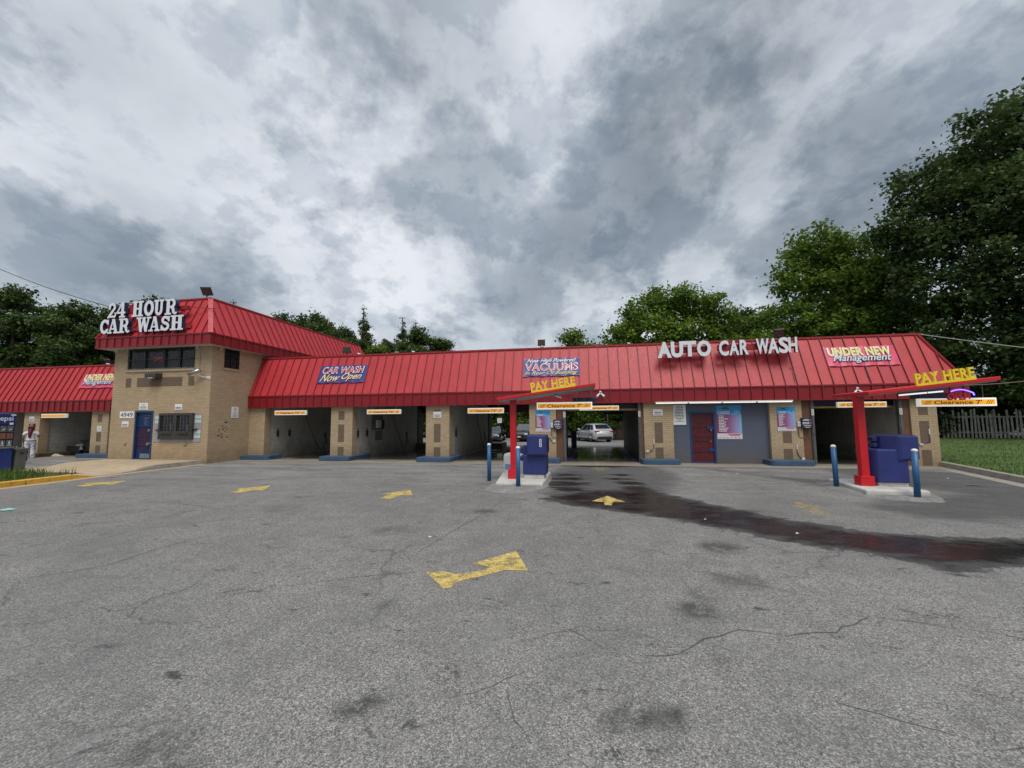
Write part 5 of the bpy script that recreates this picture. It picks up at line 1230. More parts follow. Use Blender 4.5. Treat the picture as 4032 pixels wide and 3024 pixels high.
o = sign(-8.86, -8.40, 41.2, 1.34, 1.83, 'white notice on a post behind the building by the parked dark cars', [(.9, .06, .5), (.75, .04, .8), (.62, .04, .8), (.5, .04, .8), (.38, .04, .8), (.25, .04, .8)], seed=10)
MB().tube([(.23, .03, .5), (.23, .03, -1.75)], .025, 8).build('post', MT['galv'], o)
# wash menus: blue head with skyline, purple price field, white foot
def poster_field():
    m, t, b, P = new_mat('poster_purple'); at = N(t, 'ShaderNodeAttribute', attribute_name='u')
    c = ramp_(t, at.outputs['Fac'], [(0.0, (0.20, 0.028, 0.12)), (.5, (0.27, 0.10, 0.22)), (.8, (0.30, 0.28, 0.50)), (1.0, (0.20, 0.40, 0.66))])
    b.inputs['Roughness'].default_value = .35; t.links.new(c, b.inputs['Base Color']); return m
MT['pfield'] = poster_field(); MT['phead'] = paint('poster_blue', (0.02, 0.22, 0.50), .35, var=.12, scale=3); MT['pfoot'] = paint('poster_foot', (0.6, 0.58, 0.6), .4)
MT['pcyan'] = paint('poster_pale_blue', (0.22, 0.50, 0.72), .4); MT['ppink'] = paint('poster_pink', (0.5, 0.08, 0.13), .4)
def menu(x0, x1, y, z0, z1, label, seed):
    w, h = x1-x0, z1-z0; o = thing('wash_menu', label, 'poster', (x0, y, z0)); r = random.Random(seed)
    MB().box(0, w, -.008, 0, 0, h).build('board', MT['pfoot'], o)
    MB().box(0, w, -.011, -.008, h*.72, h).build('menu_head', MT['phead'], o)
    f = MB(); k = 14
    for i in range(k): f.quad((w*i/k, -.0105, h*.17), (w*(i+1)/k, -.0105, h*.17), (w*(i+1)/k, -.0105, h*.72), (w*i/k, -.0105, h*.72))
    fo = f.build('price_field', MT['pfield'], o); at = fo.data.attributes.new('u', 'FLOAT', 'POINT'); at.data.foreach_set('value', [v.co.x/w for v in fo.data.vertices])
    mb = MB()
    for i in range(9):
        x = .60+i*.043; bh = r.choice((.05, .09, .13, .07)); mb.box(w*x, w*(x+.026), -.0125, -.011, h*.72, h*(.725+bh))
    for i in range(5): mb.box(w*(.93+.0*i), w*.97, -.0125, -.0105, h*(.24+i*.09), h*(.30+i*.09))
    mb.build('skyline', MT['pcyan'], o)
    mb = MB().box(w*.22, w*.52, -.013, -.011, h*.885, h*.925).box(w*.28, w*.46, -.013, -.011, h*.92, h*.95); mb.build('car_emblem', MT['wood'], o)
    mb = MB()
    for zz, a, b in ((.80, .06, .56), (.765, .16, .5), (.74, .05, .55)): 
        x = a
        while x < b: l = r.uniform(.03, .08); mb.box(w*x, w*min(b, x+l), -.013, -.011, h*zz, h*(zz+.018)); x += l+.015
    for i in range(11):
        zz = .675-i*.045; e = .12+r.uniform(.14, .36); x = .08
        while x < e: l = r.uniform(.03, .09); mb.box(w*x, w*min(e, x+l), -.0125, -.0105, h*zz, h*(zz+.022)); x += l+.012
    mb.build('small_print', MT['white'], o)
    MB().box(w*.42, w*.96, -.0095, -.008, h*.125, h*.155).box(w*.5, w*.9, -.0095, -.008, h*.09, h*.115).each('pink_line', MT['ppink'], o)
    mb = MB()
    for i in range(6): mb.box(w*(.06+i*.155), w*(.15+i*.155), -.0095, -.008, h*.025, h*.05)
    mb.build('foot_print', MT['inkgrey'], o); return o
menu(-1.975, -1.375, 16.597, 1.22, 2.09, 'blue and purple wash menu poster on the pier behind the left kiosk', 1)
menu(4.975, 5.855, 16.745, .92, 2.20, 'largest wash menu poster, right of the maroon door', 2)
menu(7.025, 7.625, 16.597, 1.22, 2.115, 'blue and purple wash menu poster on the pier right of the grey-blue wall', 3)
# STOP boxes at the mouths of the two drive-through bays
def stop_sign(x0, label):
    o = thing('stop_panel', label, 'traffic panel', (x0, 16.5, 1.315)); w, h = .37, .39
    MB().bbox(0, w, 0, .09, 0, h, .01).build('panel_box', MT['navydark'], o)
    T = frame((0, 0, 0), (1, 0, 0), (0, 0, 1)); put_text(MB(), T, .03, .155, .22, .075, 'STOP', depth=.003, bold=.03).build('lettering', MT['txtwhite'], o)
    MB().box(.27, .33, -.004, 0, .155, .23).build('red_hand', MT['txtred'], o)
    mb = MB(); r = random.Random(5)
    for zz, a, b, t in ((.32, .08, .24, .02), (.285, .04, .26, .022), (.105, .07, .3, .012), (.082, .07, .3, .012), (.03, .12, .26, .016)):
        x = a
        while x < b: l = r.uniform(.015, .04); mb.box(x, min(b, x+l), -.003, 0, zz, zz+t); x += l+.007
    mb.build('small_print', MT['white'], o)
    MT.setdefault('teal', paint('teal_print', (0.05, 0.35, 0.33), .5)); mb = MB().prism([(.29, .285), (.335, .30), (.30, .345)], -.003, 0, 'y'); mb.build('teal_flash', MT['teal'], o)
    b = thing('call_box', label.replace('navy STOP panel', 'white call box beside the navy STOP panel'), 'call box', (x0-.115, 16.56, 1.385))
    MB().bbox(0, .095, -.03, .035, 0, .19, .008).build('box', MT['offwhite'], b); MB().tube([(.055, -.028, .10), (.055, -.036, .10)], .014, 12).build('button', MT['ink'], b)
    mb = MB().tube([(.04, .02, 0), (.04, .02, -.30), (.05, .02, -.36), (.09, .02, -.40), (.2, .03, -.41), (.32, .03, -.33), (.38, -.0, -.18), (.38, -.02, -.075)], .008, 6).bbox(.012, .05, .005, .035, -.3, -.12, .006)
    mb.build('conduit', MT['galv'], b); return o
stop_sign(-1.24, 'navy STOP panel left of the drive-through bay'); stop_sign(7.79, 'navy STOP panel left of the right-hand bay')
for x, lab, pts in ((-1.45, 'flexible conduit and junction box on the pier behind the left kiosk', [(-.12, 0, .98), (-.02, -.01, 1.0), (.06, -.01, .95), (.13, -.01, .86), (.22, -.01, .83)]), (2.62, 'bent conduit low on the pier right of the drive-through bay', [(0, 0, .78), (0, -.01, .62), (-.05, -.01, .52), (-.16, -.01, .455), (-.24, -.01, .45)]),
                    (7.62, 'bent conduit low on the pier beside the right-hand bay', [(.0, 0, .6), (.0, -.01, .45), (.05, -.01, .33), (.12, -.01, .25), (.18, -.01, .22)]), (11.8, 'grey conduit on the brick pier behind the right kiosk', [(.02, 0, 1.14), (.02, -.01, .86), (-.1, -.01, .84), (-.22, -.01, .8), (-.26, -.01, .75)])):
    o = thing('wall_conduit', lab, 'conduit', (x, 16.585, 0)); MB().smooth().tube(pts, .014, 8).build('conduit', MT['galv'], o)
    e = pts[-1]; MB().bbox(e[0]-.055, e[0]+.055, -.03, .012, e[2]-.035, e[2]+.035, .006).bbox(pts[0][0]-.016, pts[0][0]+.016, -.02, .012, pts[0][2]-.04, pts[0][2]+.14, .004).each('junction_box', MT['offwhite'], o)
# fluorescent strip under the eave
o = thing('fluorescent_strip', 'long lit fluorescent strip under the eave above the maroon door', 'strip light', (5.1, 16.36, 2.29))
MB().box(-2.4, 2.38, -.03, .05, .025, .065).build('housing', MT['white'], o)
TB = emis('fluorescent_tube', (1.0, 1.0, 0.84), .42)
for a, b in ((-2.38, -1.24), (-1.18, -.05), (.01, 1.14), (1.2, 2.36)): MB().tube([(a, -.01, .005), (b, -.01, .005)], .017, 8).each('light_tube', TB, o)
MB().box(-1.24, -1.18, -.03, .02, -.012, .025).box(-.05, .01, -.03, .02, -.012, .025).box(1.14, 1.2, -.03, .02, -.012, .025).each('lamp_holder', MT['concretegrey'], o)

# ---------------------------------------------------------------- floodlights and cameras
LED = paint('led_panel', (0.10, 0.075, 0.07), .35, var=.2)
def roof_flood(x, y, z, label, yawd=0, tilt=30, s=1.0):
    """square LED floodlight on a short knuckle, seen from behind and below"""
    o = thing('roof_floodlight', label, 'floodlight', (x, y, z), R(yawd), 'square floodlights on the roof ridges')
    T = Matrix.Translation((0, -.02, .24*s)) @ Matrix.Rotation(R(tilt), 4, 'X')
    MB().bbox(-.16*s, .16*s, -.03, .03, -.14*s, .14*s, .012, T).build('housing', MT['bronze'], o)
    mb = MB()
    for k in range(4): mb.box(-.135*s, .135*s, -.037, -.03, (-.12+k*.062)*s, (-.075+k*.062)*s, T)
    mb.build('led_strips', LED, o)
    MB().tube([(0, 0, 0), (0, 0, .12*s)], .022, 8).bbox(-.05, .05, -.04, .04, .09*s, .14*s, .008).build('knuckle', MT['black'], o); return o
roof_flood(-16.14, 14.78, 7.09, 'square floodlight on the tower roof beside the letters', 14, 36, 1.35)
roof_flood(-24.82, 17.3, 4.72, 'square floodlight on the left wing ridge behind the tower', 14, 46, 1.0)
roof_flood(-10.95, 17.3, 4.77, 'square floodlight on the main ridge near the tower', 12, 18, 1.15)
roof_flood(-1.76, 17.3, 4.77, 'square floodlight on the ridge above the vacuums banner', 4, 14, 1.0)
roof_flood(7.58, 17.3, 4.77, 'square floodlight on the ridge behind the AUTO CAR WASH letters', -12, 35, 1.1)
def dome_cam(x, y, z, label):
    o = thing('security_camera', label, 'camera', (x, y, z)); MB().smooth().tube([(0, 0, 0), (0, 0, .035)], .02, 10).build('mount', MT['white'], o); MB().smooth().tube([(-.05, -.05, .06), (.06, .03, .045)], .033, 12).build('camera_body', MT['white'], o)
    MB().tube([(-.052, -.051, .06), (-.062, -.058, .062)], .024, 12).build('lens', MT['ink'], o)
dome_cam(-24.65, 17.2, 4.74, 'small white camera on the left wing ridge'); dome_cam(-10.28, 17.22, 4.77, 'small white camera on the main ridge near the tower floodlight')
dome_cam(-7.6, 17.22, 4.77, 'small white camera on the ridge right of the Now Open banner'); dome_cam(-1.72, 17.18, 4.77, 'small white camera right below the floodlight over the vacuums banner')
dome_cam(1.86, 17.22, 4.77, 'small white camera on the ridge left of the AUTO letters')
for x, y, z, lab in ((.64, 16.44, 2.62, 'white twin-head security light on the fascia right of the left pay canopy'), (9.62, 16.44, 2.58, 'white twin-head security light on the fascia above the right red post')):
    o = thing('twin_security_light', lab, 'security light', (x, y, z)); MB().bbox(-.04, .04, -.05, .0, .06, .2, .015).build('sensor', MT['white'], o)
    MB().box(-.018, .018, -.056, -.05, .1, .15).build('sensor_lens', MT['ink'], o)
    for s in (-1, 1): MB().smooth().tube([(s*.03, -.04, .1), (s*.08, -.05, .05), (s*.12, -.1, .0), (s*.135, -.12, -.015)], [.022, .03, .048, .05], 12).build('lamp_head', MT['white'], o)
# wall floodlight and bullet camera on the tower
o = thing('wall_floodlight', 'wide dark floodlight on the tower wall under the upstairs window', 'floodlight', (-18.12, 14.5, 3.62))
MB().prism([(-.30, .0), (-.30, .18), (-.02, .2), (0.0, .02), (-.10, -.03)], -.28, .28, 'x').build('housing', MT['bronze'], o, .01)
MB().add([(-.2, -.305, .02), (.2, -.305, .02), (.2, -.12, -.025), (-.2, -.12, -.025)], [(0, 1, 2, 3)]).build('glass', MT['plate'], o)
MB().box(-.13, .13, -.30, -.18, -.03, -.005).build('reflector', MT['offwhite'], o)
o = thing('security_camera', 'large silver bullet camera on an arm at the tower corner', 'camera', (-15.62, 14.46, 3.55))
MB().smooth().tube([(-.52, -.28, .16), (-.12, -.16, .33)], [.075, .08], 14).build('camera_body', MT['steel'], o)
MB().tube([(-.525, -.283, .158), (-.545, -.288, .150)], .06, 14).build('lens', MT['ink'], o)
MB().smooth().tube([(.1, .03, .02), (-.12, -.02, .05), (-.25, -.18, .16)], .022, 8).bbox(-.02, .2, .02, .05, -.05, .09, .01).build('bracket', MT['offwhite'], o)
for x, y, z, lab in ((-16.08, 14.43, 4.84, 'tiny white camera under the tower eave right of the window band'), (-20.25, 14.43, 4.84, 'tiny white camera under the tower eave at its left corner'), (-15.33, 14.85, 4.82, 'tiny white camera under the tower eave above the side wall')):
    o = thing('security_camera', lab, 'camera', (x, y, z)); MB().bbox(-.035, .035, -.03, .03, 0, .1, .012).build('mount', MT['offwhite'], o); MB().smooth().tube([(0, 0, .01), (-.02, -.08, -.03)], .028, 10).build('camera_body', MT['offwhite'], o); MB().tube([(-.02, -.08, -.03), (-.022, -.088, -.033)], .02, 10).build('lens', MT['ink'], o)
o = thing('wall_cable', 'thin cable running down the tower front from the eave', 'cable', (-15.98, 14.49, 3.8)); MB().tube([(0, 0, 1.1), (.02, 0, .7), (0, 0, .25), (.03, 0, 0)], .008, 5).build('cable', MT['concretegrey'], o)

# ---------------------------------------------------------------- bay equipment
def hose(x, y, lab, flip=1, z1=2.3):
    o = thing('wash_hose', lab, 'hose', (x, y, 0))
    pts = [(0, 0, z1), (.02, .15, 1.8), (.05, .5, 1.2), (.1, .9, .5), (.12, 1.15, .16), (.1, 1.5, .12), (.06, 1.7, .5), (.04, 1.75, .95)]
    pts = [(p[0]*flip, p[1], p[2]) for p in pts]; dense = []
    for i in range(len(pts)-1):
        for k in range(5):
            t = k/5; dense.append(Vector(pts[i]).lerp(Vector(pts[i+1]), t))
    dense.append(Vector(pts[-1]))
    for _ in range(3): dense = [dense[0]]+[(dense[i-1]+dense[i]*2+dense[i+1])/4 for i in range(1, len(dense)-1)]+[dense[-1]]
    MB().smooth().tube(dense, .014, 7).build('hose', MT['rubber'], o)
    MB().tube([(.05*flip, 1.75, .85), (.09*flip, 1.8, .6), (.1*flip, 1.85, .42)], .022, 7).bbox(.0, .06, 1.7, 1.82, .8, 1.05, .01).build('spray_gun', MT['black'], o)
hose(-14.5, 19.2, 'black wash hose hanging on the left wall of the bay beside the tower'); hose(-10.1, 20.3, 'black wash hose hanging in the bay below the Now Open banner'); hose(-5.62, 20.8, 'black wash hose on the wall of the bay left of the first pay canopy')
for x, ys, lab in ((-14.62, (17.45, 18.25), 'bay next to the tower'), (-10.2, (17.1, 17.9), 'bay below the Now Open banner'), (-5.71, (17.6,), 'bay left of the first pay canopy')):
    for q, y in enumerate(ys):
        o = thing('brush_holder', 'dark brush holder on the wall of the '+lab, 'holder', (x, y, 1.15), 0, 'brush holders in the '+lab); MB().bbox(0, .07, -.05, .05, -.14, .12, .012).tube([(.04, 0, -.2), (.04, 0, .22)], .022, 8).build('holder', MT['ink'], o)
o = thing('control_panel', 'grey wall panel with a white box in the bay below the Now Open banner', 'wall panel', (-10.19, 18.9, 1.25)); MT['greypanel'] = paint('grey_panel', (.16, .16, .15), .5, var=.15)
MB().box(0, .03, -.6, .5, 0, .75).build('backboard', MT['greypanel'], o); MB().bbox(.03, .14, -.2, .15, .1, .5, .01).build('white_box', MT['offwhite'], o); MB().bbox(.03, .12, .2, .5, .05, .5, .01).build('dark_box', MT['ink'], o)
MB().box(0, .02, -.2, .5, -.5, -.05).build('lower_board', MT['greypanel'], o)
o = thing('pipe_arm', 'grey pipe arm on the wall inside the right-hand bay', 'pipe', (8.16, 19.2, 1.1)); MB().tube([(0, 0, 0), (.5, -.05, 0)], .03, 8).tube([(1.3, 1.5, 1.3), (1.3, 1.5, -.2), (1.5, 1.4, -.22)], .025, 8).build('pipe', MT['galv'], o)
# drive-through bay: guide rails and wash brushes at the far end
o = thing('guide_rail', 'dark guide rail on the left floor edge of the drive-through bay', 'rail', (-.62, 20, 0)); MB().box(-.15, .15, -2.8, 3.4, .0, .09).build('rail', MT['navydark'], o)
o = thing('guide_rail', 'dark guide rail on the right floor edge of the drive-through bay', 'rail', (1.98, 20, 0)); MB().box(-.15, .15, -2.8, 3.4, .0, .09).build('rail', MT['navydark'], o)
for x, m, lab, h in ((-.56, 'navy', 'navy guard post at the far end of the drive-through bay', 1.02), (2.28, 'redpost', 'red guard post at the far end of the drive-through bay', 1.06)):
    o = thing('guard_post', lab, 'post', (x, 23.6, 0)); MB().bbox(-.09, .09, -.09, .09, 0, h, .012).build('post', paint('dull_'+m, (0.016, 0.022, 0.10) if m == 'navy' else (0.20, 0.015, 0.02), .55), o); MB().bbox(-.11, .11, -.11, .11, 0, .04, .006).build('foot', MT['galv'], o)
o = thing('door_post', 'thin grey post left of the navy guard post in the drive-through bay', 'post', (-.72, 23.9, 0)); MB().box(-.06, .06, -.05, .05, 0, 1.05).box(-.02, .02, -.02, .02, 1.05, 2.4).build('post', MT['galv'], o)
o = thing('rear_frame', 'grey door frame at the far end of the drive-through bay', 'door frame', (1.3, 24.05, 0)); MB().box(1.02, 1.12, -.04, .04, 0, 2.6).build('frame', MT['galv'], o); MB().box(-.2, 1.1, -.02, .02, 1.98, 2.1).build('blue_header', paint('royal_blue_strip', (0.01, 0.014, 0.12), .5), o)
o = thing('lamp_pole', 'thin dark pole standing behind the silver car', 'pole', (2.25, 41.6, -.42)); MB().tube([(0, 0, 0), (0, 0, 6.5)], .07, 10).build('pole', MT['galv'], o); MB().bbox(-.15, .15, -.15, .15, 0, .06, .01).build('pole_base', MT['galv'], o)
o = thing('wash_equipment', 'dark wash machine with a white gauge box inside the drive-through bay', 'machine', (2.36, 22.6, 0)); MB().bbox(-.14, .1, -.3, .3, .0, 1.5, .03).build('cabinet', MT['ink'], o); MB().box(-.15, -.14, -.1, .1, 1.15, 1.3).box(-.15, -.14, -.08, .08, .85, 1.0).each('gauge', MT['offwhite'], o); MB().tube([(-.16, -.2, .1), (-.16, -.2, .9)], .025, 8).build('pipe', MT['steel'], o)
# bay left of the tower: cart, cloths and can
o = thing('wash_cart', 'dark cart piled with rags inside the bay left of the tower', 'cart', (-26.6, 18.0, 0)); MT['cart'] = paint('dark_cart', (0.022, 0.022, 0.022), .6)
MB().bbox(-1.15, -.25, -.3, .3, .05, .46, .02).bbox(-.2, .95, -.2, .5, .18, .74, .03).bbox(-.3, 1.0, -.25, .55, .74, .78, .01).build('cart_body', MT['cart'], o)
for x in (-1.0, -.4, .1, .8): MB().tube([(x, -.28, .09), (x, -.2, .09)], .09, 14).each('wheel', MT['tyre'], o)
def rag(nm, cx, cy, z, rx, ry, h, mat, par=None, seed=1, lab=None, grp=None):
    r = np.random.default_rng(seed); n = 16; mb = MB().smooth(); vs = []
    for j in range(n+1):
        for i in range(n+1):
            x, y = -1+2*i/n, -1+2*j/n; d = max(0, 1-(x*x+y*y)); vs.append((cx+rx*x*(1+.15*r.normal()), cy+ry*y*(1+.15*r.normal()), z+h*d*(.45+.9*r.random())))
    mb.add(vs, [(j*(n+1)+i, j*(n+1)+i+1, (j+1)*(n+1)+i+1, (j+1)*(n+1)+i) for j in range(n) for i in range(n)])
    q = mb.build(nm, MT[mat], par); return tag(q, lab, 'cloth', grp) if lab else q
MT['rag'] = paint('grubby_cloth', (0.42, 0.39, 0.34), .9, var=.35, scale=14); MT['ragp'] = paint('pinkish_cloth', (0.45, 0.33, 0.30), .9, var=.35, scale=14)
rag('rag', -.45, -.05, .47, .34, .24, .12, 'rag', o, 4); rag('rag', -.12, -.3, .28, .08, .08, .2, 'rag', o, 5)
rag('floor_cloth', -27.85, 16.95, .008, .40, .2, .07, 'ragp', None, 6, 'crumpled pinkish cloth on the floor, left one in front of the dark cart'); rag('floor_cloth', -27.15, 16.9, .008, .50, .2, .10, 'rag', None, 7, 'crumpled pale cloth on the floor, right one in front of the dark cart')
o = thing('fuel_can', 'small red can standing on the blue base left of the tower', 'can', (-24.5, 16.75, .19)); MT['redcan'] = paint('red_plastic', (0.5, 0.02, 0.03), .45)
MB().bbox(-.14, .14, -.08, .08, 0, .24, .03).build('can_body', MT['redcan'], o); MB().tube([(-.09, 0, .23), (-.05, 0, .3), (.05, 0, .3), (.09, 0, .23)], .014, 8).build('handle', MT['redcan'], o)

# ---------------------------------------------------------------- vending machine, bin, bag
v = thing('vending_machine', 'blue drinks vending machine cut off by the left edge of the photo', 'vending machine', (-19.4, 10.44, .10), R(90))   # its front looks along +X
MT['vendblue'] = paint('vending_blue', (0.012, 0.035, 0.19), .3, var=.1); MT['venddark'] = paint('vending_dark', (0.006, 0.010, 0.045), .3, var=.1)
# local x = world y, local -y = world x
MB().bbox(-.47, .47, .0, .8, .03, 1.97, .03).build('cabinet', MT['vendblue'], v)
MB().box(-.44, .45, -.02, .0, 1.60, 1.93).build('brand_panel', MT['vendblue'], v)
T = frame((-.47, -.022, 0), (1, 0, 0), (0, 0, 1)); put_text(MB(), T, .43, 1.67, .43, .205, 'pepsi', depth=.004, bold=.01).build('lettering', MT['white'], v)
MB().box(-.44, .44, -.015, .0, .84, 1.59).build('selection_panel', MT['venddark'], v)
MT['pic0'] = paint('picture_grey', (.11, .12, .14), .4, var=.4, scale=20); MT['pic1'] = paint('picture_orange', (.22, .09, .05), .4, var=.5, scale=20); MT['pic2'] = paint('picture_green_grey', (.07, .11, .13), .4, var=.3, scale=20)
for r_ in range(3):
    for c_ in range(5):
        x = -.42+c_*.172; z = 1.35-r_*.245; p = MB().box(x, x+.145, -.022, -.015, z, z+.2).build('product_picture', MT['pic%d' % r_], v)
        mb = MB()
        if r_ == 2: mb.prism([(x+.05, z+.06), (x+.06, z+.14), (x+.068, z+.18), (x+.082, z+.18), (x+.09, z+.14), (x+.10, z+.06)], -.027, -.022, 'y').box(x+.02, x+.125, -.026, -.022, z+.015, z+.035)
        elif r_ == 1: mb.bbox(x+.04, x+.11, -.027, -.022, z+.03, z+.16, .002)
        else: mb.add([(x+.04, -.026, z+.04), (x+.11, -.026, z+.08), (x+.11, -.026, z+.11), (x+.05, -.026, z+.08)], [(0, 1, 2, 3)])
        mb.build('product', MT[('offwhite', 'pic1', 'offwhite')[r_]], p)
MB().box(.33, .45, -.028, -.02, 1.895, 1.935).box(.31, .40, -.028, -.02, 1.585, 1.655).each('price_sticker', MT['white'], v)
MB().bbox(-.45, .46, -.05, .0, .78, .84, .01).build('ledge', MT['greypanel'], v)
MB().bbox(-.15, .04, -.03, .0, .36, .60, .02).build('coin_return', MT['steel'], v); MB().box(-.12, .01, -.035, -.03, .40, .56).build('coin_slot', MT['ink'], v)
b = thing('rubbish_bin', 'grey open plastic bin beside the vending machine', 'bin', (-19.52, 11.12, .10)); MT['binplast'] = paint('grey_plastic', (.085, .09, .09), .55, var=.12)
MB().prism([(-.13, 0), (.13, 0), (.165, .74), (-.165, .74)], -.14, .14, 'y').build('bin_body', MT['binplast'], b, .02)
MB().bbox(-.185, .185, -.175, .175, .69, .76, .015).build('bin_rim', MT['binplast'], b); MB().box(-.155, .155, -.145, .145, .755, .764).build('bin_opening', MT['ink'], b); MB().box(.15, .168, -.06, .06, .56, .63).build('bin_handle', MT['ink'], b)
MT['bagplast'] = paint('black_bag_plastic', (.008, .008, .008), .22, var=.2)
bm = bmesh.new(); bmesh.ops.create_uvsphere(bm, u_segments=32, v_segments=20, radius=1); rb = random.Random(8)
from mathutils import noise as mno
for w_ in bm.verts:
    k_ = 1+.22*mno.noise(w_.co*2.1)+.1*mno.noise(w_.co*5.5); c_ = w_.co*k_; z = max(-.85, c_.z)
    w_.co = Vector((c_.x*.27, c_.y*.26, (z+.85)*.40))
me = bpy.data.meshes.new('rubbish_bag'); bm.to_mesh(me); bm.free(); me.materials.append(MT['bagplast']); me.polygons.foreach_set('use_smooth', [True]*len(me.polygons))
o = bpy.data.objects.new('rubbish_bag', me); COL.objects.link(o); o.location = (-23.9, 13.62, .0); tag(o, 'bulging black rubbish bag beside the grey bin', 'rubbish bag')
for x, y, s, lab, m in ((-11.5, 6.45, .14, 'pale turquoise scrap of paper on the asphalt at the left edge', 'stickgreen'), (-2.3, 5.9, .025, 'tiny pale scrap on the asphalt right of the large curved arrow', 'offwhite'), (3.1, 6.9, .022, 'tiny white scrap lying in the wet trail', 'white'), (9.9, 13.4, .03, 'tiny white scrap on the asphalt near the lawn kerb', 'white'), (4.6, 13.7, .03, 'tiny white scrap on the asphalt below the maroon door', 'white'), (2.0, 7.6, .018, 'tiny pale scrap in the wet trail left of the white one', 'offwhite')):
    mb = MB().add([(-s, -s*.6, .004), (s*.9, -s*.7, .012), (s*1.1, s*.6, .006), (-s*.8, s*.7, .016)], [(0, 1, 2), (0, 2, 3)]); q = mb.build('paper_scrap', MT[m], loc=(x, y, .003)); tag(q, lab, 'litter')
# overhead wires
MT['wire'] = paint('cable_black', (.02, .02, .022), .6); MT['wirepale'] = paint('cable_pale', (.34, .36, .33), .6); MT['wirebrown'] = paint('cable_brown', (.20, .11, .09), .6)
def wire(a, b, sag, r, mat, label):
    a, b = Vector(a), Vector(b); pts = [a.lerp(b, i/24)-Vector((0, 0, sag*4*(i/24)*(1-i/24))) for i in range(25)]
    q = MB().tube([p-a for p in pts], r, 6).build('overhead_wire', MT[mat], loc=a); tag(q, label, 'wire')
wire((-50, 22.4, 16.4), (-20.4, 19, 6.9), .9, .024, 'wire', 'dark overhead wire sloping down to the tower from the upper left')
wire((12.25, 17.25, 4.76), (22.5, 17.4, 3.1), .12, .015, 'wirepale', 'pale wire running from the roof ridge to the trees on the right')
wire((8.5, 11.5, 2.47), (18.5, 19, 3.35), .12, .013, 'wirebrown', 'brown cable stretched from the right canopy towards the fence')
# ---------------------------------------------------------------- person seen from behind
def skin_mesh(name, verts, edges, radii, mat, par, sub=2, root=0):
    me = bpy.data.meshes.new(name); me.from_pydata(verts, edges, []); o = bpy.data.objects.new(name, me); COL.objects.link(o)
    o.modifiers.new('skin', 'SKIN'); s = o.modifiers.new('sub', 'SUBSURF'); s.levels = sub; s.render_levels = sub
    for i, r in enumerate(radii):
        q = me.skin_vertices[0].data[i]; q.radius = (r, r) if not isinstance(r, tuple) else r; q.use_root = (i == root)
    dg = bpy.context.evaluated_depsgraph_get(); dg.update(); m2 = bpy.data.meshes.new_from_object(o.evaluated_get(dg)); o.modifiers.clear(); o.data = m2; bpy.data.meshes.remove(me)
    m2.name = name; m2.materials.clear(); m2.materials.append(mat); m2.polygons.foreach_set('use_smooth', [True]*len(m2.polygons)); o.parent = par; return o
class Sk:
    def __init__(s): s.v = []; s.e = []; s.r = []
    def p(s, co, r, to=None):
        s.v.append(co); s.r.append(r)
        if to is not None: s.e.append((to, len(s.v)-1))
        return len(s.v)-1
pe = thing('person', 'person seen from behind with long dark red hair, white top and pale patterned trousers', 'person', (-26.9, 15.72, 0), R(55))
MT['skin'] = paint('skin', (.20, .10, .065), .55, var=.06); MT['hair'] = paint('dark_red_hair', (.085, .006, .018), .45, var=.3, scale=40); MT['shirt'] = paint('white_shirt', (.62, .62, .64), .8, var=.05, scale=12)
def pants():
    m, t, b, P = new_mat('patterned_trousers'); n = noise_(t, P, 9, 3, .5, .8)
    t.links.new(ramp_(t, n, [(.40, (.62, .62, .68)), (.50, (.48, .49, .58)), (.58, (.26, .28, .40))]), b.inputs['Base Color']); b.inputs['Roughness'].default_value = .85; return m
MT['pants'] = pants()
# local frame: facing +Y, right hand at +X
s = Sk(); pel = s.p((0, 0, .86), (.155, .115)); wa = s.p((0, .01, 1.0), (.125, .095), pel); ch = s.p((0, .01, 1.18), (.15, .105), wa); up = s.p((0, 0, 1.27), (.12, .085), ch); nk = s.p((0, .0, 1.345), .05, up); hd = s.p((.0, .02, 1.42), .075, nk); hd2 = s.p((0, .02, 1.50), .092, hd); s.p((0, .01, 1.545), .055, hd2)
s.p((0, .115, 1.455), .014, hd)   # nose
for sx in (-1, 1):
    ear = s.p((sx*.092, .015, 1.46), .018, hd)
    sh = s.p((sx*.185, 0, 1.265), .062, up)
    if sx < 0: el = s.p((-.235, -.02, 1.0), .043, sh); wr = s.p((-.225, .10, .79), .03, el); hb = s.p((-.222, .12, .72), .034, wr); hdir = Vector((.02, .05, -1)); side = Vector((.2, 1, 0))
    else: el = s.p((.26, -.01, 1.03), .043, sh); wr = s.p((.23, .22, 1.06), .03, el); hb = s.p((.20, .285, 1.075), .034, wr); hdir = Vector((-.35, .9, .1)); side = Vector((.1, 0, 1))
    hdir.normalize(); side = (side-hdir*side.dot(hdir)).normalized(); base = Vector(s.v[hb])
    for k, l in enumerate((.070, .080, .074, .058)):
        o_ = base+side*(.022-.015*k); c1 = o_+hdir*.03; c2 = c1+hdir*l*.55+Vector((0, .01, -.006)); c3 = c2+hdir*l*.35+Vector((0, .02, -.012))
        a = s.p(tuple(c1), .009, hb); a = s.p(tuple(c2), .008, a); s.p(tuple(c3), .007, a)
    th_ = base+side*.03; a = s.p(tuple(th_+hdir*.005), .011, hb); s.p(tuple(th_+side*.018+hdir*.04), .009, a)
    hp = s.p((sx*.085, 0, .80), .10, pel); kn = s.p((sx*.10, .02, .46), .065, hp); an = s.p((sx*.105, -.02, .09), .042, kn); fo = s.p((sx*.115, .03, .045), .038, an); s.p((sx*.125, .15, .032), .03, fo)
skin_mesh('body', s.v, s.e, s.r, MT['skin'], pe)
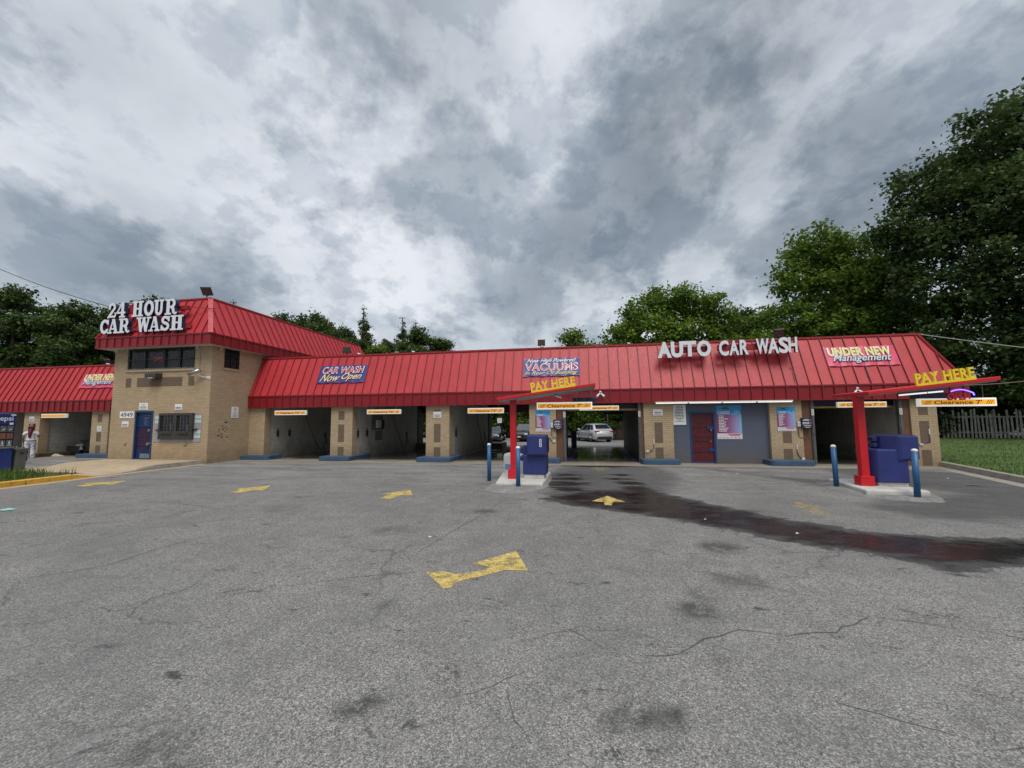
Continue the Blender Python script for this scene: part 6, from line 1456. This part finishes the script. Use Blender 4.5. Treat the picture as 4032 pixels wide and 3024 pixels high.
s = Sk(); a0_ = s.p((0, 0, .80), (.19, .15)); a = s.p((0, 0, .865), (.188, .148), a0_); b_ = s.p((0, .01, 1.03), (.15, .12), a); c_ = s.p((0, .01, 1.18), (.172, .128), b_); d_ = s.p((0, 0, 1.275), (.145, .105), c_); s.p((0, 0, 1.325), (.07, .065), d_)
for sx in (-1, 1): q = s.p((sx*.19, 0, 1.262), .078, d_); s.p((sx*(.225 if sx < 0 else .235), -.01, 1.11), .066, q)
skin_mesh('shirt', s.v, s.e, s.r, MT['shirt'], pe, root=2)
s = Sk(); a0_ = s.p((0, 0, .98), (.165, .125)); a = s.p((0, 0, .90), (.178, .138), a0_); 
for sx in (-1, 1): q = s.p((sx*.09, -.01, .76), (.118, .125), a); w_ = s.p((sx*.10, .01, .45), .095, q); w_ = s.p((sx*.105, -.01, .2), .09, w_); w_ = s.p((sx*.108, -.005, .08), .095, w_); s.p((sx*.108, .0, .02), .09, w_)
skin_mesh('trousers', s.v, s.e, s.r, MT['pants'], pe)
mb = MB().smooth(); mb.add([(.186*math.cos(2*math.pi*k/28), .146*math.sin(2*math.pi*k/28), z) for z in (.855, .885) for k in range(28)], [(k, (k+1) % 28, 28+(k+1) % 28, 28+k) for k in range(28)]); mb.build('belt', MT['ink'], pe)
s = Sk(); a = s.p((0, -.0, 1.53), (.11, .115)); b_ = s.p((0, -.055, 1.47), (.115, .075), a); c_ = s.p((-.02, -.105, 1.34), (.085, .055), b_); d_ = s.p((-.03, -.135, 1.18), (.07, .045), c_); e_ = s.p((-.035, -.14, 1.04), (.045, .03), d_); s.p((-.035, -.14, .99), (.02, .015), e_); s.p((0, .05, 1.575), .06, a)
skin_mesh('hair', s.v, s.e, s.r, MT['hair'], pe)
mb = MB().smooth()
for sx in (-1, 1): mb.bbox(sx*.115-.05, sx*.115+.05, -.075, .185, 0, .055, .02, seg=3)
mb.each('shoe', MT['offwhite'], pe)
mb = MB()
for sx in (-1, 1): mb.smooth().lathe([(.0, -.002), (.012, .0), (.0, .002)], sx*.033, .10, 8)
for i, vv in enumerate(mb.v): mb.v[i] = (vv[0], .108+vv[2]*2, 1.475+(vv[1]-.10))
mb.each('eye', MT['ink'], pe)

# ---------------------------------------------------------------- cars behind the building
def car_paint(name, col, metal=0.5):
    m, t, b, P = new_mat(name); b.inputs['Base Color'].default_value = (*col, 1); b.inputs['Metallic'].default_value = metal; b.inputs['Roughness'].default_value = .32; b.inputs['Coat Weight'].default_value = 1.0; b.inputs['Coat Roughness'].default_value = .05; return m
MT['carsilver'] = car_paint('silver_car_paint', (.60, .62, .64)); MT['cardark'] = car_paint('black_car_paint', (.010, .010, .013), .2); MT['cargrey'] = car_paint('dark_blue_car_paint', (.014, .016, .024), .3)
MT['headlamp'] = paint('headlamp_lens', (.6, .62, .64), .12, var=.05); MT['tail'] = paint('tail_lamp_red', (.35, .01, .012), .2, var=.05); MT['chrome'] = paint('chrome', (.6, .6, .62), .12, metal=1, var=.02); MT['trimblk'] = paint('black_car_trim', (.012, .012, .013), .45); MT['rim'] = paint('alloy_rim', (.06, .06, .065), .35, metal=.7); MT['plateW'] = paint('number_plate', (.55, .55, .53), .5)
def car(label, loc, rz, mat, L=4.7, W=1.9, H=1.70, suv=True, cat='car', name='parked_car', rimmat='rim'):
    """front at -Y (local), built from cross-sections along the length"""
    root = thing(name, label, cat, loc, rz)
    hood, cowl, belt = (.98, 1.08, 1.03) if suv else (.84, .95, .92)
    # lower body: stations (y, half width, z bottom, z top)
    st = [(-L/2, .62, .38, .62), (-L/2+.10, .82, .26, .80), (-L/2+.35, .92, .22, hood-.08), (-L/2+.9, .95, .22, hood), (-L/2+1.35, .95, .22, cowl), (-.2, .95, .22, belt+.02), (.9, .95, .22, belt+.04), (L/2-.55, .95, .24, belt+.06), (L/2-.15, .90, .28, belt+.02 if suv else belt+.05), (L/2, .78, .40, belt-.12)]
    k = W/2/.95; mb = MB().smooth(); vs = []; m_ = 12
    for y, hw, zb, zt in st:
        hw *= k; h = zt-zb
        prof = [(hw*.86, zb), (hw*.985, zb+h*.12), (hw, zb+h*.42), (hw*.985, zb+h*.72), (hw*.93, zb+h*.93), (hw*.80, zt), (0, zt+.025)]
        ring = [(x, y, z) for x, z in prof]+[(-x, y, z) for x, z in reversed(prof[:-1])]; vs += ring
    n = 13; fs = []
    for i in range(len(st)-1):
        for j in range(n): fs.append((i*n+j, i*n+(j+1) % n, (i+1)*n+(j+1) % n, (i+1)*n+j))
    fs += [tuple(range(n)), tuple((len(st)-1)*n+j for j in range(n))]
    mb.add(vs, fs); mb.build('body', mat, root)
    # cabin: roof and pillars; glass set in between
    y0, y1 = (-L/2+1.25, L/2-.12) if suv else (-L/2+1.25, L/2-.75); ry0, ry1 = (y0+.95, y1-.68) if suv else (y0+.95, y1-.75)
    hb, ht = .88*k, .66*k; zb, zr = belt-.02, H
    c8 = [(-hb, y0, cowl-.06), (hb, y0, cowl-.06), (hb, y1, zb+.04), (-hb, y1, zb+.04), (-ht, ry0, zr-.05), (ht, ry0, zr-.05), (ht, ry1, zr-.07), (-ht, ry1, zr-.07)]
    MB().smooth().add(c8+[(-ht*.7, ry0+.35, zr), (ht*.7, ry0+.35, zr), (ht*.7, ry1-.35, zr-.015), (-ht*.7, ry1-.35, zr-.015)], [(0, 1, 5, 4), (1, 2, 6, 5), (2, 3, 7, 6), (3, 0, 4, 7), (4, 5, 9, 8), (5, 6, 10, 9), (6, 7, 11, 10), (7, 4, 8, 11), (8, 9, 10, 11)]).build('cabin', mat, root, .04)
    def pane(nm, q, a0, a1, b0, b1):
        A, B, C_, D = [Vector(c8[i]) for i in q]
        f = lambda u, v: (A.lerp(B, u)).lerp(D.lerp(C_, u), v)
        nrm = (B-A).cross(D-A).normalized(); c = sum((Vector(p) for p in c8), Vector())/8
        if nrm.dot(A-c) < 0: nrm = -nrm
        MB().quad(*[f(u, v)+nrm*.012 for u, v in ((a0, b0), (a1, b0), (a1, b1), (a0, b1))]).build(nm, MT['carglass'], root)
    pane('windscreen', (0, 1, 5, 4), .05, .95, .08, .93); pane('rear_window', (2, 3, 7, 6), .07, .93, .30 if suv else .1, .92)
    for q in ((1, 2, 6, 5), (0, 3, 7, 4)): pane('side_window', q, .09, .42, .12, .88); pane('side_window', q, .45, .70, .12, .88); pane('side_window', q, .73, .90, .16, .84)
    for sx in (-1, 1):
        for yy_ in (-L/2+.88, L/2-.92):
            w = MB().smooth().tube([(sx*(W/2-.24), yy_, .35), (sx*(W/2-.02), yy_, .35)], .35, 28).build('wheel', MT['tyre'], root)
            mb = MB(); mb.tube([(sx*(W/2-.03), yy_, .35), (sx*(W/2-.012), yy_, .35)], .235, 20)
            mb.build('rim', MT[rimmat], w); mb = MB()
            for a in range(5): an = a*math.tau/5; mb.bar((sx*(W/2-.01), yy_, .35), (sx*(W/2-.006), yy_+.22*math.cos(an), .35+.22*math.sin(an)), .012, .05, up=(sx, 0, 0))
            mb.build('spokes', MT['chrome'], w)
            arch = MB(); P_ = [(math.cos(R(a)), math.sin(R(a))) for a in range(0, 181, 15)]
            arch.add([(sx*(W/2+.004), yy_+r*c_, .35+r*s_) for r in (.36, .43) for c_, s_ in P_], [(i, i+1, 14+i, 13+i) for i in range(12)]); arch.build('wheel_arch', MT['trimblk'], root)
        hl = MB().smooth(); hl.bbox(sx*.60-.17, sx*.60+.17, -L/2+.03, -L/2+.3, hood-.30, hood-.17, .04, seg=2); hl.build('headlight', MT['headlamp'], root)
        MB().smooth().bbox(sx*.68-.20, sx*.68+.20, L/2-.22, L/2-.015, belt-.12, belt+.01, .03).build('taillight', MT['tail'], root)
        MB().smooth().bbox(sx*(W/2+.10)-.10, sx*(W/2+.10)+.10, -L/2+1.45, -L/2+1.58, belt+.02, belt+.17, .04).build('wing_mirror', mat, root)
        mb = MB()
        for yy_ in (-.25, .75): mb.bbox(sx*W/2-.012, sx*W/2+.018, yy_, yy_+.18, belt-.14, belt-.11, .006)
        mb.each('door_handle', mat, root)
        MB().bbox(sx*W/2-.04, sx*W/2+.012, -1.2, 1.25, .24, .36, .012).build('sill_trim', MT['trimblk'], root)
    MB().bbox(-.48, .48, -L/2-.015, -L/2+.1, hood-.40, hood-.20, .02).build('grille', MT['trimblk'], root); MB().bbox(-.5, .5, -L/2-.03, -L/2+.05, hood-.28, hood-.25, .008).build('chrome_strip', MT['chrome'], root)
    MB().bbox(-.7, .7, -L/2-.02, -L/2+.2, .30, .46, .03).build('front_bumper', MT['trimblk'], root); MB().bbox(-.72, .72, L/2-.2, L/2+.025, .30, .55, .04).build('rear_bumper', MT['trimblk'], root)
    MB().box(-.17, .17, -L/2-.035, -L/2-.01, .46, .57).build('number_plate', MT['plateW'], root); MB().box(-.17, .17, L/2-.01, L/2+.012, .72, .84).build('number_plate', MT['plateW'], root)
    if suv: MB().tube([(-ht+.04, ry0+.3, zr+.03), (-ht+.04, ry1-.1, zr+.02)], .02, 8).tube([(ht-.04, ry0+.3, zr+.03), (ht-.04, ry1-.1, zr+.02)], .02, 8).each('roof_rail', MT['trimblk'], root)
    return root
gz = lambda y: float(ground_z(y))
car('silver sport utility car seen from its rear corner through the drive-through bay', (.75, 39.3, gz(39.3)), R(205), MT['carsilver'], 4.7, 1.93, 1.70)
car('black sport utility car facing the building behind the first red post', (-5.75, 39.6, gz(39.6)), R(-6), MT['cardark'], 4.5, 1.9, 1.74)
car('dark saloon car facing the building, seen past the third wash bay', (-8.75, 39.2, gz(39.2)), R(4), MT['cargrey'], 4.6, 1.82, 1.46, suv=False)
o = thing('vacuum_station', 'blue topped vacuum canister on a pole above the black car', 'vacuum', (-5.35, 41.4, -.4)); MT['vacblue'] = paint('vacuum_blue', (.02, .10, .45), .35)
MB().smooth().lathe([(.12, 1.62), (.36, 1.75), (.38, 1.9), (.3, 2.02), (.0, 2.06)], n=24).build('dome', MT['vacblue'], o); MB().smooth().lathe([(.16, 0), (.16, 1.64)], n=16).build('canister', MT['steel'], o)

# ---------------------------------------------------------------- trees
MT['bark'] = paint('grey_bark', (.10, .085, .068), .95, var=.3, scale=6, bump=.6)
MT['leafdark'] = leaf_mat('leaf_dark', (.015, .034, .012), (.078, .126, .036), .28)
MT['leafleft'] = leaf_mat('leaf_left', (.022, .046, .014), (.10, .155, .042), .3)
MT['leafmid'] = leaf_mat('leaf_mid', (.055, .115, .014), (.20, .31, .045), .42)
MT['leaflight'] = leaf_mat('leaf_light', (.06, .11, .016), (.20, .28, .045), .42)
MT['leafolive'] = leaf_mat('leaf_olive', (.034, .066, .018), (.13, .185, .055), .34)
def leaves(name, lobes, nclump, per, size, mat, seed, flat_=.6, crad=(.55, 1.1), shell=.55, hang=0.0):
    g = np.random.default_rng(seed); lob = np.array(lobes, float); vol = lob[:, 3]*lob[:, 4]*lob[:, 5]; pr = vol**.75/np.sum(vol**.75)
    li = g.choice(len(lob), nclump, p=pr); d = g.normal(size=(nclump, 3)); d /= np.linalg.norm(d, axis=1)[:, None]
    rad = (shell+(1-shell)*g.random(nclump))[:, None]*(.86+.28*g.random((nclump, 1)))
    cen = lob[li, :3]+d*rad*lob[li, 3:6]; cr = g.uniform(*crad, nclump); tone = np.clip(.45+.28*g.normal(size=nclump), 0, 1)
    N_ = nclump*per; ci = np.repeat(np.arange(nclump), per); off = g.normal(size=(N_, 3))*np.array([.54, .54, .56*flat_]); 
    pos = cen[ci]+off*cr[ci][:, None]; pos[:, 2] -= hang*np.hypot(off[:, 0], off[:, 1])*cr[ci]
    nrm = g.normal(size=(N_, 3))*.75+off*.5; nrm[:, 2] += .75; nrm /= np.linalg.norm(nrm, axis=1)[:, None]
    a = g.normal(size=(N_, 3)); t1 = np.cross(nrm, a); t1 /= np.linalg.norm(t1, axis=1)[:, None]; t2 = np.cross(nrm, t1)
    s = (size*g.uniform(.6, 1.25, N_))[:, None]
    V = np.empty((N_, 4, 3)); V[:, 0] = pos-t1*s*.55; V[:, 1] = pos+t2*s*.36+nrm*s*.08; V[:, 2] = pos+t1*s*.55; V[:, 3] = pos-t2*s*.36+nrm*s*.08
    tint = np.clip(tone[ci]+.16*g.normal(size=N_), 0, 1)
    me = bpy.data.meshes.new(name); me.vertices.add(N_*4); me.vertices.foreach_set('co', V.reshape(-1).astype(np.float32)); me.loops.add(N_*4); me.loops.foreach_set('vertex_index', np.arange(N_*4, dtype=np.int32))
    me.polygons.add(N_); me.polygons.foreach_set('loop_start', np.arange(0, N_*4, 4, dtype=np.int32)); me.polygons.foreach_set('loop_total', np.full(N_, 4, dtype=np.int32)); me.update(); me.validate()
    me.materials.append(mat); at = me.attributes.new('tint', 'FLOAT', 'POINT'); at.data.foreach_set('value', np.repeat(tint, 4).astype(np.float32)); return me, cen
def trunk_mesh(h, r, lobes, cen, seed, lean=0, splits=40):
    g = random.Random(seed); mb = MB().smooth()
    axis = [Vector((lean*t*t*h*.2+.12*math.sin(3*t+seed), .12*math.cos(2.3*t+seed)-.12, h*t)) for t in [i/8 for i in range(9)]]
    mb.tube(axis, [r*(1.25 if i == 0 else 1-.085*i) for i in range(9)], 10)
    for q, l in enumerate(lobes):
        c = Vector(l[:3]); z = max(h*.22, min(h*.9, c.z-l[5]*.8)); f = min(z/h, .99)*8; i = int(f); p = axis[i].lerp(axis[min(i+1, 8)], f-i)
        m = p.lerp(c, .5)+Vector((g.uniform(-.3, .3), g.uniform(-.3, .3), -.1*(c-p).length)); rr_ = r*(1-.085*f)*.5
        mb.tube([p, p.lerp(m, .6), m.lerp(c, .3), c], [rr_, rr_*.75, rr_*.5, rr_*.22], 7)
    for k in range(min(splits, len(cen))):
        e = Vector(cen[g.randrange(len(cen))]); l = min(lobes, key=lambda L_: (Vector(L_[:3])-e).length); c = Vector(l[:3]); m = c.lerp(e, .5)+Vector((0, 0, -.15)); mb.tube([c, m, e], [r*.14, r*.09, r*.03], 5, cap=False)
    return mb
def tree(name, label, loc, lobes, h, r, nclump, per, size, mat, seed, group=None, cat='tree', lean=0, **kw):
    root = thing(name, label, cat, loc, 0, group); me, cen = leaves('crown', lobes, nclump, per, size, MT[mat], seed, **kw)
    c = bpy.data.objects.new('crown', me); COL.objects.link(c); c.parent = root
    trunk_mesh(h, r, lobes, cen, seed, lean).build('trunk', MT['bark'], root, normals=False); return root
def lobeset(seed, H, W, n, low=.3, top=.95, rl=(.16, .26)):
    g = random.Random(seed); L = []
    for i in range(n):
        t = (i+.5)/n; z = H*(low+(top-low)*t); ww = W*math.sin(math.pi*min(.98, .22+.70*t))**.8*.78; a = i*2.4+g.uniform(-.5, .5); rr_ = ww*g.uniform(.35, 1.0); q = W*g.uniform(*rl)*1.7*(1-.35*t)
        L.append((rr_*math.cos(a), rr_*math.sin(a), z, q, q, q*g.uniform(.55, .8)))
    L.append((0, 0, H*.62, W*.42, W*.42, H*.2)); L.append((g.uniform(-.3, .3), 0, H*.93, W*.2, W*.2, H*.07)); return L
# right-hand side: dark maples behind the fence
tree('maple_tree', 'tallest dark maple tree at the right edge, behind the picket fence', (29.0, 31.5, .25),
     [(-1, 0, 19.5, 3.6, 3.6, 2.6), (1.5, -1, 21.5, 3.2, 3.2, 2.0), (-5.2, .5, 17.2, 1.9, 2.2, 1.9), (-2.9, .5, 18.0, 1.5, 1.8, 1.4), (-7.2, 0, 14.6, 1.7, 1.8, 1.5), (-6.0, 0, 13.2, 2.4, 2.6, 1.9), (-2.5, -1.5, 14.8, 4.0, 3.6, 2.8), (2.5, -1.5, 15.5, 4.2, 4, 3.2), (-5.5, -1, 9.8, 3.4, 3.2, 2.4), (-1.5, -2.2, 10.2, 4.2, 3.5, 2.8), (3, -2, 10, 4, 4, 3), (-4.5, -1.6, 6.2, 3.6, 3, 2.1), (-.5, -2.4, 6, 4, 3, 2.2), (3.5, -2.4, 5.4, 3.6, 3.2, 2.2), (-2.6, -2, 3.5, 3.4, 2.4, 1.5)],
     19, .42, 1250, 60, .29, 'leafdark', 11, crad=(.6, 1.15), shell=.45)
tree('maple_tree', 'mid green maple tree above the roof between the dark tree and the letters', (20.5, 37, -.1),
     [(-1.2, 0, 15.9, 2.3, 2.3, 1.6), (1.6, .5, 14.6, 2.8, 2.8, 1.9), (-2.7, -.5, 13.2, 1.9, 2, 1.4), (3.8, -.5, 12.4, 2.6, 2.6, 2), (.2, -1.2, 12.2, 2.8, 2.6, 2), (-3.6, -.5, 9.6, 2.6, 2.4, 1.7), (-.6, -1.6, 8.8, 3.2, 2.6, 1.9), (3, -1.6, 8.8, 3, 2.6, 2), (-5.6, -.5, 7.4, 2.3, 2.2, 1.6), (-2.2, -1.6, 5.8, 3, 2.4, 1.5), (2, -1.8, 5.4, 3, 2.4, 1.5)],
     15, .3, 760, 52, .29, 'leafmid', 12, crad=(.5, 1.0), shell=.5)
tree('maple_tree', 'rounded green maple tree rising behind the AUTO letters', (8.2, 40, -.35),
     [(0, 0, 13.4, 2.4, 2.4, 1.5), (-2.3, 0, 11.9, 2.1, 2.2, 1.5), (2.6, 0, 12.2, 2.3, 2.3, 1.5), (-4.2, 0, 9.8, 1.8, 2, 1.4), (4.6, 0, 11.0, 1.9, 1.9, 1.3), (-1.6, -1, 9.8, 2.7, 2.2, 1.7), (1.8, -1, 9.6, 2.9, 2.2, 1.8), (-4.4, -.5, 7.6, 2, 2, 1.4), (4.6, -.6, 8.6, 2.2, 2, 1.6), (-1, -1.2, 7, 3, 2.2, 1.5), (2.6, -1.2, 6.6, 3, 2.2, 1.5)],
     12.5, .28, 620, 48, .30, 'leafmid', 13, crad=(.5, .95), shell=.5)
tree('maple_tree', 'smaller dark green tree between the maple behind the letters and the mid green maple', (15.8, 43, -.3), lobeset(5, 12.6, 3.6, 9, .35, .92), 11, .22, 300, 44, .34, 'leafolive', 14, shell=.5)
tree('maple_tree', 'small bright green tree top peeping over the ridge left of the AUTO letters', (-.95, 46.5, -.3), lobeset(6, 12.4, 3.2, 8, .45, .92), 10.8, .16, 190, 44, .32, 'leaflight', 15, shell=.45)
tree('young_tree', 'pale leafy branches hanging in at the far right edge in front of the dark maple', (29.5, 24.5, .3), [(-1.6, 0, 10.6, 1.5, 1.5, 1.2), (-.4, 0, 13, 1.6, 1.6, 1.6), (-2.0, 0, 8.6, 1.1, 1.2, .8), (.8, 0, 9, 2.2, 2, 2.4), (1.6, 0, 13, 2, 2, 2)], 13, .14, 130, 42, .34, 'leafmid', 16, shell=.35, crad=(.4, .8))
# one broadleaf and one bushy crown reused further away (each copy its own turn and size)
protoA = tree('oak_tree', 'x', (0, 0, 0), lobeset(21, 17, 5.8, 16, .36, .95, (.12, .2)), 15.5, .30, 470, 50, .33, 'leafleft', 22, crad=(.5, .95), shell=.6)
protoB = tree('oak_tree', 'x', (0, 0, 0), lobeset(31, 17, 5.4, 13, .45, .95, (.11, .19)), 15.8, .28, 340, 50, .33, 'leafolive', 23, crad=(.45, .9), shell=.6)
usedA = usedB = False
LT = [('A', -63.5, 35, 16.9, 'dark oak at the left edge above the left wing roof'), ('A', -57.2, 36.5, 15.2, 'dark oak second from the left edge, behind the left wing'), ('B', -66, 43.5, 15.2, 'dark oak filling the dip between the left oaks'),
      ('B', -59.5, 41.5, 15.8, 'thin stemmed oak left of the tower with bare trunks showing'), ('B', -62, 46, 16.2, 'thin stemmed oak farther back left of the tower'), ('A', -55.8, 44, 17.8, 'oak whose top shows above the 24 HOUR letters'), ('B', -52, 46, 16.9, 'oak crown just right of the top of the 24 HOUR letters'),
      ('A', -50.2, 61, 19.6, 'leftmost of the distant trees right of the tower roof'), ('A', -45.8, 62, 19.8, 'rounded distant tree right of the tower roof'), ('B', -42, 60, 17.6, 'distant olive tree behind the end of the tower roof'), ('A', -38.3, 58, 16.2, 'distant low tree left of the first conifer'),
      ('B', -29.3, 57, 13.6, 'distant tree filling the gap between the two conifers'), ('A', -21.6, 51, 13.8, 'dark rounded tree right of the second conifer'), ('B', -18.9, 52, 12.2, 'last tree on the right of the distant row'), ('A', -34.5, 60, 14.6, 'distant tree behind the first conifer'),
      ('A', -36.6, 57, 15.6, 'distant tree between the low tree and the first conifer'), ('B', -33.6, 54, 13.4, 'distant bushy tree at the foot of the first conifer'), ('A', -24.2, 53.5, 12.6, 'distant bushy tree at the foot of the second conifer'),
      ('A', 37, 33, 21, 'dark tree beyond the right edge behind the fence'), ('A', 24, 41, 15.5, 'dark tree deep behind the mid green maple')]
for k, x, y, H_, lab in LT:
    if k == 'A': c = protoA if not usedA else copy_tree(protoA); usedA = True
    else: c = protoB if not usedB else copy_tree(protoB); usedB = True
    s_ = (H_+.35)/16.7; c.location = (x, y, -.35); c.rotation_euler = (0, 0, random.uniform(0, 6.28)); wv = random.uniform(.9, 1.12); c.scale = (s_*wv, s_*wv, s_); c['label'] = lab; c['group'] = 'trees around the car wash'
def conifer_lobes(H, W, seed, low=.3):
    g = random.Random(seed); L = []; n = 13
    for i in range(n):
        t = i/(n-1); z = H*(low+(.99-low)*t); w = W*(1-t)**.8+.12
        for k in range(3 if t < .8 else 1): a = g.uniform(0, 6.28); q = w*g.uniform(.3, .55); L.append((q*math.cos(a), q*math.sin(a), z+g.uniform(-.3, .3), w*.5, w*.5, H*.035))
    return L
pc = tree('conifer_tree', 'tall sparse conifer, left one of the pair over the main ridge', (-32.2, 55, -.4), conifer_lobes(19.4, 3.0, 3), 18.9, .2, 760, 26, .24, 'leafolive', 41, crad=(.22, .55), shell=.2)
c = copy_tree(pc); c.location = (-26.0, 55, -.4); c.rotation_euler = (0, 0, 1.9); c.scale = (.95, .95, .905); c['label'] = 'sparse conifer, right one of the pair over the main ridge'
c = copy_tree(pc); c.location = (-61, 61, -.4); c.rotation_euler = (0, 0, 3.0); c.scale = (1.1, 1.1, 1.23); c['label'] = 'conifer tip just right of the tower roof floodlight'
c = copy_tree(pc); c.location = (-24.6, 56.5, -.4); c.rotation_euler = (0, 0, 4.4); c.scale = (.8, .8, .88); c['label'] = 'small conifer spire touching the right one of the pair'
c = copy_tree(pc); c.location = (-43.8, 63, -.4); c.rotation_euler = (0, 0, 5.4); c.scale = (.7, .7, 1.05); c['label'] = 'bare topped conifer in the distant row near the tower roof end'
tree('young_tree', 'bright yellow-green young tree below the conifers at the main ridge', (-21.6, 40.5, -.4), lobeset(44, 10.3, 2.4, 8, .5, .95, (.12, .2)), 9.2, .12, 170, 44, .30, 'leaflight', 45, shell=.4, crad=(.35, .75))
# shrubs behind the cars, seen through the bays, and the undergrowth behind the picket fence
def shrub_lobes(seed):
    g = random.Random(seed); return [(g.uniform(-1.6, 1.6), g.uniform(-.6, .6), g.uniform(.8, 3.6), g.uniform(.8, 1.4), g.uniform(.7, 1.2), g.uniform(.7, 1.1)) for _ in range(9)]
sA = tree('leafy_shrub', 'x', (0, 0, 0), shrub_lobes(3), 2.6, .07, 170, 42, .24, 'leafmid', 51, cat='shrub', crad=(.35, .7), shell=.4)
sB = tree('leafy_shrub', 'x', (0, 0, 0), shrub_lobes(8), 2.4, .07, 150, 42, .26, 'leafdark', 52, cat='shrub', crad=(.35, .7), shell=.4)
fa = fb = True; g9 = random.Random(77)
SH = [(-30+i*3.1+g9.uniform(-.5, .5), 44.6+g9.uniform(-.6, .9), 'AB'[i % 2] if i % 3 else 'A', .95+g9.uniform(-.1, .35), 'shrub in the hedge behind the rear parking lane') for i in range(13)]
SH += [(-28.5+i*3.1+g9.uniform(-.5, .5), 47.6+g9.uniform(-.6, .6), 'B', 1.6+g9.uniform(-.1, .35), 'tall shrub in the back row of the hedge behind the rear lane') for i in range(13)]
SH += [(13.5+i*2.2+g9.uniform(-.5, .5), 36.9-i*.66+g9.uniform(-.3, .6), 'B', .95+g9.uniform(-.1, .4), 'dark undergrowth shrub behind the picket fence') for i in range(12)]
SH += [(.4, 43.8, 'A', 1.0, 'bright shrub above the silver car'), (2.2, 43.4, 'A', .75, 'bright low shrub right of the silver car over the board fence'), (6.2, 44.2, 'A', 1.1, 'shrub behind the board fence'), (-54, 33, 'B', 1.2, 'low dark shrub behind the left wing roof'), (-60, 33, 'B', 1.3, 'low dark shrub behind the left end of the left wing')]
for i, (x, y, k, sc_, lab) in enumerate(SH):
    if k == 'A': c = sA if fa else copy_tree(sA); fa = False
    else: c = sB if fb else copy_tree(sB); fb = False
    c.location = (x, y, -.3 if x < 12 else .1); c.rotation_euler = (0, 0, g9.uniform(0, 6.28)); c.scale = (sc_*1.1, sc_*1.1, sc_); c['label'] = lab; c['group'] = lab if ('hedge' in lab or 'undergrowth' in lab) else 'shrubs around the lot'
# ---------------------------------------------------------------- fences
MT['picket'] = paint('weathered_white_picket', (.32, .305, .27), .9, var=.25, scale=3, dirt=((.09, .085, .07), .8)); MT['board'] = paint('weathered_board', (.095, .072, .05), .9, var=.3, scale=3, dirt=((.05, .045, .03), .6))
def fence(a, b, label, mat, pitch, w, h, jit, name, rails=(.35, 1.35), missing=0, back=False):
    a, b = Vector(a), Vector(b); d = b-a; L = d.length; u = d.normalized(); ang = math.atan2(u.y, u.x); root = thing(name, label, 'fence', a, ang); g = random.Random(5); mb = MB(); x = 0
    while x < L:
        if g.random() > missing:
            hh = h*(1-jit*g.random()**2); t = g.uniform(-.025, .025); T = Matrix.Translation((x, 0, 0)) @ Matrix.Rotation(t, 4, 'Y'); ww = w*g.uniform(.85, 1.05)
            mb.prism([(-ww/2, -.05), (ww/2, -.05), (ww/2, hh-.06), (ww*.18, hh), (-ww*.18, hh), (-ww/2, hh-.06)], -.012, .012, 'y', T)
        x += pitch*g.uniform(.92, 1.08)
    mb.build('pickets', MT[mat], root); mb = MB()
    for z in rails: mb.box(0, L, .014, .05, z, z+.09)
    mb.build('fence_rails', MT[mat], root)
    x = 0
    while x <= L: MB().box(x-.05, x+.05, .05, .15, -.1, h*.92).build('fence_post', MT[mat], root); x += 2.4
    return root
fence((14.2, 34.4, .25), (38, 27.4, .30), 'weathered white picket fence with uneven pickets at the edge of the lawn', 'picket', .19, .105, 1.95, .32, 'picket_fence', missing=.10)
fence((2.35, 42.3, -.32), (11.5, 42.0, -.3), 'brown wooden board fence right of the silver car', 'board', .15, .145, 1.75, .12, 'board_fence')
